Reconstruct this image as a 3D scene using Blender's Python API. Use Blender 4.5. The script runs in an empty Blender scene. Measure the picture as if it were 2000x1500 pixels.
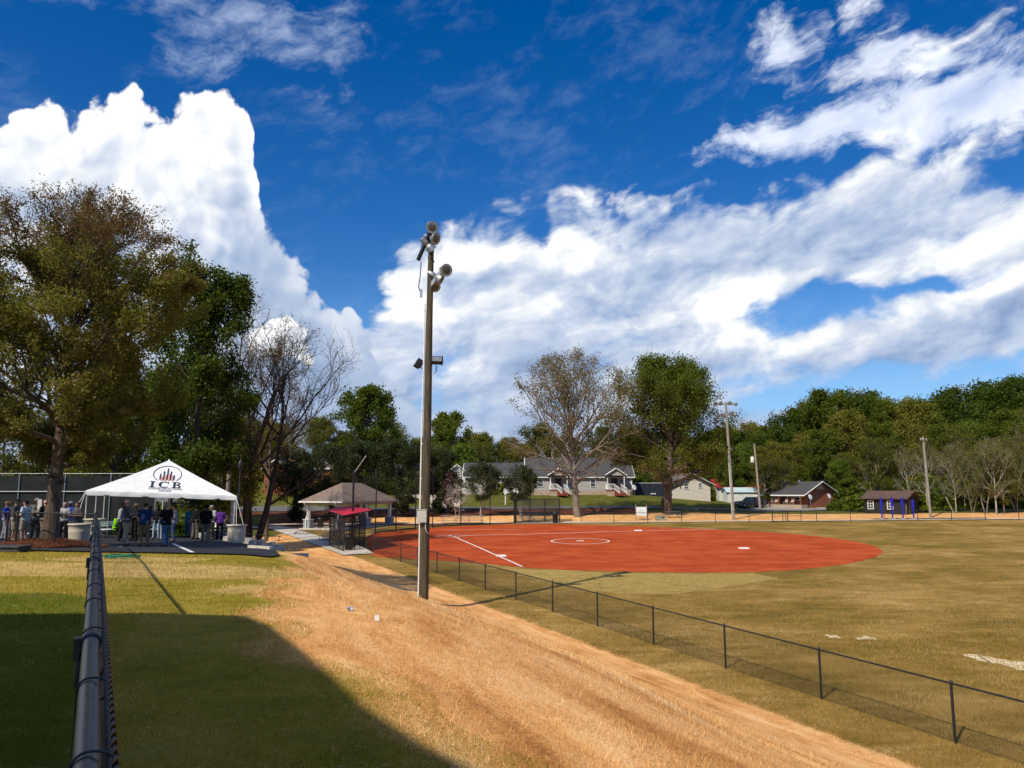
import bpy, math, random
import numpy as np
from mathutils import Vector, Matrix

R = math.radians
rng = np.random.default_rng(7)
random.seed(7)
sc = bpy.context.scene
col = sc.collection

# ------------------------------------------------------------------ camera
F_PX, PITCH, EYE = 1511.0, R(7.91), 1.65        # focal length in pixels of a 2000 px wide picture
SP, CP = math.sin(PITCH), math.cos(PITCH)
cam_d = bpy.data.cameras.new('camera')
cam_d.sensor_width = 36.0
cam_d.lens = F_PX / 2000.0 * 36.0
cam_d.clip_start, cam_d.clip_end = 0.05, 5000
cam = bpy.data.objects.new('camera', cam_d)
col.objects.link(cam)
cam.location = (0, 0, EYE)
cam.rotation_euler = (math.pi / 2 + PITCH, 0, 0)
sc.camera = cam

# ------------------------------------------------------------------ exposure
vs = sc.view_settings
vs.view_transform = 'Standard'
vs.look = 'None'
vs.exposure = 0.3
vs.gamma = 1.0
vs.use_curve_mapping = False

# ------------------------------------------------------------------ sun
SUN_EL, SHADOW_AZ = R(43.5), R(37.0)             # shadows run 37 degrees to the right of the view
sun_to = Vector((math.sin(SHADOW_AZ) * math.cos(SUN_EL), math.cos(SHADOW_AZ) * math.cos(SUN_EL), -math.sin(SUN_EL)))
sun_d = bpy.data.lights.new('sun', 'SUN')
sun_d.energy = 3.75
sun_d.angle = R(0.53)
sun_d.color = (1.0, 0.92, 0.76)
sun = bpy.data.objects.new('sun', sun_d)
col.objects.link(sun)
sun.rotation_euler = sun_to.to_track_quat('-Z', 'Y').to_euler()
sun.location = (-20, -30, 60)

# ------------------------------------------------------------------ world: sky with clouds
world = bpy.data.worlds.new('World')
sc.world = world
world.use_nodes = True
WN = world.node_tree
WN.nodes.clear()


class G:
    """tiny helper for writing shader maths"""
    def __init__(self, tree):
        self.t = tree

    def node(self, kind, **kw):
        n = self.t.nodes.new(kind)
        for k, v in kw.items():
            setattr(n, k, v)
        return n

    def put(self, sock, v):
        if hasattr(v, 'links') or isinstance(v, bpy.types.NodeSocket):
            self.t.links.new(v, sock)
        else:
            if isinstance(v, (tuple, list)) and len(v) == 3 and sock.type == 'RGBA':
                v = (*v, 1)
            sock.default_value = v

    def m(self, op, a, b=0.0, c=None, clamp=False):
        n = self.node('ShaderNodeMath', operation=op, use_clamp=clamp)
        self.put(n.inputs[0], a)
        self.put(n.inputs[1], b)
        if c is not None:
            self.put(n.inputs[2], c)
        return n.outputs[0]

    def vm(self, op, a, b=(0, 0, 0), scale=None):
        n = self.node('ShaderNodeVectorMath', operation=op)
        self.put(n.inputs[0], a)
        if op != 'SCALE':
            self.put(n.inputs[1], b)
        else:
            self.put(n.inputs[3], scale)
        return n.outputs[0] if op not in ('LENGTH', 'DOT_PRODUCT') else n.outputs[1]

    def noise(self, vec, scale, detail=4.0, rough=0.5, dist=0.0, out=0, dim='3D'):
        n = self.node('ShaderNodeTexNoise', noise_dimensions=dim)
        if vec is not None:
            self.put(n.inputs['Vector'], vec)
        n.inputs['Scale'].default_value = scale
        n.inputs['Detail'].default_value = detail
        n.inputs['Roughness'].default_value = rough
        n.inputs['Distortion'].default_value = dist
        return n.outputs[out]

    def vor(self, vec, scale, detail=0.0, smooth=0.4, rough=0.5, dim='2D', feature='SMOOTH_F1'):
        n = self.node('ShaderNodeTexVoronoi', feature=feature, voronoi_dimensions=dim)
        self.put(n.inputs['Vector'], vec)
        n.inputs['Scale'].default_value = scale
        n.inputs['Detail'].default_value = detail
        n.inputs['Roughness'].default_value = rough
        if feature == 'SMOOTH_F1':
            n.inputs['Smoothness'].default_value = smooth
        return n.outputs['Distance']

    def ss(self, x, lo, hi, a=0.0, b=1.0):
        n = self.node('ShaderNodeMapRange', interpolation_type='SMOOTHSTEP')
        self.put(n.inputs[0], x)
        for i, v in enumerate((lo, hi, a, b)):
            self.put(n.inputs[1 + i], v)
        return n.outputs[0]

    def mix(self, fac, a, b, blend='MIX'):
        n = self.node('ShaderNodeMix', data_type='RGBA', blend_type=blend)
        self.put(n.inputs[0], fac)
        self.put(n.inputs[6], a)
        self.put(n.inputs[7], b)
        return n.outputs[2]

    def ramp(self, x, stops, interp='LINEAR'):
        n = self.node('ShaderNodeValToRGB')
        n.color_ramp.interpolation = interp
        e = n.color_ramp.elements
        while len(e) < len(stops):
            e.new(0.5)
        for el, (p, c) in zip(e, stops):
            el.position = p
            el.color = (*c, 1) if len(c) == 3 else c
        self.put(n.inputs[0], x)
        return n.outputs[0]

    def curve(self, x, pts):
        n = self.node('ShaderNodeFloatCurve')
        cu = n.mapping.curves[0]
        while len(cu.points) < len(pts):
            cu.points.new(0.5, 0.5)
        for p, (a, b) in zip(cu.points, pts):
            p.location = (a, b)
            p.handle_type = 'VECTOR'
        n.mapping.update()
        self.put(n.inputs['Value'], x)
        return n.outputs[0]


def sky_angles(px, py):
    """picture point of the photograph -> direction in the world as (azimuth, elevation)"""
    a, u = (px - 1000) / F_PX, -(py - 750) / F_PX
    x, y, z = a, CP - SP * u, SP + CP * u
    return math.atan2(x, y), math.atan2(z, math.hypot(x, y))


AZ_R, EL_R = R(50), 0.75


def profile(pts):
    """outline of a cloud bank as (0..1 azimuth, 0..1 elevation) pairs for a Float Curve"""
    out = []
    for px, py in pts:
        a, e = sky_angles(px, py)
        out.append((min(1, max(0, (a + AZ_R) / (2 * AZ_R))), min(1, max(0, e / EL_R))))
    out.sort()
    return out


def build_sky():
    g = G(WN)
    tc = g.node('ShaderNodeTexCoord')
    N = tc.outputs['Generated']
    sep = g.node('ShaderNodeSeparateXYZ')
    g.put(sep.inputs[0], N)
    x, y, z = sep.outputs
    az = g.m('ARCTAN2', x, y)
    el = g.m('ARCSINE', z)
    sky = g.node('ShaderNodeTexSky', sky_type='NISHITA')
    sky.sun_disc = False
    sky.sun_elevation = SUN_EL
    sky.sun_rotation = math.pi + SHADOW_AZ
    sky.altitude = 200
    sky.air_density = 1.0
    sky.dust_density = 0.3
    sky.ozone_density = 2.5
    hs = g.node('ShaderNodeHueSaturation')
    hs.inputs['Hue'].default_value = 0.512
    hs.inputs['Saturation'].default_value = 1.45
    hs.inputs['Value'].default_value = 1.0
    g.put(hs.inputs['Color'], sky.outputs[0])
    blue = g.vm('SCALE', hs.outputs[0], scale=0.094)
    ae = g.node('ShaderNodeCombineXYZ')
    g.put(ae.inputs[0], az)
    g.put(ae.inputs[1], el)
    N = ae.outputs[0]
    warp = g.vm('SUBTRACT', g.noise(N, 7, 4, 0.55, out=1, dim='2D'), (0.5, 0.5, 0.5))
    Nw = g.vm('ADD', N, g.vm('SCALE', warp, scale=0.05))
    sw = g.node('ShaderNodeSeparateXYZ')
    g.put(sw.inputs[0], g.vm('ADD', N, g.vm('MULTIPLY', warp, (0.16, 0.07, 0))))
    azw, elw = sw.outputs[0], sw.outputs[1]
    finec = g.m('SUBTRACT', g.noise(N, 38, 4, 0.62, dim='2D'), 0.5)
    u = g.m('MULTIPLY_ADD', az, 0.5 / AZ_R, 0.5)

    # ---- heaped cumulus on the left
    bil = g.vor(Nw, 17, 2.0, 0.25, 0.55, feature='F1')
    bil_s = g.vor(g.vm('ADD', Nw, (-0.010, 0.010, 0)), 17, 1.0, 0.25, 0.55, feature='F1')
    soft = g.noise(g.vm('MULTIPLY', Nw, (1.0, 0.62, 1)), 8.5, 5, 0.52, 0.3, dim='2D')
    topA = g.curve(u, profile([(-700, 120), (-300, 170), (-60, 250), (0, 232), (18, 205), (70, 178), (118, 190), (150, 225), (180, 180), (205, 175), (222, 142), (265, 146), (300, 200), (335, 172), (375, 176), (398, 138), (430, 146), (470, 172), (492, 215), (503, 300), (514, 390), (545, 435), (590, 520), (640, 545), (690, 590), (760, 700), (860, 790), (980, 850), (1250, 960), (2600, 960)]))
    puff = g.m('SUBTRACT', 0.42, bil)
    dA = g.m('ADD', g.m('SUBTRACT', g.m('MULTIPLY', topA, EL_R), el), g.m('ADD', g.m('MULTIPLY', puff, 0.040), g.m('MULTIPLY', finec, 0.030)))
    aA = g.ss(dA, 0.0, 0.012)
    lit = g.m('SUBTRACT', bil_s, bil)
    rim = g.ss(dA, 0.0, 0.09, 0.22, 0.0)
    shA = g.m('ADD', g.m('ADD', 0.73, g.m('MULTIPLY', lit, 0.48)), g.m('ADD', rim, g.m('MULTIPLY', g.m('SUBTRACT', soft, 0.5), 0.95)), clamp=True)
    baseA = g.ss(g.m('ADD', el, g.m('ADD', g.m('MULTIPLY', az, -0.30), g.m('MULTIPLY', g.m('SUBTRACT', soft, 0.5), 0.25))), 0.22, 0.52)
    shA = g.m('MULTIPLY', shA, g.m('MULTIPLY_ADD', baseA, 0.62, 0.38), clamp=True)
    colA = g.ramp(shA, [(0.0, (0.24, 0.35, 0.56)), (0.34, (0.44, 0.54, 0.73)), (0.60, (0.76, 0.81, 0.90)), (0.80, (0.98, 0.99, 1.0)), (1.0, (1.12, 1.11, 1.10))])

    def blob(px, py, rx, ry, a=None, e=None):
        a0, e0 = sky_angles(px, py)
        dx = g.m('MULTIPLY', g.m('SUBTRACT', az if a is None else a, a0), 1 / rx)
        dy = g.m('MULTIPLY', g.m('SUBTRACT', el if e is None else e, e0), 1 / ry)
        return g.m('SUBTRACT', 1.0, g.m('SQRT', g.m('ADD', g.m('MULTIPLY', dx, dx), g.m('MULTIPLY', dy, dy))))

    def blobs(rows, join):
        acc = None
        for px, py, rx, ry, s in rows:
            b = g.m('MULTIPLY', g.m('MAXIMUM', blob(px, py, rx, ry, azw, elw), 0.0), s)
            acc = b if acc is None else g.m(join, acc, b)
        return acc

    # a small bright heap behind the bare trees
    smallA = g.m('ADD', g.m('MULTIPLY', blob(545, 668, 0.056, 0.040), 0.04), g.m('MULTIPLY', puff, 0.034))
    aS = g.ss(smallA, 0.0, 0.008)
    colS = g.ramp(g.m('ADD', g.m('ADD', 0.72, g.m('MULTIPLY', lit, 0.6)), g.m('MULTIPLY', g.m('SUBTRACT', el, 0.20), 2.5), clamp=True), [(0.2, (0.45, 0.55, 0.72)), (0.7, (0.95, 0.96, 0.98)), (1, (1.1, 1.1, 1.1))])

    # ---- spread-out bank on the right: long streaks that lean up to the right
    cmb = g.node('ShaderNodeCombineXYZ')
    g.put(cmb.inputs[0], g.m('SUBTRACT', az, g.m('MULTIPLY', el, 0.2)))
    g.put(cmb.inputs[1], g.m('MULTIPLY', g.m('SUBTRACT', el, g.m('MULTIPLY', az, 0.15)), 1.9))
    S = g.vm('ADD', cmb.outputs[0], g.vm('SCALE', warp, scale=0.07))
    st = g.noise(S, 6.0, 6, 0.58, 0.12, dim='2D')
    st2 = g.noise(g.vm('ADD', S, (-0.014, 0.040, 0.0)), 6.0, 4, 0.58, 0.12, dim='2D')
    stf = g.noise(S, 21.0, 4, 0.65, 0.15, dim='2D')
    stc, stfc = g.m('SUBTRACT', st, 0.5), g.m('SUBTRACT', stf, 0.5)
    topB = g.curve(u, profile([(-600, 960), (560, 960), (640, 700), (690, 625), (728, 575), (765, 535), (800, 480), (850, 430), (960, 415), (1062, 412), (1078, 378), (1150, 356), (1210, 362), (1300, 366), (1400, 350), (1520, 330), (1660, 300), (1800, 280), (1900, 270), (2000, 255), (2300, 220), (2700, 200)]))
    dB = g.m('ADD', g.m('SUBTRACT', g.m('MULTIPLY', topB, EL_R), el), g.m('ADD', g.m('MULTIPLY', stc, 0.17), g.m('MULTIPLY', puff, 0.035)))
    aB = g.ss(dB, -0.010, 0.030)
    holes = blobs(((1640, 600, 0.125, 0.036, 1.9), (1890, 540, 0.09, 0.022, 1.3), (1560, 660, 0.06, 0.02, 0.9), (1980, 330, 0.07, 0.030, 1.4), (1850, 735, 0.30, 0.045, 0.95), (1560, 790, 0.16, 0.030, 0.7),
                   (1000, 790, 0.10, 0.030, 0.5), (800, 470, 0.05, 0.04, 0.9), (1290, 395, 0.04, 0.012, 0.8), (860, 740, 0.06, 0.07, 0.6)), 'ADD')
    cover = g.m('ADD', g.m('SUBTRACT', 1.22, g.m('MULTIPLY', holes, 1.25)), g.m('ADD', g.m('MULTIPLY', stc, 2.2), g.m('MULTIPLY', stfc, 0.8)))
    aB = g.m('MULTIPLY', aB, g.ss(cover, 0.05, 0.95))
    litB = g.m('MULTIPLY', g.m('SUBTRACT', st, st2), 1.9)
    bright = blobs(((1150, 385, 0.11, 0.035, .55), (790, 590, 0.07, 0.055, .65), (900, 500, 0.10, 0.035, .5), (1060, 480, 0.16, 0.030, .45), (1000, 620, 0.20, 0.06, .22), (1460, 585, 0.07, 0.055, .6), (1500, 690, 0.14, 0.04, .45), (1730, 250, 0.26, 0.06, .35), (1960, 440, 0.18, 0.14, .25)), 'ADD')
    shB = g.m('ADD', g.m('ADD', 0.40, litB), g.m('ADD', g.m('MULTIPLY', bright, 1.5), g.m('ADD', g.m('MULTIPLY', lit, 0.16), g.m('MULTIPLY', stfc, 0.30))), clamp=True)
    shB = g.m('MULTIPLY', shB, g.m('MULTIPLY_ADD', g.ss(el, 0.03, 0.17), 0.38, 0.62))
    colB = g.ramp(shB, [(0.0, (0.27, 0.38, 0.60)), (0.30, (0.45, 0.55, 0.75)), (0.55, (0.62, 0.70, 0.84)), (0.80, (0.90, 0.93, 0.97)), (1.0, (1.1, 1.1, 1.1))])

    # ---- upper wisps
    wis = g.m('ADD', g.m('MULTIPLY', stc, 2.4), g.m('MULTIPLY', stfc, 1.7))
    band = blobs(((1560, 80, 0.060, 0.085, 1.0), (1640, 20, 0.05, 0.05, 0.9), (1770, 110, 0.13, 0.055, 1.0), (1900, 210, 0.24, 0.050, 1.5), (1620, 262, 0.24, 0.042, 1.3), (1480, 300, 0.15, 0.035, 0.8), (2150, 130, 0.16, 0.10, 1.2)), 'MAXIMUM')
    aC = g.ss(g.m('ADD', g.m('SUBTRACT', g.m('MULTIPLY', band, 1.6), 0.45), wis), 0.0, 1.15, 0, 0.92)
    aC = g.m('MULTIPLY', aC, g.ss(band, 0.0, 0.25))
    cir = blobs(((420, 40, 0.30, 0.085, 1.0), (640, 90, 0.12, 0.10, 0.8)), 'MAXIMUM')
    aD = g.ss(g.m('ADD', g.m('SUBTRACT', g.m('MULTIPLY', cir, 1.2), 0.35), wis), 0.0, 1.5, 0, 0.50)
    aD = g.m('MULTIPLY', aD, g.ss(cir, 0.0, 0.3))
    thin = g.ss(g.m('ADD', wis, 0.1), 0.0, 1.2, 0.0, 0.12)

    # the clear sky pales towards the horizon
    blue = g.mix(g.ss(el, 0.30, -0.02, 0.0, 0.75), blue, (0.20, 0.44, 0.82))
    c = g.mix(thin, blue, (0.55, 0.66, 0.85))
    c = g.mix(aD, c, (0.60, 0.69, 0.86))
    c = g.mix(aC, c, g.ramp(g.m('ADD', 0.55, litB, clamp=True), [(0.2, (0.48, 0.57, 0.78)), (0.75, (0.78, 0.83, 0.92)), (1, (1, 1, 1))]))
    # broken cloud added overhead, out of view, for a brighter, more neutral fill
    aE = g.m('MULTIPLY', g.ss(el, 0.66, 0.95), g.ss(g.m('ADD', wis, 0.15), -0.1, 0.7, 0, 0.9))
    c = g.mix(aE, c, (0.74, 0.76, 0.80))
    c = g.mix(aB, c, g.vm('SCALE', colB, scale=0.84))
    c = g.mix(aA, c, g.vm('SCALE', colA, scale=0.85))
    c = g.mix(aS, c, g.vm('SCALE', colS, scale=0.88))
    bg = g.node('ShaderNodeBackground')
    g.put(bg.inputs[0], c)
    bg.inputs[1].default_value = 1.0
    out = g.node('ShaderNodeOutputWorld')
    WN.links.new(bg.outputs[0], out.inputs[0])


build_sky()
world.cycles.sampling_method = 'NONE'

sc.cycles.max_bounces = 5
sc.cycles.diffuse_bounces = 2
sc.cycles.glossy_bounces = 2
sc.cycles.transmission_bounces = 3
sc.cycles.transparent_max_bounces = 6
sc.cycles.caustics_reflective = False
sc.cycles.caustics_refractive = False

# ================================================================== helpers
def tag(o, label=None, cat=None, group=None, kind=None):
    if label: o['label'] = label
    if cat: o['category'] = cat
    if group: o['group'] = group
    if kind: o['kind'] = kind
    return o


def thing(name, label, cat, loc=(0, 0, 0), rz=0.0, group=None):
    o = bpy.data.objects.new(name, None)
    o.empty_display_size = 0.2
    col.objects.link(o)
    o.location = loc
    o.rotation_euler = (0, 0, rz)
    return tag(o, label, cat, group)


def link_mesh(name, me, mat, parent=None):
    o = bpy.data.objects.new(name, me)
    col.objects.link(o)
    if mat is not None and not me.materials:
        for m_ in (mat if isinstance(mat, (list, tuple)) else [mat]):
            me.materials.append(m_)
    if parent is not None:
        o.parent = parent
    return o


def np_mesh(name, V, faces, smooth=False):
    """V (n,3), faces (m,3) or (m,4) integer array"""
    V = np.asarray(V, np.float32)
    faces = np.asarray(faces, np.int32)
    k = faces.shape[1]
    me = bpy.data.meshes.new(name)
    me.vertices.add(len(V))
    me.vertices.foreach_set('co', V.ravel())
    me.loops.add(faces.size)
    me.loops.foreach_set('vertex_index', faces.ravel())
    me.polygons.add(len(faces))
    me.polygons.foreach_set('loop_start', np.arange(0, faces.size, k, dtype=np.int32))
    if smooth:
        me.polygons.foreach_set('use_smooth', np.ones(len(faces), bool))
    me.update(calc_edges=True)
    return me


def add_attr(me, name, vals, domain='POINT'):
    a = me.attributes.new(name, 'FLOAT', domain)
    a.data.foreach_set('value', np.asarray(vals, np.float32))


def copy_tree(o, parent=None, **tags):
    c = o.copy()
    col.objects.link(c)
    if parent is not None:
        c.parent = parent
    for k, v in tags.items():
        c[k] = v
    for ch in o.children:
        copy_tree(ch, c)
    return c


class MB:
    """collects simple solids and links them as one mesh"""
    def __init__(self):
        self.v, self.f, self.s = [], [], []

    def add(self, v, f, smooth=False):
        n = len(self.v)
        self.v += [tuple(p) for p in v]
        self.f += [tuple(i + n for i in q) for q in f]
        self.s += [smooth] * len(f)
        return self

    def box(self, c, d, rz=0.0, rx=0.0, ry=0.0, taper=1.0):
        x, y, z = (k / 2 for k in d)
        M = Matrix.Translation(c) @ Matrix.Rotation(rz, 4, 'Z') @ Matrix.Rotation(ry, 4, 'Y') @ Matrix.Rotation(rx, 4, 'X')
        vs_ = [M @ Vector((sx * x * (taper if sz > 0 else 1), sy * y * (taper if sz > 0 else 1), sz * z)) for sz in (-1, 1) for sy in (-1, 1) for sx in (-1, 1)]
        return self.add(vs_, [(0, 2, 3, 1), (4, 5, 7, 6), (0, 1, 5, 4), (2, 6, 7, 3), (0, 4, 6, 2), (1, 3, 7, 5)])

    def tube(self, pts, r, n=8, cap=True, smooth=True, closed=False):
        pts = [Vector(p) for p in pts]
        rr = r if isinstance(r, (list, tuple)) else [r] * len(pts)
        vs_, fs = [], []
        m = len(pts)
        up = None
        for i, p in enumerate(pts):
            a = pts[(i - 1) % m] if (i > 0 or closed) else p
            b = pts[(i + 1) % m] if (i < m - 1 or closed) else p
            d = (b - a).normalized()
            if up is None:
                up = Vector((0, 0, 1)) if abs(d.z) < 0.9 else Vector((0, 1, 0))
            sx = d.cross(up)
            if sx.length < 1e-4:
                sx = d.orthogonal()
            sx.normalize()
            up = sx.cross(d)
            up.normalize()
            for k in range(n):
                t = 2 * math.pi * k / n
                vs_.append(p + (sx * math.cos(t) + up * math.sin(t)) * rr[i])
        for i in range(m if closed else m - 1):
            j = (i + 1) % m
            for k in range(n):
                fs.append((i * n + k, i * n + (k + 1) % n, j * n + (k + 1) % n, j * n + k))
        self.add(vs_, fs, smooth)
        if cap and not closed:
            self.add(vs_[:n][::-1], [tuple(range(n))])
            self.add(vs_[-n:], [tuple(range(n))])
        return self

    def lathe(self, prof, c=(0, 0, 0), n=20, smooth=True, M=None):
        vs_, fs = [], []
        for r, z in prof:
            for k in range(n):
                t = 2 * math.pi * k / n
                p = Vector((r * math.cos(t), r * math.sin(t), z))
                vs_.append((M @ p if M else p) + Vector(c))
        for i in range(len(prof) - 1):
            for k in range(n):
                fs.append((i * n + k, i * n + (k + 1) % n, (i + 1) * n + (k + 1) % n, (i + 1) * n + k))
        self.add(vs_, fs, smooth)
        if prof[0][0] > 1e-4:
            self.add(vs_[:n][::-1], [tuple(range(n))])
        if prof[-1][0] > 1e-4:
            self.add(vs_[-n:], [tuple(range(n))])
        return self

    def prism(self, poly, h0, h1, axis='z'):
        """polygon extruded along an axis; for x the polygon is (y,z), for y it is (x,z)"""
        def P(a, b, h):
            return {'z': (a, b, h), 'x': (h, a, b), 'y': (a, h, b)}[axis]
        n = len(poly)
        vs_ = [P(a, b, h0) for a, b in poly] + [P(a, b, h1) for a, b in poly]
        fs = [tuple(range(n))[::-1], tuple(range(n, 2 * n))]
        fs += [(i, (i + 1) % n, n + (i + 1) % n, n + i) for i in range(n)]
        return self.add(vs_, fs)

    def poly(self, vs_):
        return self.add(vs_, [tuple(range(len(vs_)))])

    def slab(self, quad, t):
        """quad of 3D points, thickened downwards along its normal"""
        q = [Vector(p) for p in quad]
        nrm = (q[1] - q[0]).cross(q[2] - q[0]).normalized()
        if nrm.z < 0:
            nrm = -nrm
        w = [p - nrm * t for p in q]
        n = len(q)
        return self.add(q + w, [tuple(range(n)), tuple(range(2 * n - 1, n - 1, -1))] + [(i, n + i, n + (i + 1) % n, (i + 1) % n) for i in range(n)])

    def mesh(self, name):
        me = bpy.data.meshes.new(name)
        me.from_pydata([tuple(p) for p in self.v], [], self.f)
        me.polygons.foreach_set('use_smooth', self.s)
        me.update()
        return me

    def build(self, name, mat, parent=None, kind=None):
        o = link_mesh(name, self.mesh(name), mat, parent)
        if kind:
            o['kind'] = kind
        return o


# ------------------------------------------------------------------ materials
MATS = {}


def pmat(name, c1, c2=None, scale=6.0, rough=0.7, bump=0.0, bscale=None, detail=5, metal=0.0, spec=0.3, stretch=None, dist=0.0, lo=0.35, hi=0.65):
    if name in MATS:
        return MATS[name]
    m = bpy.data.materials.new(name)
    m.use_nodes = True
    t = m.node_tree
    g = G(t)
    b = t.nodes['Principled BSDF']
    b.inputs['Roughness'].default_value = rough
    b.inputs['Metallic'].default_value = metal
    b.inputs['Specular IOR Level'].default_value = spec
    tc = g.node('ShaderNodeTexCoord')
    vec = tc.outputs['Object']
    if stretch:
        vec = g.vm('MULTIPLY', vec, stretch)
    if c2 is None:
        c2 = tuple(k * 0.8 for k in c1)
    f = g.noise(vec, scale, detail, 0.6, dist)
    g.put(b.inputs['Base Color'], g.mix(g.ss(f, lo, hi), c2, c1))
    if bump:
        bp = g.node('ShaderNodeBump')
        bp.inputs['Strength'].default_value = bump
        bp.inputs['Distance'].default_value = 0.02
        g.put(bp.inputs['Height'], g.noise(vec, bscale or scale * 3, 5, 0.6))
        g.put(b.inputs['Normal'], bp.outputs[0])
    MATS[name] = m
    return m


def leaf_mat(name, cols, trans=0.35, scale=0.6, spec=0.25, grain=False, gain=1.7):
    """leaf colours vary from leaf to leaf (attribute rnd) and from bough to bough (noise)"""
    m = bpy.data.materials.new(name)
    m.use_nodes = True
    t = m.node_tree
    t.nodes.clear()
    g = G(t)
    at_ = g.node('ShaderNodeAttribute', attribute_name='rnd')
    tc = g.node('ShaderNodeTexCoord')
    oi = g.node('ShaderNodeObjectInfo')
    vec = tc.outputs['Object']
    if grain:                                     # rows that run along the bank
        mp = g.node('ShaderNodeMapping')
        mp.inputs['Rotation'].default_value = (0, 0, -math.atan2(0.9052, -0.4250) + 0.12)
        g.put(mp.inputs[0], vec)
        vec = g.vm('MULTIPLY', mp.outputs[0], (0.22, 1.9, 0.5))
    nz = g.noise(vec, scale, 3 if not grain else 5, 0.6)
    f = g.m('ADD', g.m('MULTIPLY', at_.outputs['Fac'], 0.45), g.m('ADD', g.m('MULTIPLY', g.m('SUBTRACT', nz, 0.5), gain), g.m('MULTIPLY_ADD', oi.outputs['Random'], 0.2, 0.2)), clamp=True)
    n = len(cols)
    c = g.ramp(f, [(i / max(1, n - 1), k) for i, k in enumerate(cols)])
    d = g.node('ShaderNodeBsdfDiffuse')
    g.put(d.inputs[0], c)
    tr = g.node('ShaderNodeBsdfTranslucent')
    g.put(tr.inputs[0], g.mix(0.4, c, (0.30, 0.36, 0.04)))
    gl = g.node('ShaderNodeBsdfGlossy')
    gl.inputs['Roughness'].default_value = 0.45
    mx = g.node('ShaderNodeMixShader')
    mx.inputs[0].default_value = trans
    t.links.new(d.outputs[0], mx.inputs[1])
    t.links.new(tr.outputs[0], mx.inputs[2])
    m2 = g.node('ShaderNodeMixShader')
    m2.inputs[0].default_value = spec * 0.2
    t.links.new(mx.outputs[0], m2.inputs[1])
    t.links.new(gl.outputs[0], m2.inputs[2])
    o = g.node('ShaderNodeOutputMaterial')
    t.links.new(m2.outputs[0], o.inputs[0])
    return m


def window_mat():
    return pmat('window_glass', (0.03, 0.035, 0.045), (0.015, 0.018, 0.02), 0.8, 0.06, spec=0.8)


# ================================================================== terrain
FENCE_P, FENCE_D = np.array([9.23, 16.98]), np.array([-0.4250, 0.9052])   # field fence line
NL = np.array([-0.9052, -0.4250])                                          # towards the bank


def sstep(x, a, b):
    t = np.clip((np.asarray(x, float) - a) / (b - a), 0, 1)
    return t * t * (3 - 2 * t)


def ramp01(x, a, b, soft=0.18):
    """straight ramp with rounded ends"""
    t = (np.asarray(x, float) - a) / (b - a)
    k = soft
    lo = np.where(t < -k, 0, np.where(t < k, (t + k) ** 2 / (4 * k), t))
    u_ = 1 - lo
    return np.where(u_ > k, lo, np.where(u_ < -k, 1, 1 - (u_ + k) ** 2 / (4 * k)))


def field_z(x, y):
    return -2.5 + 0.008 * (np.asarray(x, float) + 5.67) + 0.02 * (np.minimum(y, 93.0) - 75.1)


def lot_z(x, y):
    return -0.45 - 0.036 * (np.asarray(y, float) - 28) - 0.020 * (np.asarray(x, float) + 14)


def bank_dist(x, y):
    return (np.asarray(x, float) - FENCE_P[0]) * NL[0] + (np.asarray(y, float) - FENCE_P[1]) * NL[1]


def ground_z(x, y):
    x = np.asarray(x, float)
    y = np.asarray(y, float)
    f = field_z(np.clip(x, -60, 80), y)
    lot = lot_z(np.clip(x, -30, -6), np.clip(y, 20, 54))
    up = 0.0 + (lot - 0.0) * sstep(y, 6, 25)
    d = bank_dist(x, y)
    crest = 11.6 + 0.5 * np.sin(y * 0.35) - 1.0 * sstep(y, 24, 32)
    t = ramp01(d, 3.4, crest)
    keep = 1 - sstep(y, 46, 64) * (1 - sstep(-x, 25, 36))
    h = f + (up - f) * t * keep
    # beyond the outfield fence the ground climbs to the road, the houses and the wooded hill
    r = np.interp(y, [93, 97, 112, 117, 128, 150, 200, 260, 500, 900], [0, 0.12, 1.35, 1.45, 3.2, 4.0, 6.0, 9.0, 14, 16])
    r = r * (1 - 0.52 * sstep(x, 14, 42)) + 2.4 * sstep(-x, 18, 38) * sstep(y, 113, 124)
    h = h + r
    # low undulations of the strawed bank
    h = h + 0.05 * np.sin(x * 1.3 + y * 0.7) * np.sin(y * 0.9 - x * 0.4) * (t > 0.02) * (t < 0.98) * np.minimum(1, 10 * t * (1 - t))
    return h


def cam_xy(px, Y):
    """plan position at depth Y that appears at picture column px (on the ground)"""
    x = (px - 1000) / F_PX * Y
    for _ in range(3):
        z = float(ground_z(x, Y))
        x = (px - 1000) / F_PX * (Y * CP + (z - EYE) * SP)
    return x, Y, float(ground_z(x, Y))


def on_field(px, py):
    """point of the playing field seen at a picture point"""
    a, u = (px - 1000) / F_PX, -(py - 750) / F_PX
    d = (a, CP - SP * u, SP + CP * u)
    k = (-2.5 + 0.008 * 5.67 - 0.02 * 75.1 - EYE) / (d[2] - 0.008 * d[0] - 0.02 * d[1])
    return d[0] * k, d[1] * k


def px_size(n, Y):
    return n / F_PX * Y


def z_at(py, Y):
    """height at depth Y that appears at picture row py"""
    u = -(py - 750) / F_PX
    return EYE + Y * (SP + CP * u) / (CP - SP * u)


def x_at(px, py, Y):
    u = -(py - 750) / F_PX
    return (px - 1000) / F_PX * Y / (CP - SP * u)


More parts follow.
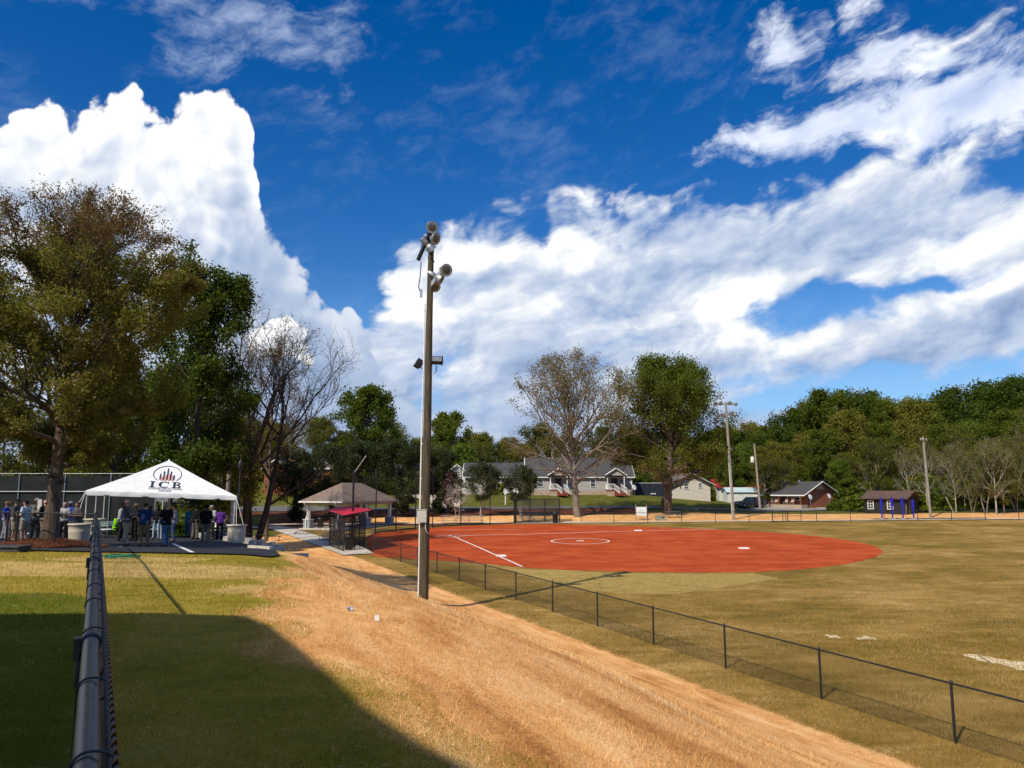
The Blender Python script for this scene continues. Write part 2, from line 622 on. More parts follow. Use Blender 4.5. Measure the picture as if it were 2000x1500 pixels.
def ground_mat():
    m = bpy.data.materials.new('ground_cover')
    m.use_nodes = True
    t = m.node_tree
    g = G(t)
    b = t.nodes['Principled BSDF']
    b.inputs['Roughness'].default_value = 0.95
    b.inputs['Specular IOR Level'].default_value = 0.1
    tc = g.node('ShaderNodeTexCoord')
    P = tc.outputs['Object']

    def A(n):
        return g.node('ShaderNodeAttribute', attribute_name=n).outputs['Fac']
    big = g.noise(P, 0.22, 4, 0.6)
    mid = g.noise(P, 1.3, 5, 0.65)
    fin = g.noise(P, 28, 4, 0.7)
    # mowing / seeding streaks along the fence direction
    mp = g.node('ShaderNodeMapping')
    mp.inputs['Rotation'].default_value = (0, 0, -math.atan2(FENCE_D[1], FENCE_D[0]))
    g.put(mp.inputs[0], P)
    al = g.vm('MULTIPLY', mp.outputs[0], (0.45, 1.7, 0.5))
    stk = g.noise(al, 1.2, 6, 0.7, 0.6)
    ac = g.vm('MULTIPLY', P, (0.55, 1.5, 1))
    ban = g.noise(ac, 0.9, 6, 0.7, 0.8)
    fc = g.m('SUBTRACT', fin, 0.5)
    # upper lawn
    lawn = g.ramp(g.m('ADD', g.m('ADD', g.m('MULTIPLY', mid, 0.8), g.m('MULTIPLY', big, 0.35)), g.m('MULTIPLY', fc, 0.45)), [(0.30, (0.130, 0.120, 0.008)), (0.55, (0.30, 0.230, 0.022)), (0.80, (0.48, 0.33, 0.07))])
    tan_ = g.ramp(g.m('ADD', mid, g.m('MULTIPLY', fc, 0.6)), [(0.25, (0.28, 0.20, 0.045)), (0.5, (0.54, 0.37, 0.12)), (0.8, (0.74, 0.53, 0.22))])
    straw = g.ramp(g.m('ADD', g.m('MULTIPLY', stk, 1.0), g.m('ADD', g.m('MULTIPLY', fc, 0.55), g.m('MULTIPLY', g.m('SUBTRACT', big, 0.5), 0.35))), [(0.20, (0.33, 0.125, 0.036)), (0.40, (0.66, 0.310, 0.098)), (0.56, (0.84, 0.46, 0.18)), (0.80, (0.93, 0.63, 0.33))])
    outf = g.ramp(g.m('ADD', g.m('MULTIPLY', ban, 0.75), g.m('ADD', g.m('MULTIPLY_ADD', big, 0.9, -0.27), g.m('MULTIPLY', fc, 0.5))), [(0.28, (0.098, 0.076, 0.010)), (0.50, (0.235, 0.146, 0.030)), (0.66, (0.36, 0.222, 0.060)), (0.88, (0.58, 0.40, 0.17))])
    mulch = g.ramp(g.m('ADD', mid, g.m('MULTIPLY', fc, 0.8)), [(0.25, (0.045, 0.014, 0.008)), (0.55, (0.13, 0.045, 0.022)), (0.85, (0.24, 0.10, 0.05))])
    grs = g.ramp(g.m('ADD', mid, g.m('MULTIPLY', fc, 0.5)), [(0.25, (0.050, 0.056, 0.009)), (0.55, (0.110, 0.112, 0.018)), (0.85, (0.24, 0.20, 0.055))])
    edge = g.m('MULTIPLY', g.m('SUBTRACT', g.noise(P, 2.2, 6, 0.75), 0.5), 0.9)

    def msk(n, w=0.16):
        return g.ss(g.m('ADD', A(n), edge), 0.5 - w, 0.5 + w)
    c = g.mix(msk('field'), grs, outf)
    c = g.mix(msk('lawn'), c, lawn)
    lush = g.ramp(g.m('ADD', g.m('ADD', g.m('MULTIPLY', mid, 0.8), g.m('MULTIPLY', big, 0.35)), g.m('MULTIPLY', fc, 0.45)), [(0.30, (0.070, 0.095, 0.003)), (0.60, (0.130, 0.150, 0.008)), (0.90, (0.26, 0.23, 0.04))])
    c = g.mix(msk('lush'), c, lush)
    c = g.mix(msk('tan'), c, tan_)
    c = g.mix(msk('straw', 0.22), c, straw)
    c = g.mix(msk('mulch'), c, mulch)
    g.put(b.inputs['Base Color'], c)
    bp = g.node('ShaderNodeBump')
    bp.inputs['Strength'].default_value = 0.85
    bp.inputs['Distance'].default_value = 0.06
    g.put(bp.inputs['Height'], g.m('ADD', g.m('MULTIPLY', fin, 0.55), g.m('ADD', g.m('MULTIPLY', stk, 0.7), g.m('MULTIPLY', mid, 0.5))))
    g.put(b.inputs['Normal'], bp.outputs[0])
    return m


def zones(x, y):
    d = bank_dist(x, y)
    field = sstep(-d, -3.6, -2.4) * (1 - sstep(y, 92.6, 93.4))
    field = np.maximum(field, (y > 50) * (y < 93) * (x > -12))
    crest = np.interp(y, [0, 8, 11.5, 13.5, 16, 25, 31], [13.85, 13.95, 14.2, 13.7, 12.9, 11.3, 10.4]) + 0.25 * np.sin(y * 0.9) + 0.2 * np.sin(y * 2.3 + 1)
    lawn = sstep(d, crest - 1.2, crest + 0.6) * (y < 45)
    straw = sstep(d, 1.3, 2.5) * (1 - sstep(d, crest - 0.9, crest + 0.9)) * (y < 75)
    # tan sod laid between the lawn and the car park
    tan_ = lawn * np.maximum(sstep(y, 16.2, 17.6) * (1 - sstep(y, 20.3, 21.6)), sstep(y, 21.2, 22.2) * (1 - sstep(y, 24.2, 25.0)) * sstep(x, -13.6, -12.6) * (1 - sstep(x, -9.6, -8.8)))
    tan_ = np.maximum(tan_, lawn * 0.85 * sstep(y, 13.5, 14.3) * (1 - sstep(y, 15.2, 16.0)) * sstep(x, -6.0, -5.0))
    # straw around the picnic shelter and outside the outfield fence
    straw = np.maximum(straw, sstep(x, -24, -22) * (1 - sstep(x, -10, -9)) * sstep(y, 58, 62) * (1 - sstep(y, 88, 92)) * (d > 1))
    straw = np.maximum(straw, sstep(y, 93.8, 94.6) * (1 - sstep(y, 101.5, 104.5 )) * sstep(x, -32, -28))
    straw = np.maximum(straw, 0.8 * sstep(y, 97, 99) * (1 - sstep(y, 104, 108)) * sstep(x, 14, 18))
    mulch = sstep(y, 102.5, 105) * (1 - sstep(y, 110.5, 111.5)) * (1 - sstep(x, 14, 24))
    mulch = np.maximum(mulch, sstep(x, -32, -29) * (1 - sstep(x, -9, -6)) * sstep(y, 89, 91) * (1 - sstep(y, 110, 111)) * (1 - sstep(y, 94, 95) * sstep(x, -20, -16) * (1 - sstep(y, 101, 103))))
    # bare red-brown soil at places on the bank
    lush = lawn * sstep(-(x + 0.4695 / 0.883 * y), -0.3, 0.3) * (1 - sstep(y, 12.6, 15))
    return dict(field=field, lawn=lawn, straw=straw, tan=tan_, mulch=mulch, lush=lush)


def axis_pts(segs):
    out = []
    for a, b, s in segs:
        out += list(np.arange(a, b - 1e-6, s))
    out.append(segs[-1][1])
    return np.array(out)


def build_ground():
    xs = axis_pts([(-600, -120, 40), (-120, -40, 5), (-40, -20, 0.8), (-20, 16, 0.28), (16, 60, 0.8), (60, 140, 5), (140, 600, 40)])
    ys = axis_pts([(-80, -10, 5), (-10, 2, 1.0), (2, 46, 0.28), (46, 118, 0.6), (118, 180, 3), (180, 900, 40)])
    X, Y = np.meshgrid(xs, ys)
    Z = ground_z(X, Y)
    V = np.stack([X, Y, Z], -1).reshape(-1, 3)
    nx, ny = len(xs), len(ys)
    i = np.arange(ny - 1)[:, None] * nx + np.arange(nx - 1)[None, :]
    Fq = np.stack([i, i + 1, i + nx + 1, i + nx], -1).reshape(-1, 4)
    me = np_mesh('ground', V, Fq, smooth=True)
    for k, v in zones(V[:, 0], V[:, 1]).items():
        add_attr(me, k, v)
    o = link_mesh('ground', me, ground_mat())
    return tag(o, kind='structure')


build_ground()


def sheet(name, outline, off, mat, step=None, zf=None):
    """a flat polygon draped on the ground, tessellated so that it follows it"""
    zf = zf or ground_z
    import bmesh
    bm = bmesh.new()
    vs_ = [bm.verts.new((x, y, 0)) for x, y in outline]
    bm.faces.new(vs_)
    if step:
        xs = [p[0] for p in outline]
        ys = [p[1] for p in outline]
        for ax, lo, hi in ((0, min(xs), max(xs)), (1, min(ys), max(ys))):
            c = lo + step
            while c < hi:
                co, no = [0, 0, 0], [0, 0, 0]
                co[ax], no[ax] = c, 1
                bmesh.ops.bisect_plane(bm, geom=bm.verts[:] + bm.edges[:] + bm.faces[:], plane_co=co, plane_no=no)
                c += step
    bmesh.ops.triangulate(bm, faces=[f for f in bm.faces if len(f.verts) > 4])
    for v in bm.verts:
        v.co.z = float(zf(v.co.x, v.co.y)) + off
    me = bpy.data.meshes.new(name)
    bm.normal_update()
    for f in bm.faces:
        if f.normal.z < 0:
            f.normal_flip()
        f.smooth = True
    bm.to_mesh(me)
    bm.free()
    return link_mesh(name, me, mat)


def strip(pts, width):
    """outline of a band of given width along a polyline"""
    L, Rr = [], []
    for i, p in enumerate(pts):
        a, b = Vector(pts[max(0, i - 1)]), Vector(pts[min(len(pts) - 1, i + 1)])
        d = (b - a).normalized()
        n = Vector((-d.y, d.x)) * width / 2
        L.append((p[0] + n.x, p[1] + n.y))
        Rr.append((p[0] - n.x, p[1] - n.y))
    return L + Rr[::-1]


# ---- infield clay, lines and bases
clay = pmat('infield_clay', (0.50, 0.092, 0.028), (0.36, 0.054, 0.015), 0.55, 0.95, 0.5, 30, spec=0.05, detail=9, stretch=(0.8, 1.2, 1), lo=0.33, hi=0.67)
cpx = [(727, 1080), (737, 1087), (800, 1092), (870, 1096), (947, 1101), (1022, 1108)]
C = [on_field(*p) for p in cpx]
cc, cr = (8.3, 66.3), 20.4
# far/outfield side of the skin: an arc around the pitcher's circle
arc_px = [(1100, 1113), (1200, 1116), (1300, 1118), (1400, 1118.5), (1500, 1116.5), (1580, 1111), (1650, 1102), (1700, 1091), (1724, 1080), (1715, 1070), (1685, 1061), (1640, 1053), (1580, 1046), (1500, 1040), (1430, 1036), (1350, 1032), (1250, 1028.5), (1150, 1025.5), (1080, 1023.5), (1000, 1024), (957, 1025.5), (900, 1027.5), (850, 1030.5), (773, 1037.5), (733, 1042.5), (716, 1052)]
pts_clay = C + [on_field(*p) for p in arc_px]
def smooth_closed(P, keep=6, n=3):
    P = [Vector(p) for p in P]
    out = []
    m = len(P)
    for i in range(m):
        p0, p1, p2, p3 = P[i - 1], P[i], P[(i + 1) % m], P[(i + 2) % m]
        for k in range(n):
            t = k / n
            q = 0.5 * ((2 * p1) + (p2 - p0) * t + (2 * p0 - 5 * p1 + 4 * p2 - p3) * t * t + (3 * p1 - p0 - 3 * p2 + p3) * t ** 3)
            out.append((q.x, q.y))
    return out
field_off = lambda x, y: field_z(x, y)
o = sheet('infield', [(x + random.uniform(-0.09, 0.09), y + random.uniform(-0.09, 0.09)) for x, y in smooth_closed(pts_clay, n=12)], 0.012, clay, 6.0, field_off)
tag(o, kind='structure')
chalk = pmat('chalk_line', (0.78, 0.72, 0.66), (0.60, 0.40, 0.32), 3.0, 0.9, lo=0.25, hi=0.5)
home = Vector(on_field(884, 1047))
b1, b3 = Vector(on_field(1243, 1037)), Vector(on_field(976, 1086))
d1, d3 = (b1 - home).normalized(), (b3 - home).normalized()
end1, end3 = Vector(on_field(1400, 1033.5)), Vector(on_field(1020, 1107))


def chalk_line(pts, w, name='foul_line', wob=0.04):
    q = []
    for a, b in zip(pts[:-1], pts[1:]):
        a, b = Vector(a), Vector(b)
        n = max(2, int((b - a).length / 1.2))
        for i in range(n):
            p = a.lerp(b, i / n)
            q.append((p.x + random.uniform(-wob, wob), p.y + random.uniform(-wob, wob)))
    q.append(tuple(pts[-1]))
    o = sheet(name, strip(q, w), 0.018, chalk, None, field_off)
    return tag(o, kind='structure')


chalk_line([home + d1 * 0.5, end1], 0.20)
chalk_line([home + d3 * 0.5, end3], 0.15)
ring = []
cen = Vector(on_field(1133, 1057))
ri, ro = [], []
for k in range(49):
    t = 2 * math.pi * k / 48
    w = random.uniform(-0.02, 0.02)
    ri.append((cen.x + (2.38 + w) * math.cos(t), cen.y + (2.38 + w) * math.sin(t) * 1.15))
    ro.append((cen.x + (2.52 + w) * math.cos(t), cen.y + (2.52 + w) * math.sin(t) * 1.15))
mb = MB()
for k in range(48):
    mb.poly([(*p, float(field_z(*p)) + 0.018) for p in (ri[k], ro[k], ro[k + 1], ri[k + 1])])
tag(mb.build('pitching_circle_line', chalk), kind='structure')
# batter's boxes and the far side line behind the plate
side = (d1 + d3).normalized()
perp = Vector((-side.y, side.x))
for s in (-1, 1):
    c0 = home + perp * s * 0.95
    bx = [c0 + perp * a + side * b for a, b in ((-0.55, -0.95), (0.55, -0.95), (0.55, 1.2), (-0.55, 1.2), (-0.55, -0.95))]
    chalk_line([tuple(p) for p in bx], 0.10, 'batters_box_line', 0.015)
chalk_line([on_field(870, 1035.5), on_field(1020, 1034)], 0.12, 'coach_line')
chalk_line([on_field(850, 1046.5), on_field(880, 1046)], 0.12, 'catchers_box_line')
white_rubber = pmat('base_rubber', (0.82, 0.80, 0.76), (0.68, 0.64, 0.58), 5, 0.6)
for nm, lab, p in (('base', 'white base on the near foul line in front of the light pole', b3 - perp * 0.2 + side * 0.25), ('base', 'white base on the far foul line by the outfield grass', b1 + side * 0.2), ('base', 'white base lying alone at the right of the red infield', Vector(on_field(1453, 1072)))):
    mb = MB().box((0, 0, 0.05), (0.62, 0.62, 0.09), math.atan2(d1.y, d1.x), taper=0.86)
    o = mb.build(nm, white_rubber)
    o.location = (p.x, p.y, float(field_z(p.x, p.y)) + 0.012)
    tag(o, lab, 'base', 'bases of the infield')
mb = MB().prism([(-.21, 0), (.21, 0), (.21, .21), (0, .43), (-.21, .21)], 0, 0.03)
o = mb.build('home_plate', white_rubber)
o.location = (home.x, home.y, float(field_z(home.x, home.y)) + 0.016)
o.rotation_euler.z = math.atan2(side.y, side.x) + math.pi / 2
tag(o, 'white home plate where the two chalk foul lines meet', 'home plate')
mb = MB().box((0, 0, 0.03), (0.61, 0.15, 0.05))
o = mb.build('pitching_plate', white_rubber)
o.location = (cen.x, cen.y, float(field_z(cen.x, cen.y)) + 0.012)
tag(o, 'small white pitching plate inside the chalk circle', 'pitching plate')

# lighter strip of newly laid sod along the near edge of the infield
sod = pmat('pale_sod', (0.46, 0.32, 0.11), (0.26, 0.19, 0.05), 2.0, 0.95, 0.5, 22, spec=0.05, stretch=(0.5, 2.5, 1), lo=0.3, hi=0.7)
o = sheet('sod_strip', [on_field(*p) for p in ((1000, 1111), (1100, 1116), (1200, 1119), (1300, 1121), (1400, 1121.5), (1470, 1120), (1522, 1130), (1450, 1142), (1322, 1160), (1210, 1160), (1080, 1140), (1010, 1124))], 0.006, sod, 5.0, field_off)
tag(o, kind='structure')

pale = pmat('pale_sand', (0.80, 0.66, 0.44), (0.50, 0.36, 0.16), 3.0, 0.95, 0.4, 20, lo=0.35, hi=0.6)
for pts in ([(1884, 1279), (1900, 1278), (1935, 1284), (1970, 1290), (2010, 1296), (2012, 1311), (1985, 1307), (1955, 1300), (1925, 1294), (1902, 1287)], [(1672, 1246), (1690, 1243), (1712, 1247), (1705, 1250), (1685, 1249)], [(1615, 1240), (1634, 1241), (1640, 1246), (1620, 1245)]):
    q = [on_field(*p) for p in pts]
    tag(sheet('sand_patch', [(x + random.uniform(-.12, .12), y + random.uniform(-.12, .12)) for x, y in smooth_closed(q, n=4)], 0.012, pale, 2.0, field_off), kind='structure')

# ---- walk behind the outfield fence, road, drives, car park
concrete = pmat('pale_concrete', (0.60, 0.54, 0.46), (0.46, 0.41, 0.35), 2.5, 0.85, 0.2, 30, spec=0.2)
asphalt = pmat('asphalt', (0.040, 0.041, 0.046), (0.022, 0.023, 0.027), 1.2, 0.85, 0.5, 60, spec=0.25)
worn = pmat('worn_road', (0.17, 0.165, 0.16), (0.10, 0.098, 0.097), 1.5, 0.9, 0.3, 40, spec=0.2)
gz = lambda x, y: ground_z(x, y)
o = sheet('walk', strip([(-30, 94.1), (0, 93.9), (12, 92.4 + 0.6), (30, 93.1), (75, 93.9)], 1.5), 0.06, pmat('outfield_walk', (0.72, 0.62, 0.50), (0.60, 0.50, 0.40), 2, 0.9), 2.0, gz)
tag(o, kind='structure')
o = sheet('road', strip([(-140, 110), (-60, 112), (-25, 113.5), (0, 114), (25, 114), (38, 113), (46, 116), (50, 122)], 6.0), 0.07, worn, 2.0, gz)
tag(o, kind='structure')
o = sheet('driveway', strip([(-11, 116.5), (-10.5, 120), (-12, 126), (-16, 131)], 6.0), 0.085, pmat('driveway_concrete', (0.55, 0.45, 0.35), (0.42, 0.35, 0.27), 1, 0.9), 1.5, gz)
tag(o, kind='structure')
o = sheet('turnaround', [(40 + 6.5 * math.cos(t) + 2.2, 117.5 + 3.2 * math.sin(t)) for t in np.linspace(0, 2 * math.pi, 24, endpoint=False)], 0.095, pmat('turnaround_concrete', (0.36, 0.33, 0.30), (0.26, 0.24, 0.22), 1, 0.9), 1.5, gz)
tag(o, kind='structure')
# car park (asphalt), its right corner juts out above the bank
lot_out = [(-15.5, 26.7), (-8.3, 27.0), (-8.35, 28.4), (-10.2, 33.5), (-11.6, 38.5), (-13.6, 46.0), (-14.5, 50), (-38, 51.0), (-38, 27.4)]
tag(sheet('car_park', lot_out, 0.05, asphalt, 1.0, gz), kind='structure')
paint = pmat('road_paint', (0.80, 0.80, 0.78), (0.62, 0.62, 0.60), 6, 0.8)


def lot_pt(px, py):
    a, u = (px - 1000) / F_PX, -(py - 750) / F_PX
    d = Vector((a, CP - SP * u, SP + CP * u))
    k = 20.0
    for _ in range(60):
        p = d * k
        k += ((EYE + p.z) - float(ground_z(p.x, p.y)) - 0.05) / max(0.05, -d.z) * 0.5
    p = d * k
    return (p.x, p.y)


for a, b, w in (((338, 1062), (376, 1079), 0.16), ((112, 1039), (134, 1033), 0.16), ((0, 1066), (13, 1058), 0.16), ((232, 1068), (240, 1067), 0.12), ((52, 1043), (68, 1040), 0.16), ((0, 1052), (6, 1050), .16)):
    tag(sheet('parking_line', strip([lot_pt(*a), lot_pt(*b)], w), 0.058, paint, 1.0, gz), kind='structure')

# ================================================================== shared materials
black_vinyl = pmat('black_vinyl', (0.012, 0.013, 0.016), (0.022, 0.023, 0.027), 20, 0.42, spec=0.45)
black_metal = pmat('black_metal', (0.015, 0.016, 0.020), (0.008, 0.008, 0.010), 12, 0.5, spec=0.4)
galv = pmat('galvanised_steel', (0.42, 0.43, 0.44), (0.28, 0.29, 0.30), 14, 0.45, metal=0.7)
pole_wood = pmat('weathered_pole_wood', (0.120, 0.090, 0.052), (0.042, 0.034, 0.021), 5, 0.9, 0.7, 24, stretch=(3, 3, 0.25), lo=0.3, hi=0.7)
grey_wood = pmat('grey_pole_wood', (0.36, 0.33, 0.27), (0.20, 0.18, 0.145), 5, 0.9, 0.5, 24, stretch=(3, 3, 0.25))
grey_box = pmat('grey_enclosure', (0.50, 0.49, 0.44), (0.42, 0.41, 0.37), 3, 0.5)
white_paint = pmat('white_paint', (0.80, 0.79, 0.76), (0.68, 0.66, 0.62), 4, 0.6)
lens_glass = pmat('lamp_lens', (0.10, 0.10, 0.095), (0.05, 0.05, 0.05), 9, 0.15, spec=0.7)


def chain_mesh(L, H, r=0.0023, pitch=0.062, z0=0.03):
    """two families of crossing wires that make the diamonds of a chain-link bay of length L"""
    V, Fs = [], []
    n = int((L + H) / pitch)
    for fam in (0, 1):
        for i in range(n + 1):
            s = i * pitch - H
            a, b = max(0.0, s), min(L, s + H)
            if b - a < 0.02:
                continue
            za, zb = a - s, b - s
            if fam:
                za, zb = H - za, H - zb
            p, q = np.array([a, 0.004 * (2 * fam - 1), z0 + za]), np.array([b, 0.004 * (2 * fam - 1), z0 + zb])
            d = (q - p) / np.linalg.norm(q - p)
            n1 = np.array([0, 1, 0.0])
            n2 = np.cross(d, n1)
            k = len(V)
            for e in (p, q):
                for t in (0, 2.0944, 4.18879):
                    V.append(e + r * (n1 * math.cos(t) + n2 * math.sin(t)))
            for t in range(3):
                u = (t + 1) % 3
                Fs.append((k + t, k + u, k + 3 + u, k + 3 + t))
    return np_mesh('chain_link', V, Fs)


def fence(name, label, pts, H, post_r=0.03, rail_r=0.021, tops=None, mat=None, mid_rail=False, wire=0.0023, pitch=0.062, zf=None, off=0.0, sideways=0.0):
    """chain-link fence along plan points, each span a bay; posts, rails and netting are parts"""
    mat = mat or black_vinyl
    zf = zf or ground_z
    P = [Vector((x, y, float(zf(x, y)))) for x, y in pts]
    root = thing(name, label, 'fence', P[0])
    cache = {}
    for i, p in enumerate(P):
        q = p - P[0]
        mb = MB().tube([q - Vector((0, 0, 0.15)), q + Vector((0, 0, H))], post_r, 10)
        mb.lathe([(post_r * 1.25, H - 0.01), (post_r * 1.2, H + 0.03), (0.005, H + 0.05)], q, 10)
        mb.build('post', mat, root)
        if i == len(P) - 1:
            break
        a, b = p - P[0], P[i + 1] - P[0]
        up = Vector((0, 0, H - 0.02))
        MB().tube([a + up, b + up], rail_r, 8).build('top_rail', mat, root)
        if mid_rail:
            MB().tube([a + up * 0.5, b + up * 0.5], rail_r * 0.9, 8).build('mid_rail', mat, root)
        lo = Vector((0, 0, 0.05))
        MB().tube([a + lo, b + lo], 0.004, 5).build('tension_wire', mat, root)
        d = b - a
        Lh = math.hypot(d.x, d.y)
        key = round(Lh, 1)
        if key not in cache:
            cache[key] = chain_mesh(key, H - 0.06, wire, pitch)
        o = link_mesh('chain_link', cache[key], mat, root)
        sl = d.z / Lh
        az_ = math.atan2(d.y, d.x)
        # lean the bay with the slope of the ground
        o.location = a + Vector((-math.sin(az_), math.cos(az_), 0)) * sideways
        o.rotation_euler = Matrix.Rotation(az_, 3, 'Z').to_euler() if abs(sl) < 0.002 else (Matrix.Rotation(az_, 3, 'Z') @ Matrix.Rotation(-math.atan(sl), 3, 'Y')).to_euler()
        o.scale = (math.hypot(Lh, d.z) / key, 1, 1)
        tag(o, kind='stuff')
    return root


# ---- the fence between bank and outfield
fp = []
s_ = -3.55 * 4
while s_ < 42:
    q = FENCE_P + FENCE_D * s_
    fp.append(tuple(q))
    s_ += 3.55
fp.append((-10.44, 58.98))
fence('chain_link_fence', 'long low black chain-link fence running between the straw bank and the outfield', fp, 1.22, zf=lambda x, y: field_z(x, y) + 0.0)
# ---- fence along the far side of the outfield with a pair of gates
fx = [(8.3, 94.3), (11.9, 91.6)] + [(11.9 + 3.95 * k, 91.6 + 0.004 * 3.95 * k) for k in range(1, 16)]
fence('chain_link_fence', 'low black chain-link fence along the far edge of the outfield in front of the walk', fx, 1.25, post_r=0.035, wire=0.0025, pitch=0.10, zf=field_z)


def gate(px):
    x, y = x_at(px, 1010, 91.0), 91.6
    z = float(field_z(x, y))
    g_ = thing('gate', 'dark framed gate in the far outfield fence, %s' % ('left leaf' if px < 1530 else 'right leaf'), 'gate', (x, y, z), group='pair of gates in the outfield fence')
    for dx in (0.0, 1.55):
        MB().tube([(dx, 0, 0.0), (dx, 0, 1.36)], 0.055 if dx == 0 else 0.035, 8).build('gate_post', black_vinyl, g_)
    for zz in (0.12, 0.7, 1.24):
        MB().tube([(0, 0, zz), (1.55, 0, zz)], 0.022, 6).build('gate_rail', black_vinyl, g_)


gate(1512)
gate(1542)


# ---- the fence under the photographer's nose
def near_fence():
    Dn = Vector((-0.4695, 0.883, 0)).normalized()
    base = Vector((0.015, 0.0, 0))
    L0, L1 = -1.6, 32.4
    root = thing('chain_link_fence', 'black chain-link fence running away from the viewer, thick rail seen from above', 'fence', base)
    H = 1.22
    right = Vector((Dn.y, -Dn.x, 0))

    def P(s, dz=0.0, dr=0.0):
        q = base + Dn * s + right * dr
        return Vector((q.x, q.y, float(ground_z(base.x + Dn.x * s, base.y + Dn.y * s)) + dz)) - base
    rail = pmat('rail_coating', (0.019, 0.020, 0.023), (0.009, 0.010, 0.012), 35, 0.34, 0.12, 90, spec=0.5, stretch=(1, 1, 1), detail=6)
    ss_ = np.linspace(L0, L1, 60)
    for k in range(5):                       # lengths of rail
        a, b = L0 + k * 6.8, L0 + (k + 1) * 6.8
        MB().tube([P(t, H) for t in np.linspace(a, b, 14)], 0.0215, 20).build('top_rail', rail, root)
        # swaged joint of the next length
        MB().tube([P(b - 0.10, H), P(b - 0.095, H), P(b + 0.005, H), P(b + 0.01, H)], [0.0215, 0.0232, 0.0232, 0.0215], 20).build('rail_sleeve', rail, root)
    k = 0
    s = 1.45
    while s < 31:                            # wire ties round rail and netting
        c = P(s, H)
        tilt = random.uniform(-0.25, 0.25)
        ring_ = []
        for j in range(22):
            t = 2 * math.pi * j / 22
            off = right * (math.cos(t) * (0.026 if math.cos(t) < 0 else 0.040) + 0.002) + Vector((0, 0, math.sin(t) * 0.0262)) + Dn * (tilt * 0.03 * math.cos(t))
            ring_.append(c + off)
        MB().tube(ring_, 0.0026, 6, closed=True).build('wire_tie', black_vinyl, root)
        s += (0.72 if k % 3 else 0.55) if s < 6 else 0.75
        k += 1
    s = 2.62 - 3.05
    while s < 32.6:                          # posts with loop caps
        MB().tube([P(s, -0.2), P(s, H - 0.05)], 0.030, 14).build('post', rail, root)
        mb = MB()
        mb.tube([P(s, H - 0.12), P(s, H - 0.045), P(s, H - 0.02)], [0.036, 0.036, 0.026], 14)
        mb.tube([P(s - 0.028, H), P(s - 0.026, H), P(s + 0.026, H), P(s + 0.028, H)], [0.0225, 0.0285, 0.0285, 0.0225], 18)
        mb.box(P(s, H - 0.015, -0.035), (0.016, 0.05, 0.06), math.atan2(Dn.y, Dn.x) - math.pi / 2)
        mb.build('post_cap', rail, root)
        s += 3.05
    # netting: zigzag wires, knuckled over at the top
    mb = MB()
    wires_v, wires_f = [], []
    pitch = 0.052
    n = int((L1 - L0) / pitch)
    p0, p1 = [], []
    for i in range(n):
        s0 = L0 + i * pitch
        near = s0 < 9
        zs = np.arange(-0.0, -1.16, -0.052 if near else -0.104)
        pts = []
        for j, zz in enumerate(zs):
            pts.append((s0 + (pitch * 0.5 if j % 2 else -pitch * 0.5) * 1.0, H - 0.004 + zz, 0.033 + (0.005 if j % 2 else -0.001)))
        for a, b in zip(pts[:-1], pts[1:]):
            p0.append(P(a[0], a[1], a[2]))
            p1.append(P(b[0], b[1], b[2]))
        if s0 < 22:
            # barb: the twisted end above the last diamond
            q = [(s0 - pitch * .5, H - 0.004, 0.033), (s0 - pitch * .25, H + 0.016, 0.030), (s0 + pitch * 0.1, H + 0.020, 0.040), (s0 + pitch * .42, H + 0.006, 0.044), (s0 + pitch * 0.3, H - 0.018, 0.038)]
            mb.tube([P(*a) for a in q], 0.0036, 5 if s0 < 8 else 4, cap=False)
    a_, b_ = np.array([tuple(v) for v in p0]), np.array([tuple(v) for v in p1])
    V, Fq = seg_tubes(a_, b_, np.full(len(a_), 0.0033), np.full(len(a_), 0.0033), 4)
    o = link_mesh('chain_link', np_mesh('chain_link', V, Fq), black_vinyl, root)
    tag(o, kind='stuff')
    o = mb.build('knuckled_edge', black_vinyl, root)
    tag(o, kind='stuff')
    return base + P(L1)


def seg_tubes(A, B, RA, RB, n=5):
    """many open tube segments at once: arrays of end points and radii -> vertices, quads"""
    A, B = np.asarray(A, float), np.asarray(B, float)
    D = B - A
    Ln = np.linalg.norm(D, axis=1, keepdims=True) + 1e-9
    D = D / Ln
    ref = np.where(np.abs(D[:, 2:3]) < 0.9, np.array([[0, 0, 1.0]]), np.array([[1.0, 0, 0]]))
    U = np.cross(D, ref)
    U /= np.linalg.norm(U, axis=1, keepdims=True) + 1e-9
    W = np.cross(D, U)
    t = 2 * np.pi * np.arange(n) / n
    cs, sn = np.cos(t)[None, :, None], np.sin(t)[None, :, None]
    ringd = U[:, None, :] * cs + W[:, None, :] * sn
    VA = A[:, None, :] + ringd * np.asarray(RA)[:, None, None]
    VB = B[:, None, :] + ringd * np.asarray(RB)[:, None, None]
    V = np.concatenate([VA, VB], 1).reshape(-1, 3)
    m = len(A)
    k = np.arange(n)
    q = np.stack([k, (k + 1) % n, n + (k + 1) % n, n + k], -1)
    Fq = (np.arange(m)[:, None, None] * 2 * n + q[None]).reshape(-1, 4)
    return V, Fq


corner = near_fence()
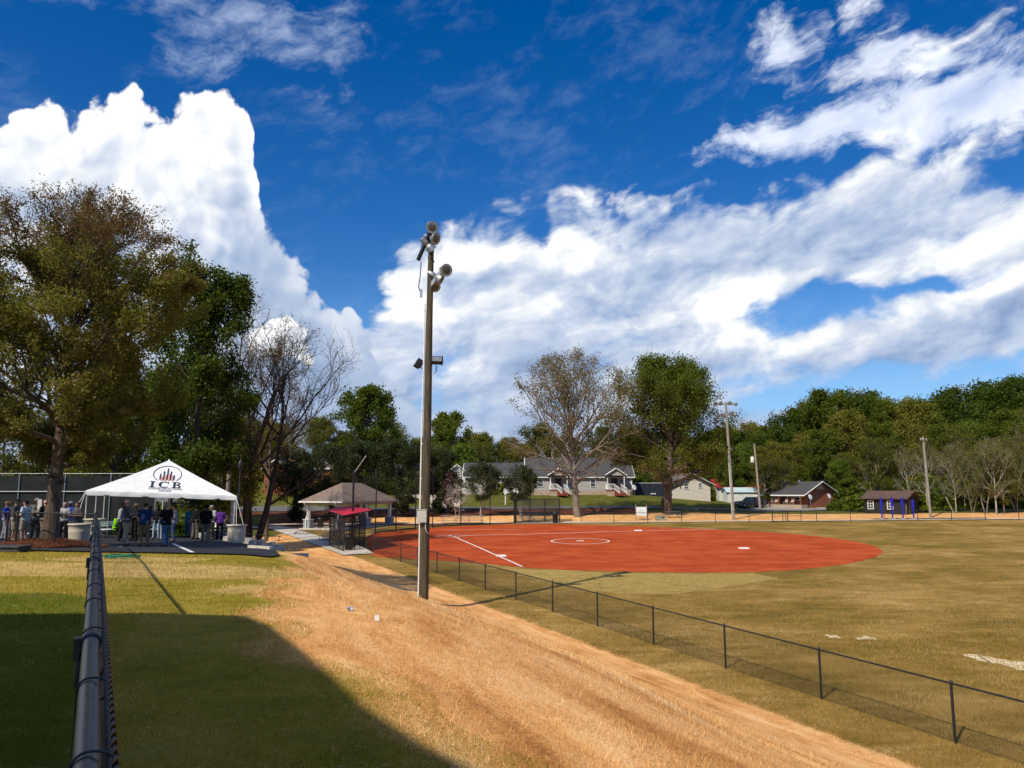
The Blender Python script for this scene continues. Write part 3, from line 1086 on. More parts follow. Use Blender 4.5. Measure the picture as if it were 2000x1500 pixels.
# cross fence with a double gate post at the left
cx0, cy0 = corner.x, corner.y
root = fence('chain_link_fence', 'short black chain-link fence with a double post in front of the big tree', [(cx0, cy0), (cx0 - 1.5, cy0 + 0.15), (cx0 - 3.05, cy0 + 0.35), (cx0 - 3.42, cy0 + 0.38), (cx0 - 6.4, cy0 + 0.7), (cx0 - 9.4, cy0 + 1.0)], 1.3, post_r=0.035, pitch=0.062, wire=0.003)
x, y, z = cam_xy(12, 26.2)
mb = MB().box((0, 0, 0.09), (2.1, 0.8, 0.14), 0.08)
mb.box((0, 0, 0.175), (2.2, 0.9, 0.04), 0.08)
o = mb.build('low_slab', pmat('slab_grey', (0.075, 0.075, 0.078), (0.045, 0.045, 0.048), 5, 0.75))
o.location = (x - 0.5, y, z)
tag(o, 'low dark grey slab on the grass at the left picture edge beneath the fence posts', 'slab')


# ================================================================== light poles
def near_pole():
    px, py_ = -3.62, 32.6
    z0 = float(ground_z(px, py_))
    top = z_at(458, py_)
    H = top - z0
    root = thing('light_pole', 'tall weathered wooden floodlight pole standing on the straw bank by the low fence', 'light pole', (px, py_, z0))
    lean = Vector((0.12, 0, 0))
    mb = MB().tube([(0, 0, -0.5), (0, 0, 0), (0.02, 0, H * 0.25), (0.05, 0, H * 0.5), (0.06, 0, H * 0.75), (0.10, 0, H)], [0.20, 0.195, 0.182, 0.165, 0.145, 0.12], 18)
    mb.build('pole', pole_wood, root)

    def zz(p):
        return z_at(p, py_) - z0

    def xx(p, r=500):
        return x_at(p, r, py_) - px
    # pale conduit on the left side, up to the lower lamps
    mb = MB().tube([(-0.215, -0.03, 0.1), (-0.205, -0.03, H * 0.2), (-0.185, -0.03, H * .45), (-0.15, -0.02, H * .62), (-0.135, -.02, H * .80)], 0.032, 10)
    for q in np.linspace(0.6, H * 0.78, 9):
        mb.box((-0.2 + 0.06 * q / H, -0.03, q), (0.10, 0.075, 0.03))
    mb.build('conduit', white_paint, root)
    # enclosure
    z_ = zz(1008)
    mb = MB().box((-0.10, -0.255, z_), (0.40, 0.16, 0.50))
    mb.box((-0.10, -0.255, z_ + 0.265), (0.44, 0.20, 0.03))
    e = mb.build('switch_box', grey_box, root)
    mb = MB().box((0.105, -0.30, z_), (0.02, 0.05, 0.10))
    mb.box((-0.10, -0.339, z_), (0.34, 0.012, 0.44))
    mb.build('door', grey_box, e)
    MB().tube([(0.05, -0.24, z_ - 0.25), (0.06, -0.24, z_ - 0.5), (0.12, -0.22, z_ - 0.66), (0.20, -0.12, z_ - 0.70)], 0.014, 8).build('cable', white_paint, root)
    # flood lights half way up
    zf_ = zz(706)

    def small_flood(c, yaw, tilt):
        M = Matrix.Translation(c) @ Matrix.Rotation(yaw, 4, 'Z') @ Matrix.Rotation(tilt, 4, 'X')
        mb = MB()
        mb.prism([(-0.26, -0.14), (0.26, -0.14), (0.22, 0.14), (-0.22, 0.14)], -0.16, 0.06, 'y')
        for q in (-0.24, 0.24):
            mb.box((q, -0.05, 0), (0.04, 0.26, 0.34))
        for q in np.linspace(-0.18, 0.18, 6):
            mb.box((q, 0.09, 0), (0.015, 0.06, 0.24))
        mb.v = [tuple(M @ Vector(p)) for p in mb.v]
        o_ = mb.build('flood_light', black_metal, root)
        mb = MB().box((0, -0.170, 0), (0.40, 0.012, 0.20))
        mb.v = [tuple(M @ Vector(p)) for p in mb.v]
        mb.build('lens', galv, o_)
        return o_
    small_flood(Vector((0.40, -0.12, zf_)), 0.25, -0.35)
    small_flood(Vector((-0.36, 0.22, zf_ - 0.08)), -1.3, -0.5)
    MB().tube([(0.40, -0.06, zf_ - 0.17), (0.40, -0.05, zf_ - 0.40), (0.30, -0.03, zf_ - 0.52), (0.12, -0.02, zf_ - 0.55)], 0.026, 8).build('bracket', galv, root)
    MB().tube([(-0.3, 0.18, zf_ - 0.2), (-0.15, 0.1, zf_ - 0.38)], 0.02, 8).build('bracket', galv, root)
    # crossarms (they run away from the viewer, to the left and back) with the round stadium lamps
    armd = Vector((-0.62, 0.0, 0)).normalized()

    def crossarm(zc, a, b, wood=True):
        d = (b - a).normalized()
        mb = MB()
        n1 = Vector((d.y, -d.x, 0))
        c = (a + b) / 2
        mb.box(c, ((b - a).length, 0.11, 0.15), math.atan2(d.y, d.x), ry=-math.asin(d.z))
        return mb.build('crossarm', black_metal if wood else galv, root)

    def lamp(c, aim, R_=0.30):
        """spun-aluminium reflector with ballast housing behind it"""
        d = Vector(aim).normalized()
        M = d.to_track_quat('Z', 'Y').to_matrix().to_4x4()
        mb = MB().lathe([(0.07, -0.30), (0.12, -0.26), (0.20, -0.16), (R_ * 0.92, -0.03), (R_, 0.0), (R_ * 1.03, 0.02), (R_, 0.035), (R_ * 0.95, 0.03)], (0, 0, 0), 24, M=M)
        mb.v = [tuple(Vector(p) + c) for p in mb.v]
        o_ = mb.build('lamp', galv, root)
        mb = MB().lathe([(R_ * 0.97, 0.012), (R_ * 0.6, 0.034), (0.0001, 0.042)], (0, 0, 0), 24, M=M)
        mb.v = [tuple(Vector(p) + c) for p in mb.v]
        mb.build('lens', lens_glass, o_)
        mb = MB()
        q = c - d * 0.46
        mb.tube([c - d * 0.28, c - d * 0.34, c - d * 0.62, c - d * 0.66], [0.09, 0.125, 0.125, 0.10], 12)
        mb.build('ballast_housing', galv, o_)
        return o_
    zt = zz(480)
    # upper tier
    crossarm(0, Vector((xx(815, 505), 0.25, zz(505))), Vector((xx(846, 450), -0.35, zz(448))))
    lamp(Vector((xx(846, 452), -0.45, zz(451))), (0.35, -1.0, -0.32), 0.265)
    lamp(Vector((xx(852, 470), -0.25, zz(470))), (0.85, -0.55, -0.38), 0.27)
    lamp(Vector((xx(844, 488), -0.1, zz(489))), (0.75, 0.45, -0.75), 0.22)
    MB().box((xx(840, 500), 0.1, zz(502)), (0.20, 0.16, 0.16), 0.4, 0.3).build('ballast_box', galv, root)
    # lower tier
    crossarm(0, Vector((xx(838, 560), -0.02, zz(563))), Vector((xx(866, 532), -0.3, zz(530))), False)
    lamp(Vector((xx(873, 533), -0.42, zz(533))), (0.45, -1.0, -0.35), 0.27)
    lamp(Vector((xx(862, 546), -0.15, zz(548))), (0.9, -0.1, -0.55), 0.24)
    lamp(Vector((xx(849, 556), 0.05, zz(560))), (0.25, -0.75, -0.75), 0.25)
    # loose cables
    MB().tube([(xx(823, 510), -0.05, zz(512)), (xx(821, 540), -0.06, zz(540)), (xx(818, 560), -0.06, zz(560)), (xx(822, 572), -0.06, zz(573))], 0.022, 6).build('cable', black_vinyl, root)
    MB().box((xx(823, 576), -0.08, zz(574)), (0.09, 0.12, 0.34)).build('junction_box', galv, root)
    MB().tube([(xx(838, 570), -0.1, zz(571)), (xx(841, 575), -0.1, zz(577)), (xx(840, 590), -0.08, zz(590)), (xx(838.5, 620), -0.08, zz(620))], 0.012, 6).build('cable', galv, root)
    MB().tube([(0.1, -0.17, zz(505)), (0.24, -0.02, zz(512))], 0.03, 6).build('bracket', black_metal, root)
    return root


near_pole()


def far_light_pole(px, Y, top_py, label, lamps=True):
    x, y, z = cam_xy(px, Y)
    H = z_at(top_py, Y) - z
    root = thing('light_pole', label, 'light pole', (x, y, z))
    lean = -0.45
    MB().tube([(0, 0, -0.3), (lean * 0.5, 0, H * 0.5), (lean, 0, H)], [0.21, 0.18, 0.14], 12).build('pole', grey_wood, root)
    MB().tube([(-0.20, -0.05, 0.2), (lean * .5 - 0.16, -0.05, H * .5)], 0.035, 6).build('conduit', white_paint, root)
    for k, zc in enumerate((H - 0.3, H - 1.7)):
        o_ = MB().box((lean, 0, zc), (3.0 - 0.4 * k, 0.12, 0.14)).build('crossarm', galv, root)
        for q in ((-1.35, -0.7, 0.45, 1.3) if k == 0 else (-1.1, -0.45, 0.7, 1.15)):
            d = Vector((random.uniform(-0.6, 0.6), -1, -0.4)).normalized()
            if q > 1:
                d = Vector((0.9, -0.5, -0.35)).normalized()
            M = d.to_track_quat('Z', 'Y').to_matrix().to_4x4()
            mb = MB().lathe([(0.07, -0.35), (0.13, -0.28), (0.24, -0.1), (0.30, 0.0), (0.27, 0.02), (0.0001, 0.03)], (lean + q, -0.25, zc + random.uniform(-0.1, 0.25)), 14, M=M)
            mb.build('lamp', galv, root)
    zb = H * 0.60
    MB().tube([(lean * .6 + 0.05, -0.15, zb), (lean * .6 + 0.5, -0.2, zb - 0.05)], 0.05, 6).build('bracket', galv, root)
    MB().box((lean * .6 + 0.55, -0.25, zb), (0.35, 0.25, 0.22)).build('flood_light', black_metal, root)
    MB().box((lean * .6 - 0.25, -0.1, zb + 0.2), (0.3, 0.2, 0.3)).build('flood_light', black_metal, root)
    return root


far_light_pole(1433, 97, 785, 'grey floodlight pole with two arms of lamps beyond the outfield fence')


def utility_pole(px, Y, top_py, label, transformer=False, lean=-0.3, arm=True, base_py=None, mat=None):
    x, y, z = cam_xy(px, Y)
    H = z_at(top_py, Y) - z
    root = thing('utility_pole', label, 'utility pole', (x, y, z))
    MB().tube([(0, 0, -0.3), (lean * 0.5, 0, H * 0.5), (lean, 0, H)], [0.17, 0.15, 0.115], 10).build('pole', mat or grey_wood, root)
    if transformer:
        MB().lathe([(0.24, 0), (0.26, 0.05), (0.26, 0.75), (0.2, 0.85), (0.05, 0.9)], (lean - 0.42, -0.1, H - 2.9), 12).build('transformer', white_paint, root)
        MB().box((lean * .9 - 0.15, -0.1, H - 2.5), (0.3, 0.1, 0.1)).build('bracket', galv, root)
    if arm:
        MB().box((lean, -0.1, H - 0.4), (1.4, 0.1, 0.11), 0.5).build('crossarm', grey_wood, root)
        for q in (-0.6, -0.25, 0.6):
            MB().lathe([(0.04, 0), (0.06, 0.06), (0.03, 0.14)], (lean + q * math.cos(.5), -0.1 + q * math.sin(.5), H - 0.34), 8).build('insulator', white_paint, root)
    return root


utility_pole(1485, 118, 866, 'pale utility pole carrying a white transformer can beside the brick house', True, -0.5, False, mat=pmat('pinkish_pole_wood', (0.42, 0.33, 0.27), (0.28, 0.22, 0.18), 4, 0.9))
up = utility_pole(1818, 98, 853, 'grey utility pole beside the small black shed in front of the wood', False, -0.25, True)
up2 = utility_pole(932, 150, 870, 'brown utility pole with a street lamp rising behind the grey house roofs', False, 0.0, False)
MB().tube([(0, -0.1, 9.1), (-0.6, -0.15, 9.5), (-1.5, -0.2, 9.45)], 0.05, 6).build('lamp_arm', galv, up2)
MB().box((-1.7, -0.2, 9.42), (0.6, 0.22, 0.14)).build('street_lamp_head', white_paint, up2)
# guy stub and wire behind the shed pole
x, y, z = cam_xy(1866, 97)
o = MB().tube([(0.1, 0, 0), (-0.85, 0.3, 2.6)], 0.045, 6).build('guy_wire_guard', pmat('guard_tan', (0.5, 0.42, 0.3), (0.4, 0.33, 0.22), 3, 0.7))
o.location = (x, y, z)
tag(o, 'pale slanted guy wire guard leaning from the ground towards the shed pole', 'guy wire')
for (pa, ya, da), (pb, yb, db), sag, lab in (((1814, 862, 98), (1481, 872, 118), 0.6, 'thin power line strung between the two pale utility poles'), ((1481, 874, 118), (932, 876, 150), 1.6, 'thin power line crossing above the grey house roofs'), ((1814, 860, 98), (2300, 800, 90), 0.8, 'thin power line leaving the shed pole to the right')):
    a, b = Vector((x_at(pa, ya, da), da, z_at(ya, da))), Vector((x_at(pb, yb, db), db, z_at(yb, db)))
    pts = [a.lerp(b, t) + Vector((0, 0, -4 * sag * t * (1 - t))) for t in np.linspace(0, 1, 16)]
    o = MB().tube([p - a for p in pts], 0.016, 4).build('power_line', black_vinyl)
    o.location = a
    tag(o, lab, 'power line')


# building behind and left of the photographer whose shade covers the near lawn
def shade_building():
    Hb = 7.6
    edge = [Vector((-34, 13.2, -0.2))]
    for q in ((0, 1192), (300, 1190), (480, 1196), (530, 1216), (600, 1268), (720, 1372), (830, 1440), (960, 1505)):
        e = lot_pt(*q)
        edge.append(Vector((e[0], e[1], float(ground_z(*e)))))
    edge.append(edge[-1] + (edge[-1] - edge[-2]) * 3)
    roof = [e - sun_to * ((Hb - e.z) / -sun_to.z) for e in edge]
    for p in roof:
        p.z = 0
    roof += [roof[-1] + Vector((-6, -8, 0)), Vector((-46, -14, 0))]
    base = roof[1].copy()
    root = thing('building', 'pale masonry building behind the viewer that shades the near lawn', 'building', (base.x, base.y, 0))
    P = [(p.x - base.x, p.y - base.y) for p in roof]
    MB().prism(P, -3.5, Hb - 0.5).build('wall', pmat('pale_masonry', (0.62, 0.56, 0.48), (0.55, 0.5, 0.42), 2, 0.9), root)
    MB().prism(P, Hb - 0.5, Hb).build('roof', pmat('roof_edge', (0.3, 0.3, 0.3), (0.22, 0.22, 0.22), 2, 0.8), root)


shade_building()

# ================================================================== tent
def glyph_text(txt, size, mat, parent, M, name='lettering'):
    cu = bpy.data.curves.new('t', 'FONT')
    cu.body = txt
    cu.size = size
    cu.align_x = 'CENTER'
    cu.extrude = 0.002
    to = bpy.data.objects.new('t', cu)
    col.objects.link(to)
    bpy.context.view_layer.update()
    me = bpy.data.meshes.new_from_object(to.evaluated_get(bpy.context.evaluated_depsgraph_get()))
    bpy.data.objects.remove(to)
    me.transform(M)
    me.name = name
    return link_mesh(name, me, mat, parent)


def tent():
    th = R(21)                                    # the front faces the photographer
    fm = Vector((x_at(319, 966, 41.5), 41.5, 0))   # middle of the front eave
    ex_ = Vector((math.cos(th), math.sin(th), 0))
    ey_ = Vector((-math.sin(th), math.cos(th), 0))
    h = 3.66
    ctr = fm + ey_ * h
    cxm = ctr.x
    zc = float(ground_z(ctr.x, ctr.y)) + 0.05
    root = thing('canopy_tent', 'white pyramid event tent with a company logo set up on the car park', 'tent', (ctr.x, ctr.y, zc), th)
    Y0 = fm.y
    zl = z_at(958, (fm - ex_ * h).y) - zc
    zr = z_at(968.5, (fm + ex_ * h).y) - zc
    zp = z_at(899, ctr.y) - zc

    def gz_(x, y):
        p = ctr + ex_ * x + ey_ * y
        return float(ground_z(p.x, p.y)) + 0.05 - zc

    def ez(x):
        return zl + (zr - zl) * (x + h) / (2 * h)
    vinyl = pmat('white_vinyl', (0.84, 0.84, 0.83), (0.76, 0.76, 0.75), 2.5, 0.45, 0.25, 3, spec=0.3)
    # roof: four panels, each a grid that sags a little between peak and eave
    cs = [(-h, -h), (h, -h), (h, h), (-h, h)]
    N_ = 10
    for i in range(4):
        a, b = cs[i], cs[(i + 1) % 4]
        V, Fs, rows = [], [], []
        for r in range(N_ + 1):
            t = r / N_
            row = []
            for c_ in range(N_ + 1):
                u = c_ / N_
                ex, ey = a[0] + (b[0] - a[0]) * u, a[1] + (b[1] - a[1]) * u
                x, y = ex * (1 - t), ey * (1 - t)
                z = ez(ex) * (1 - t) + zp * t - 0.10 * math.sin(math.pi * t) * (0.5 + 0.5 * math.sin(math.pi * u)) + (0.012 * math.sin(u * 25) * (1 - t))
                row.append(len(V))
                V.append((x, y, z))
            rows.append(row)
        for r in range(N_):
            for c_ in range(N_):
                Fs.append((rows[r][c_], rows[r][c_ + 1], rows[r + 1][c_ + 1], rows[r + 1][c_]))
        MB().add(V, Fs, True).build('roof_panel', vinyl, root)
        # valance with a notch at each quarter
        V, Fs = [], []
        m = 48
        for c_ in range(m + 1):
            u = c_ / m
            ex, ey = a[0] + (b[0] - a[0]) * u, a[1] + (b[1] - a[1]) * u
            o_ = 1.004 + 0.004 * math.sin(u * 40)
            q = min(abs(u - k) for k in (0.135, 0.385, 0.63, 0.87))
            drop = 0.24 - max(0, 0.09 - q * 4.5)
            V += [(ex * 1.002, ey * 1.002, ez(ex) + 0.005), (ex * (o_ + 0.004), ey * (o_ + 0.004), ez(ex) - 0.10), (ex * o_, ey * o_, ez(ex) - drop)]
        for c_ in range(m):
            for k in (0, 1):
                Fs.append((3 * c_ + k, 3 * c_ + 3 + k, 3 * c_ + 4 + k, 3 * c_ + 1 + k))
        MB().add(V, Fs, True).build('valance', vinyl, root)
    MB().lathe([(0.10, zp - 0.06), (0.05, zp + 0.0), (0.01, zp + 0.08)], (0, 0, 0), 10).build('peak_cap', vinyl, root)
    alu = pmat('tent_pole', (0.66, 0.66, 0.65), (0.55, 0.55, 0.54), 6, 0.4, metal=0.3)
    e = h - 0.06
    for x, y in ((-e, -e), (0, -e), (e, -e), (e, 0), (e, e), (0, e), (-e, e), (-e, 0)):
        zg = gz_(x, y)
        l_ = MB().tube([(x, y, zg), (x, y, ez(x) - 0.03)], 0.032, 8).build('leg', alu, root)
        MB().box((x, y, zg + 0.012), (0.16, 0.16, 0.02)).build('foot_plate', alu, l_)
    for i in range(4):
        a, b = cs[i], cs[(i + 1) % 4]
        MB().tube([(a[0] * .98, a[1] * .98, ez(a[0]) - 0.05), (b[0] * .98, b[1] * .98, ez(b[0]) - 0.05)], 0.028, 8).build('eave_pole', alu, root)
        MB().tube([(a[0] * .98, a[1] * .98, ez(a[0]) - 0.06), (0, 0, zp - 0.12)], 0.028, 8).build('hip_pole', alu, root)
    # straps that tie the corners to the water barrels
    strap = pmat('strap_webbing', (0.70, 0.70, 0.68), (0.6, 0.6, 0.58), 9, 0.8)
    for sx, dx, dy in ((-1, -0.8, -0.9), (-1, -0.3, -1.2), (1, 0.45, -0.9), (1, 0.05, -1.2)):
        MB().tube([(sx * h, -h, ez(sx * h) - 0.06), (sx * h + dx, -h + dy, 0.62)], 0.014, 5).build('strap', strap, root)
    # logo on the front panel: u along the eave, v up the slope
    n_ = Vector((0, zp - ez(0), -h)).normalized()
    n_ = Vector((0, -(zp - ez(0)), h)).normalized()
    vdir = Vector((0, h, zp - ez(0))).normalized()
    base = Vector((0.04, -h, ez(0.04)))
    slope = math.hypot(h, zp - ez(0))
    k_s = h / 2.93

    def sag(v):
        return -0.10 * math.sin(math.pi * v / slope) * 0.97
    navy = pmat('logo_navy', (0.020, 0.030, 0.065), (0.015, 0.022, 0.05), 5, 0.5)
    red = pmat('logo_red', (0.55, 0.10, 0.07), (0.5, 0.08, 0.06), 5, 0.5)

    def S(u, v):
        v = float(np.interp(v, [0.24, 0.40, 0.62, 1.0, 1.2, 2.15], [0.14, 0.38, 0.58, 1.20, 1.36, 2.74])) * k_s
        u = u * k_s
        return base + Vector((u, 0, (zr - zl) / (2 * h) * u)) + vdir * v + Vector((0, 0, sag(v) + 0.022 )) + n_ * 0.012
    def flat(polys, name, mat):
        mb = MB()
        for q in polys:
            mb.poly([S(*p) for p in q])
        return mb.build(name, mat, root)

    def arc(cx_, cy_, rx, ry, w, t0, t1, n=40, wy=None):
        wy = w if wy is None else wy
        out = []
        for k in range(n):
            a0, a1 = t0 + (t1 - t0) * k / n, t0 + (t1 - t0) * (k + 1) / n
            out.append([(cx_ + rx * math.cos(a0), cy_ + ry * math.sin(a0)), (cx_ + rx * math.cos(a1), cy_ + ry * math.sin(a1)), (cx_ + (rx - w) * math.cos(a1), cy_ + (ry - wy) * math.sin(a1)), (cx_ + (rx - w) * math.cos(a0), cy_ + (ry - wy) * math.sin(a0))])
        return out
    # the logo is stretched up the slope (it is seen foreshortened)
    k = 1.0 / 0.60
    vc = 1.30
    flat(arc(0, vc + 0.30, 0.585, 0.55, 0.030, R(-50), R(230), 48), 'logo_ring', navy)
    bars = []
    rb = []
    for i, (u, hh) in enumerate(((-0.28, 0.40), (-0.14, 0.58), (0.0, 0.76), (0.14, 0.58), (0.28, 0.34))):
        bars.append([(u - 0.025, vc - 0.08), (u + 0.025, vc - 0.08), (u + 0.025, vc - 0.08 + hh), (u - 0.025, vc - 0.08 + hh)])
        if i < 4:
            rb.append([(u + 0.04, vc - 0.16), (u + 0.105, vc - 0.16), (u + 0.105, vc - 0.08 + hh * 0.55), (u + 0.04, vc - 0.08 + hh * 0.55)])
    flat(bars, 'logo_bars', navy)
    flat(rb, 'logo_red_bars', pmat('logo_pale_red', (0.72, 0.36, 0.30), (0.66, 0.3, 0.25), 5, 0.5))
    # I C B with serifs
    b0, t0 = 0.62, 1.00
    I = [[(-0.58, b0), (-0.50, b0), (-0.50, t0), (-0.58, t0)], [(-0.64, b0), (-0.44, b0), (-0.44, b0 + .035), (-0.64, b0 + .035)], [(-0.64, t0 - .035), (-0.44, t0 - .035), (-0.44, t0), (-0.64, t0)]]
    Cc = []
    nseg = 28
    for i in range(nseg):
        a0, a1 = R(48) + R(264) * i / nseg, R(48) + R(264) * (i + 1) / nseg
        w0, w1 = (0.03 + 0.07 * max(0, -math.cos(a)) for a in (a0, a1))
        mid = (b0 + t0) / 2
        Cc.append([(-0.06 + 0.23 * math.cos(a0), mid + 0.19 * math.sin(a0)), (-0.06 + 0.23 * math.cos(a1), mid + 0.19 * math.sin(a1)), (-0.06 + (0.23 - w1) * math.cos(a1), mid + (0.19 - 0.035) * math.sin(a1)), (-0.06 + (0.23 - w0) * math.cos(a0), mid + (0.19 - 0.035) * math.sin(a0))])
    Cc.append([(0.07, t0 - 0.13), (0.10, t0 - 0.13), (0.10, t0), (0.08, t0)])
    Bb = [[(0.30, b0), (0.38, b0), (0.38, t0), (0.30, t0)], [(0.25, b0), (0.44, b0), (0.44, b0 + .035), (0.25, b0 + .035)], [(0.25, t0 - .035), (0.44, t0 - .035), (0.44, t0), (0.25, t0)], [(0.36, 0.80), (0.46, 0.80), (0.46, 0.835), (0.36, 0.835)]]
    Bb += arc(0.44, 0.91, 0.13, 0.09, 0.07, -math.pi / 2, math.pi / 2, 14, 0.03)
    Bb += arc(0.44, 0.715, 0.16, 0.098, 0.075, -math.pi / 2, math.pi / 2, 14, 0.03)
    flat(I + Cc + Bb, 'logo_letters', navy)
    ang = math.atan2(zp - ez(0), h)
    for txt, v, sz in (('CONSTRUCTION', 0.40, 0.21), ('GROUP', 0.24, 0.19)):
        p = S(0, v)
        M = Matrix.Translation(p) @ Matrix.Rotation(-math.atan2(zl - zr, 2 * h), 4, 'Y').inverted() @ Matrix.Rotation(ang, 4, 'X') @ Matrix.Diagonal((1, 1.4, 1, 1))
        glyph_text(txt, sz, navy, root, M)
    return root


tent()


# ---- water barrels that weigh down the tent
def tub(px, Y, label, r=0.37, hgt=0.72, squat=False):
    x, y, z = cam_xy(px, Y)
    root = thing('ballast_tub', label, 'tub', (x, y, z + 0.05), random.random() * 6, 'cream water tubs holding the tent down')
    m_ = pmat('cream_plastic', (0.68, 0.60, 0.47), (0.58, 0.50, 0.38), 3, 0.5)
    prof = [(r * 0.86, 0.0), (r * 0.88, 0.04), (r * 0.94, hgt * 0.55), (r * 0.965, hgt * 0.60), (r * 0.965, hgt * 0.65), (r * 0.95, hgt * 0.69), (r * 0.98, hgt * 0.93), (r * 1.07, hgt * 0.95), (r * 1.07, hgt)]
    MB().lathe(prof, n=28).build('body', m_, root)
    MB().lathe([(r * 1.075, hgt - 0.03), (r * 1.075, hgt + 0.012), (r * 0.98, hgt + 0.018), (0.06, hgt + 0.03), (0.0001, hgt + 0.03)], n=28).build('lid', m_, root)
    mb = MB()
    for k in range(9):
        t = math.pi * k / 8
        mb.box((0.1 * math.cos(t), -r * 0.905, 0.10 + 0.10 * math.sin(t)), (0.022, 0.03, 0.022))
    root.rotation_euler.z = 0.1
    mb.build('embossed_arch', m_, root)


tub(461, 39.6, 'cream water tub at the right front corner of the white tent', 0.46, 0.88)
tub(153, 33.0, 'cream water tub behind the chain-link fence beside the big tree', 0.43, 0.80)
tub(182, 40.2, 'cream water tub half hidden behind the fence corner at the tent', 0.48, 0.95)

# ---- folding chairs
chair_white = pmat('chair_plastic', (0.74, 0.73, 0.70), (0.64, 0.63, 0.60), 5, 0.45)


def folding_chair(px, Y, rz, label):
    x, y, z = cam_xy(px, Y)
    root = thing('folding_chair', label, 'chair', (x, y, z + 0.055), rz, 'white folding chairs under the tent')
    mb = MB().box((0, 0, 0.445), (0.42, 0.42, 0.035), rx=R(-4))
    mb.build('seat', chair_white, root)
    mb = MB()
    for k in range(3):
        mb.box((0, -0.235 - 0.012 * k, 0.63 + 0.085 * k), (0.40, 0.02, 0.065), rx=R(8))
    mb.build('backrest', chair_white, root)
    for s in (-1, 1):
        MB().tube([(0.215 * s, -0.29, 0.86), (0.215 * s, -0.20, 0.45), (0.215 * s, 0.24, 0.0)], 0.0135, 8).build('leg', black_metal, root)
        MB().tube([(0.195 * s, 0.16, 0.43), (0.195 * s, -0.28, 0.0)], 0.0135, 8).build('leg', black_metal, root)
    MB().tube([(-0.2, -0.23, 0.06), (0.2, -0.23, 0.06)], 0.01, 6).build('stretcher', black_metal, root)
    return root


for px, Y, rz, lab in ((207, 39.4, -2.2, 'white folding chair nearest the fence corner under the left tent edge'), (216, 40.6, -2.2, 'second white folding chair from the fence corner, beside the neon-green shirt'), (300, 42.4, 0.4, 'white folding chair behind the man in the navy polo'), (413, 42.5, 2.4, 'leftmost white folding chair in the row at the right tent legs'), (419, 43.2, 2.4, 'second white folding chair in the row at the right tent legs'), (425, 43.9, 2.4, 'third white folding chair in the row at the right tent legs'), (431, 44.6, 2.4, 'rightmost white folding chair in the row at the right tent legs')):
    folding_chair(px, Y, rz, lab)


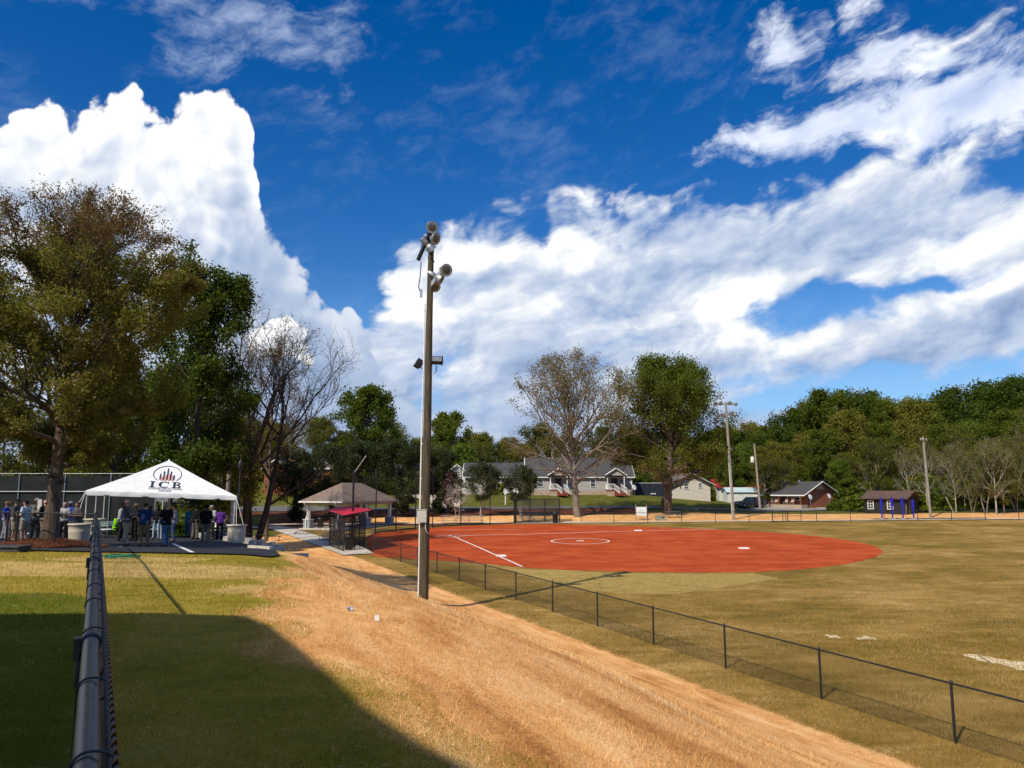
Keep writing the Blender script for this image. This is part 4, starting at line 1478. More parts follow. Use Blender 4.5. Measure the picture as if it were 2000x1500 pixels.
# ================================================================== picnic shelter
def shelter():
    ux, uy = Vector((0.945, -0.327, 0)), Vector((0.347, 0.938, 0))
    p0 = Vector((-18.2, 83.0, 0))
    zb = float(ground_z(-17, 86))
    ang = math.atan2(0.938, 0.347) - math.pi / 2       # local +y runs along the long side
    root = thing('picnic_shelter', 'open picnic shelter with grey-brown hip roof and white posts on block plinths', 'shelter', (p0.x, p0.y, zb), ang)
    W_, L_ = 3.9, 10.6                                   # local x from -W_ to 0
    block = pmat('split_block', (0.34, 0.36, 0.37), (0.24, 0.26, 0.27), 3, 0.9, 0.5, 18)
    cap_ = pmat('plinth_cap', (0.52, 0.53, 0.53), (0.42, 0.43, 0.43), 3, 0.8)
    shing = pmat('brown_shingle', (0.29, 0.215, 0.165), (0.155, 0.115, 0.095), 2.6, 0.95, 0.6, 9, stretch=(1, 1, 5), lo=0.3, hi=0.7)
    H1 = z_at(986, 83.0) - zb
    mb = MB().box((-W_ / 2, L_ / 2, 0.06), (W_ + 1.4, L_ + 1.4, 0.18))
    mb.build('floor_slab', concrete, root)
    for ix in (0, 1):
        for iy in (0, 1, 2):
            x, y = -W_ * ix, L_ * iy / 2
            p = MB().box((x, y, 0.15 + 0.42), (0.78, 0.78, 0.84)).build('plinth', block, root)
            MB().box((x, y, 1.04), (0.90, 0.90, 0.10)).build('cap', cap_, p)
            MB().box((x, y, 1.09 + (H1 - 1.09) / 2), (0.30, 0.30, H1 - 1.09), taper=0.96).build('post', white_paint, root)
    fascia = pmat('beige_fascia', (0.52, 0.42, 0.34), (0.44, 0.35, 0.28), 2, 0.7)
    oh = 0.75
    for (cx_, cy_, dx, dy) in ((-W_ / 2, -0.1, W_ + 0.5, 0.24), (-W_ / 2, L_ + 0.1, W_ + 0.5, 0.24), (0.1, L_ / 2, 0.24, L_ - 0.05), (-W_ - 0.1, L_ / 2, 0.24, L_ - 0.05)):
        MB().box((cx_, cy_, H1 + 0.16), (dx, dy, 0.38)).build('beam', fascia, root)
    ze = H1 + 0.38
    zr = z_at(943, 88) - zb
    e = [(-W_ - oh, -oh, ze), (oh, -oh, ze), (oh, L_ + oh, ze), (-W_ - oh, L_ + oh, ze)]
    in_ = 3.4
    r0, r1 = (-W_ / 2, in_ - oh + 0.6, zr), (-W_ / 2, L_ - in_ + oh - 0.6, zr)
    rt = []
    for q in ([e[0], e[1], r0], [e[1], e[2], r1, r0], [e[2], e[3], r1], [e[3], e[0], r0, r1]):
        rt.append(MB().slab(q, 0.09).build('roof_panel', shing, root))
    MB().slab([(x, y, z - 0.10) for x, y, z in e], 0.03).build('soffit', fascia, root)
    # white gutter on the near short side, and downpipes
    MB().box((-W_ / 2, -oh - 0.06, ze - 0.08), (W_ + 2 * oh, 0.14, 0.15)).build('gutter', white_paint, root)
    MB().box((oh + 0.02, L_ / 2, ze - 0.10), (0.05, L_ + 2 * oh, 0.17)).build('gutter', fascia, root)
    for x in (-W_ - 0.0, 0.0):
        MB().tube([(x - 0.1, -oh - 0.05, ze - 0.12), (x - 0.05, -oh, ze - 0.38), (x - 0.02, -0.26, H1 - 0.05), (x - 0.02, -0.24, 1.6), (x - 0.02, -0.48, 1.1), (x - 0.02, -0.48, 0.1)], 0.062, 8).build('downpipe', white_paint, root)
    # tables and bench under the roof
    return root, ang, p0, zb


sh_root, sh_ang, sh_p, sh_z = shelter()


def in_shelter(lx, ly):
    M = Matrix.Rotation(sh_ang, 3, 'Z')
    v = M @ Vector((lx, ly, 0))
    return sh_p.x + v.x, sh_p.y + v.y


galv_dull = pmat('aluminium_plank', (0.50, 0.50, 0.50), (0.38, 0.38, 0.39), 4, 0.45, metal=0.4)


def picnic_table(x, y, z, rz, label, mat, frame, group=None):
    root = thing('picnic_table', label, 'picnic table', (x, y, z), rz, group)
    for k in range(3):
        MB().box((0, -0.25 + 0.25 * k, 0.75), (1.85, 0.23, 0.045)).build('table_plank', mat, root)
    for s in (-1, 1):
        MB().box((0, 0.68 * s, 0.45), (1.85, 0.26, 0.045)).build('bench_plank', mat, root)
        mb = MB()
        mb.tube([(0.65 * s, -0.70, 0.40), (0.65 * s, 0.70, 0.40)], 0.028, 6)
        mb.tube([(0.65 * s, -0.62, 0.0), (0.65 * s, -0.25, 0.72)], 0.028, 6)
        mb.tube([(0.65 * s, 0.62, 0.0), (0.65 * s, 0.25, 0.72)], 0.028, 6)
        mb.build('leg_frame', frame, root)


for lx, ly, lab in ((-2.0, 2.6, 'grey picnic table at the near end inside the shelter'), (-2.0, 5.3, 'grey picnic table in the middle of the shelter'), (-2.0, 8.2, 'grey picnic table at the far end inside the shelter')):
    x, y = in_shelter(lx, ly)
    picnic_table(x, y, sh_z + 0.15, sh_ang, lab, galv_dull, galv, 'picnic tables in the shelter')


def trash_can(x, y, z, label, r=0.30, h=0.92):
    root = thing('trash_can', label, 'trash can', (x, y, z), 0, 'black trash cans')
    m_ = pmat('black_plastic', (0.010, 0.010, 0.012), (0.016, 0.016, 0.018), 8, 0.45, spec=0.5)
    MB().lathe([(r * 0.82, 0), (r * 0.84, 0.05), (r * 0.97, h * 0.9), (r * 1.06, h * 0.91), (r * 1.06, h * 0.95), (r * 0.98, h * 0.96)], n=18).build('body', m_, root)
    MB().lathe([(r * 1.03, h * 0.955), (r * 1.0, h * 1.02), (r * 0.6, h * 1.10), (0.0001, h * 1.12)], n=18).build('lid', m_, root)
    for s in (-1, 1):
        MB().box((s * r * 1.05, 0, h * 0.80), (0.05, 0.16, 0.05)).build('handle', m_, root)


x, y = in_shelter(-3.0, 0.9)
trash_can(x, y, sh_z + 0.15, 'black trash can beside the left plinth of the shelter', 0.36, 1.0)

# path from the shelter to the dugout, retaining kerbs and steps
pth = [on_field(*p) for p in ((520, 1029), (545, 1034), (575, 1044), (610, 1056), (650, 1070), (690, 1084))]
tag(sheet('path', strip([(x + 0.4, y) for x, y in pth], 2.3), 0.07, concrete, 1.0, gz), kind='structure')
tag(sheet('dugout_pad', [on_field(*p) for p in ((640, 1070), (676, 1086), (726, 1080), (700, 1066))], 0.085, concrete, 1.0, gz), kind='structure')
tag(sheet('path', strip([on_field(*p) for p in ((590, 1034), (560, 1033), (530, 1031), (480, 1032))], 2.0), 0.062, concrete, 1.0, gz), kind='structure')


def kerb_wall():
    x0, y0 = cam_xy(520, 41)[:2]
    z0 = float(ground_z(x0, y0))
    root = thing('retaining_wall', 'pale concrete retaining wall stepping down beside the car park corner', 'wall', (x0, y0, z0))
    a = Vector((0, 0, 0))
    pts = [(-1.9, -0.3), (-0.6, -0.1), (0.9, 0.15), (2.1, 0.35)]
    for (xa, ya), (xb, yb) in zip(pts[:-1], pts[1:]):
        za = float(ground_z(x0 + (xa + xb) / 2, y0 + (ya + yb) / 2)) - z0
        L_ = math.hypot(xb - xa, yb - ya)
        MB().box(((xa + xb) / 2, (ya + yb) / 2, za + 0.02), (L_ + 0.02, 0.24, 0.55), math.atan2(yb - ya, xb - xa)).build('concrete_block', concrete, root)
    # cheek wall running down the bank
    for k in range(5):
        x, y = -2.1 + 0.16 * k, 0.4 + 1.3 * k
        z = float(ground_z(x0 + x, y0 + y)) - z0
        MB().box((x, y, z + 0.05), (0.3, 1.28, 0.5), 0.1).build('concrete_block', concrete, root)
    for k in range(6):
        x, y = -4.0 - 0.1 * k, 1.5 + 1.1 * k
        z = float(ground_z(x0 + x, y0 + y)) - z0
        MB().box((x, y, z + 0.12), (0.4, 0.5, 0.45), 0.1).build('concrete_block', concrete, root)


kerb_wall()
x, y, z = cam_xy(503, 31.5)
o = MB().box((0, 0, 0.03), (1.5, 0.16, 0.14), R(-38)).build('kerb', concrete)
o.location = (x, y + 0.3, z + 0.03)
tag(o, 'short pale concrete kerb at the right edge of the asphalt', 'kerb')
# black handrail beside the steps
root = thing('handrail', 'thin black handrail beside the steps right of the tent', 'handrail', (*cam_xy(500, 52)[:2], cam_xy(500, 52)[2]))
for k in range(3):
    MB().tube([(-1.6 + 1.5 * k, 0, -0.1), (-1.6 + 1.5 * k, 0.2 * k, 1.0 - 0.15 * k)], 0.022, 6).build('post', black_metal, root)
MB().tube([(-1.7, 0, 1.0), (1.5, 0.4, 0.7)], 0.022, 6).build('rail', black_metal, root)


# ================================================================== dugouts and backstop
mesh_black = black_vinyl


def dugout(name_label, F_, L_, Rr_, Hh, red=True):
    F_, L_, Rr_ = Vector(F_), Vector(L_), Vector(Rr_)
    B_ = L_ + Rr_ - F_
    z = float(field_z(F_.x, F_.y)) + 0.08
    root = thing('dugout', name_label, 'dugout', (F_.x, F_.y, z))
    cor = [Vector((p.x - F_.x, p.y - F_.y, 0)) for p in (F_, Rr_, B_, L_)]
    for a, b, open_ in ((0, 1, red), (1, 2, False), (2, 3, False), (3, 0, False)):
        A_, Bq = cor[a], cor[b]
        n = max(1, round((Bq - A_).length / 1.7))
        for k in range(n):
            q = A_.lerp(Bq, k / n)
            MB().tube([q, q + Vector((0, 0, Hh))], 0.04, 8).build('post', black_vinyl, root)
        for zz in ((Hh,) if open_ else (0.08, 1.15, Hh)):
            MB().tube([A_ + Vector((0, 0, zz)), Bq + Vector((0, 0, zz))], 0.03, 8).build('rail', black_vinyl, root)
        if not open_:
            d = Bq - A_
            me = chain_mesh(d.length, Hh - 0.1, 0.0032 if red else 0.0055, 0.062 if red else 0.085)
            o_ = link_mesh('chain_link', me, mesh_black, root)
            o_.location = A_
            o_.rotation_euler.z = math.atan2(d.y, d.x)
            tag(o_, kind='stuff')
    up_ = [p + Vector((0, 0, Hh + 0.05)) for p in cor]
    c_ = sum(up_, Vector()) / 4
    big = [c_ + (p - c_) * 1.36 for p in up_]
    if red:
        cloth = pmat('red_canopy', (0.66, 0.020, 0.045), (0.55, 0.014, 0.035), 3, 0.6, spec=0.2)
        n = 6
        V, Fs = [], []
        for i in range(n + 1):
            for j in range(n + 1):
                u, v = i / n, j / n
                p = big[0].lerp(big[1], u).lerp(big[3].lerp(big[2], u), v)
                V.append(p + Vector((0, 0, 0.32 - 0.06 * math.sin(math.pi * u) * math.sin(math.pi * v) + 0.27 * (u + v - 1))))
        for i in range(n):
            for j in range(n):
                Fs.append((i * (n + 1) + j, (i + 1) * (n + 1) + j, (i + 1) * (n + 1) + j + 1, i * (n + 1) + j + 1))
        W2 = [tuple(Vector(v) - Vector((0, 0, 0.02))) for v in V]
        mb = MB().add(V, Fs, True)
        mb.add(W2, [f[::-1] for f in Fs], True)
        mb.build('canopy', cloth, root)
        for p, q, hp, hq in zip(big, big[1:] + big[:1], (-0.27, 0, 0.27, 0), (0, 0.27, 0, -0.27)):
            MB().tube([p + Vector((0, 0, 0.29 + hp)), q + Vector((0, 0, 0.29 + hq))], 0.03, 6).build('canopy_frame', black_vinyl, root)
    else:
        d = cor[1] - cor[0]
        me = chain_mesh(d.length, (cor[3] - cor[0]).length, 0.007, 0.085)
        o_ = link_mesh('chain_link', me, mesh_black, root)
        w = cor[3] - cor[0]
        o_.location = cor[0] + Vector((0, 0, Hh))
        o_.rotation_euler = (R(-90), 0, math.atan2(d.y, d.x))
        if (Matrix.Rotation(math.atan2(d.y, d.x), 3, 'Z') @ Vector((0, 1, 0))).dot(w) < 0:
            o_.rotation_euler.x = R(90)
        tag(o_, kind='stuff')
    # players' bench
    m0, m1 = cor[3].lerp(cor[2], 0.08), cor[3].lerp(cor[2], 0.92)
    if not red:
        m0, m1 = cor[3].lerp(cor[2], 0.1), cor[3].lerp(cor[2], 0.7)
    inn = (cor[0] - cor[3]).normalized() * 0.5
    d = (m1 - m0)
    ang = math.atan2(d.y, d.x)
    b_ = thing('players_bench', 'aluminium players bench inside %s' % ('the red-topped dugout' if red else 'the far black mesh dugout'), 'bench', (F_.x + (m0 + m1).x / 2 + inn.x, F_.y + (m0 + m1).y / 2 + inn.y, z), ang)
    for k in range(2):
        MB().box((0, -0.13 + 0.26 * k, 0.44), (d.length, 0.24, 0.04)).build('seat_plank', galv_dull, b_)
    for s in (-0.4, 0, 0.4):
        MB().box((s * d.length, 0, 0.21), (0.06, 0.4, 0.42)).build('leg', galv, b_)
    return root


dugout('near dugout of black chain-link with a flat red canopy beside the path', on_field(671, 1079), on_field(643, 1068), on_field(712, 1071), 2.62)
x, y = on_field(681, 1076)
trash_can(x, y, float(field_z(x, y)) + 0.09, 'black trash can in front of the red-topped dugout', 0.36, 1.05)
dugout('far dugout enclosed in black mesh beyond the infield', on_field(1004, 1023), on_field(1008, 1019.5), on_field(1093, 1021), 2.75, False)
x, y = on_field(1084, 1021.3)
trash_can(x, y - 0.6, float(field_z(x, y)) + 0.05, 'black trash can at the right end of the far mesh dugout', 0.36, 1.15)
tag(sheet('dugout_pad', [(0.2, 92.0), (9.5, 92.6), (9.5, 95.0), (0.2, 95.0)], 0.05, concrete, 1.5, gz), kind='structure')


def backstop():
    pp = [on_field(*p) for p in ((687, 1072), (733, 1043), (773, 1038), (811, 1034), (845, 1031), (900, 1028), (957, 1026), (1008, 1023))]
    hh = [6.2, 6.4, 6.5, 6.7, 6.8, 6.9, 7.0, 7.0]
    z0 = float(field_z(*pp[0]))
    root = thing('backstop', 'tall backstop of thin black posts and netting behind home plate', 'backstop', (*pp[0], z0))
    P = [Vector((x - pp[0][0], y - pp[0][1], float(field_z(x, y)) - z0)) for x, y in pp]
    for i, (p, h_) in enumerate(zip(P, hh)):
        MB().tube([p - Vector((0, 0, 0.2)), p + Vector((0, 0, h_))], 0.085 if i == 0 else 0.055, 8).build('post', black_metal, root)
        if i:
            a, b = P[i - 1], p
            ha, hb = hh[i - 1], h_
            for f_ in (1.0, 0.62):
                MB().tube([a + Vector((0, 0, ha * f_)), b + Vector((0, 0, hb * f_))], 0.014, 5).build('cable', black_metal, root)
            A_, B_ = [], []
            n = max(3, int((b - a).length / 0.35))
            for k in range(n):
                q = a.lerp(b, (k + .5) / n)
                A_.append(tuple(q))
                B_.append(tuple(q + Vector((0, 0, ha + (hb - ha) * k / n))))
            for k in range(1, 19):
                A_.append(tuple(a + Vector((0, 0, ha * k / 19))))
                B_.append(tuple(b + Vector((0, 0, hb * k / 19))))
            V, Fq = seg_tubes(A_, B_, np.full(len(A_), 0.0022), np.full(len(A_), 0.0022), 3)
            tag(link_mesh('netting', np_mesh('netting', V, Fq), black_vinyl, root), kind='stuff')
            # low board along the foot of the net
            MB().tube([a + Vector((0, 0, 0.15)), b + Vector((0, 0, 0.15))], 0.06, 4).build('kick_board', black_metal, root)
    MB().tube([P[0] + Vector((0, 0, 5.9)), P[0] + Vector((0.95, 0, 7.3))], 0.045, 8).build('strut', galv, root)


backstop()


# ---- bleachers
def bleachers(x, y, z, rz, W_, rows, label, plank):
    root = thing('bleachers', label, 'bleachers', (x, y, z), rz)
    for k in range(rows):
        MB().box((0, 0.62 * k, 0.42 + 0.28 * k), (W_, 0.26, 0.045)).build('seat_plank', plank, root)
        MB().box((0, 0.62 * k + 0.33, 0.16 + 0.28 * k), (W_, 0.28, 0.04)).build('foot_plank', plank, root)
    n = max(2, int(W_ / 1.5))
    for k in range(n + 1):
        xx = -W_ * 0.46 + W_ * 0.92 * k / n
        mb = MB().tube([(xx, -0.1, 0.0), (xx, 0.62 * rows, 0.0)], 0.025, 6)
        mb.tube([(xx, -0.05, 0.40), (xx, 0.62 * (rows - 1), 0.38 + 0.28 * (rows - 1))], 0.025, 6)
        for q in range(rows):
            mb.tube([(xx, 0.62 * q, 0.0), (xx, 0.62 * q, 0.40 + 0.28 * q)], 0.022, 6)
        mb.tube([(xx, 0, 0.05), (xx, 0.62 * (rows - 1), 0.30 + 0.28 * (rows - 1))], 0.016, 5)
        mb.build('frame', galv, root)


x, y = on_field(900, 1025.5)
bleachers(x, y + 2.6, float(field_z(x, y)) + 0.02, math.pi + 0.08, 5.0, 3, 'silver aluminium bleachers beyond the backstop seen from behind', galv_dull)
x, y = on_field(634, 1058)
bleachers(x - 0.2, y + 0.4, float(ground_z(x, y)) + 0.02, -0.9, 1.9, 3, 'small pale bleachers left of the red-topped dugout', pmat('pale_plank', (0.66, 0.62, 0.55), (0.5, 0.47, 0.42), 3, 0.6))


# ---- things beyond the outfield fence
def sign_board():
    x, y, z = cam_xy(1253, 97)
    root = thing('notice_board', 'white notice board on two posts beyond the outfield fence', 'notice board', (x, y, z))
    for s in (-1, 1):
        MB().tube([(s * 0.68, 0, -0.1), (s * 0.68, 0, 1.9)], 0.045, 6).build('post', grey_wood, root)
    for s in (-0.3, 0.3):
        MB().tube([(s * 0.68, 0, -0.1), (s * 0.68, 0, 0.5)], 0.03, 6).build('post', grey_wood, root)
    b_ = MB().box((0, -0.07, 1.05), (1.25, 0.05, 1.10)).build('panel', white_paint, root)
    pr = pmat('printed_plan', (0.50, 0.60, 0.62), (0.72, 0.76, 0.76), 3, 0.5, lo=0.45, hi=0.6)
    mb = MB().box((0.05, -0.099, 1.1), (0.75, 0.006, 0.7))
    mb.box((-0.34, -0.1, 0.95), (0.05, 0.008, 0.55))
    mb.build('print', pr, b_)


sign_board()
x, y, z = cam_xy(1290, 96.5)
root = thing('utility_cabinet', 'low grey-green utility cabinet in front of the far picnic table', 'cabinet', (x, y, z))
gg = pmat('cabinet_green', (0.28, 0.30, 0.235), (0.22, 0.24, 0.19), 3, 0.6)
MB().box((0, 0, 0.26), (1.15, 0.8, 0.52)).build('body', gg, root)
MB().box((0, 0, 0.55), (1.2, 0.86, 0.06)).build('lid', gg, root)
MB().box((0.25, -0.41, 0.33), (0.25, 0.02, 0.16)).build('warning_plate', black_metal, root)
x, y, z = cam_xy(1314, 99.5)
picnic_table(x, y, z, 0.03, 'blue-grey picnic table standing alone beyond the outfield fence', pmat('blue_grey_plank', (0.13, 0.15, 0.19), (0.09, 0.1, 0.13), 3, 0.6), black_metal)
x, y, z = cam_xy(1298, 104.5)
trash_can(x, y, z, 'black bin standing against the trunk of the green oak', 0.4, 1.9)


def fitness_posts():
    blue = pmat('royal_blue_paint', (0.018, 0.022, 0.42), (0.014, 0.016, 0.33), 5, 0.4)
    labs = ('leftmost royal blue post in front of the black shed', 'second royal blue post from the left before the black shed', 'third royal blue post from the left before the black shed', 'rightmost royal blue post in front of the black shed')
    for px, lab in zip((1723, 1744, 1764, 1785), labs):
        x, y, z = cam_xy(px, 95.5)
        h_ = z_at(972 if px < 1780 else 976, 95.5) - z
        root = thing('blue_post', lab, 'post', (x, y, z), 0, 'royal blue posts before the black shed')
        MB().tube([(0, 0, 0.1), (0, 0, h_ * 0.62)], 0.085, 10).build('lower_tube', blue, root)
        MB().tube([(0, 0, h_ * 0.60), (0, 0, h_)], 0.15, 10).build('upper_sleeve', blue, root)
        MB().box((0, 0, 0.07), (0.42, 0.42, 0.12)).build('footing', concrete, root)
    tag(sheet('playground_mat', [(44.0, 94.9), (58, 95.1), (58, 96.6), (44.0, 96.3)], 0.05, pmat('dark_mat', (0.05, 0.05, 0.055), (0.035, 0.035, 0.04), 3, 0.9), 1.5, gz), kind='structure')


fitness_posts()
# lamp post behind the tent
x, y, z = cam_xy(463, 47)
root = thing('lamp_post', 'slim black lamp post just right of the white tent', 'lamp post', (x, y, z))
hh_ = z_at(915, 47) - z
MB().tube([(0, 0, 0), (0, 0, hh_)], [0.07, 0.05], 8).build('pole', black_metal, root)
MB().lathe([(0.10, hh_), (0.17, hh_ + 0.1), (0.15, hh_ + 0.38), (0.05, hh_ + 0.5), (0.02, hh_ + 0.62)], n=10).build('lantern', black_metal, root)
MB().lathe([(0.14, 0), (0.12, 0.3), (0.075, 0.45)], n=10).build('base', black_metal, root)

# ---- hose, papers on the ground
x, y, z = cam_xy(238, 23.6)
pts = []
for k in range(150):
    t = k * 0.21
    r_ = 0.42 + 0.06 * math.sin(t * 0.37) + 0.05 * math.sin(t * 1.7)
    pts.append((r_ * 1.15 * math.cos(t) + 0.05 * math.sin(t * .23), r_ * 0.62 * math.sin(t), 0.03 + 0.0006 * k + 0.012 * math.sin(t * 2.3)))
o = MB().tube(pts, 0.014, 6).build('garden_hose', pmat('green_hose', (0.015, 0.20, 0.11), (0.01, 0.15, 0.09), 5, 0.35))
o.location = (x, y, z)
tag(o, 'coiled green garden hose lying on the lawn right of the near fence', 'hose')
for px, py_, rx_, lab in ((736, 1206, 1.1, 'small white paper flag standing on the straw bank'), (684, 1187, 0.6, 'crumpled grey scrap of litter on the straw bank')):
    e = lot_pt(px, py_)
    big_ = px > 700
    n = 5
    V = [((i / n - .5) * (0.13 if big_ else 0.2), (j / n - .5) * 0.17, (0.008 if big_ else 0.05) * random.uniform(-1, 1)) for i in range(n + 1) for j in range(n + 1)]
    V = [(a * 0.45, b * 0.45, c * 0.45) for a, b, c in V]
    Fs = [(i * (n + 1) + j, (i + 1) * (n + 1) + j, (i + 1) * (n + 1) + j + 1, i * (n + 1) + j + 1) for i in range(n) for j in range(n)]
    mb = MB().add(V, Fs, True)
    mb.add([(a, b, c - 0.004) for a, b, c in V], [f[::-1] for f in Fs], True)
    o = mb.build('paper_scrap', white_paint if big_ else pmat('grey_paper', (0.45, 0.45, 0.47), (0.3, 0.3, 0.32), 9, 0.7))
    o.location = (e[0], e[1], float(ground_z(*e)) + 0.045)
    o.rotation_euler = (rx_, 0.1, 0.4)
    tag(o, lab, 'litter')


# ================================================================== buildings
roof_dark = pmat('dark_shingle', (0.085, 0.083, 0.085), (0.050, 0.049, 0.052), 2.2, 0.95, 0.4, 10, stretch=(1, 1, 4))
grey_siding = pmat('grey_siding', (0.42, 0.40, 0.38), (0.34, 0.32, 0.30), 1.2, 0.8, stretch=(0.3, 0.3, 9))
cream_siding = pmat('cream_siding', (0.62, 0.56, 0.47), (0.50, 0.45, 0.37), 1.4, 0.85, stretch=(0.3, 0.3, 8))
brick = pmat('red_brick', (0.36, 0.125, 0.060), (0.24, 0.080, 0.040), 5, 0.9, stretch=(1, 1, 3))
found = pmat('tan_block', (0.44, 0.33, 0.24), (0.34, 0.26, 0.19), 2, 0.9)


def window(parent, x, z, w, h, y=0.0, bars=(1, 1), frame=None, side=None):
    """window in a wall that faces -y (local); x,z is its centre"""
    frame = frame or white_paint

    def T(v):
        return v if side is None else side(v)
    mb = MB()
    fw = 0.08
    mb.box((x - w / 2 - fw / 2, y - 0.03, z), (fw, 0.08, h + 2 * fw))
    mb.box((x + w / 2 + fw / 2, y - 0.03, z), (fw, 0.08, h + 2 * fw))
    mb.box((x, y - 0.03, z + h / 2 + fw / 2), (w, 0.08, fw))
    mb.box((x, y - 0.04, z - h / 2 - fw / 2), (w + 0.0, 0.10, fw))
    for k in range(1, bars[0] + 1):
        mb.box((x - w / 2 + w * k / (bars[0] + 1), y - 0.025, z), (0.035, 0.05, h))
    for k in range(1, bars[1] + 1):
        mb.box((x, y - 0.022, z - h / 2 + h * k / (bars[1] + 1)), (w, 0.046, 0.05))
    o_ = mb.build('window', frame, parent)
    MB().box((x, y - 0.008, z), (w, 0.016, h)).build('pane', window_mat(), o_)
    return o_


def clapboards(parent, x0, x1, z0, z1, mat, y=0.0, step=0.2, name='siding_board'):
    """overlapping boards on a wall facing -y, joined into one part"""
    mb = MB()
    n = int((z1 - z0) / step)
    for k in range(n):
        za = z0 + k * step
        mb.prism([(y - 0.028, za), (y - 0.004, za + step), (y + 0.01, za + step), (y + 0.01, za)], x0, x1, 'x')
    return tag(mb.build('siding_boards', mat, parent), kind='stuff')


def gable_x(parent, W_, D, zw, rise, mat_w, mat_r, oh=0.4, z0=0.0, trim=None):
    """walls and roof with the ridge along x; front wall at y=0"""
    MB().prism([(0, z0), (D, z0), (D, zw), (D / 2, zw + rise), (0, zw)], -W_ / 2, W_ / 2, 'x').build('wall', mat_w, parent)
    s = rise / (D / 2)
    t = 0.10
    rf = None
    for a in (0, 1):
        ye, yr = (-oh, D / 2) if a == 0 else (D + oh, D / 2)
        ze = zw - s * oh
        q = [(-W_ / 2 - oh, ye, ze + t), (W_ / 2 + oh, ye, ze + t), (W_ / 2 + oh, yr, zw + rise + t), (-W_ / 2 - oh, yr, zw + rise + t)]
        o_ = MB().slab(q, t * 0.95).build('roof', mat_r, parent)
        rf = rf or o_
    if trim:
        MB().box((0, -oh - 0.02, zw - s * oh + 0.02), (W_ + 2 * oh, 0.05, 0.17)).build('fascia', trim, parent)
        for sx in (-1, 1):
            for a in (0, 1):
                ya, yb = (-oh, D / 2) if a == 0 else (D + oh, D / 2)
                za, zb = zw - s * oh, zw + rise
                mb = MB()
                mb.tube([(sx * (W_ / 2 + oh + 0.012), ya, za + 0.02), (sx * (W_ / 2 + oh + 0.012), yb, zb + 0.02)], 0.085, 4)
                mb.build('barge_board', trim, parent)
    return rf


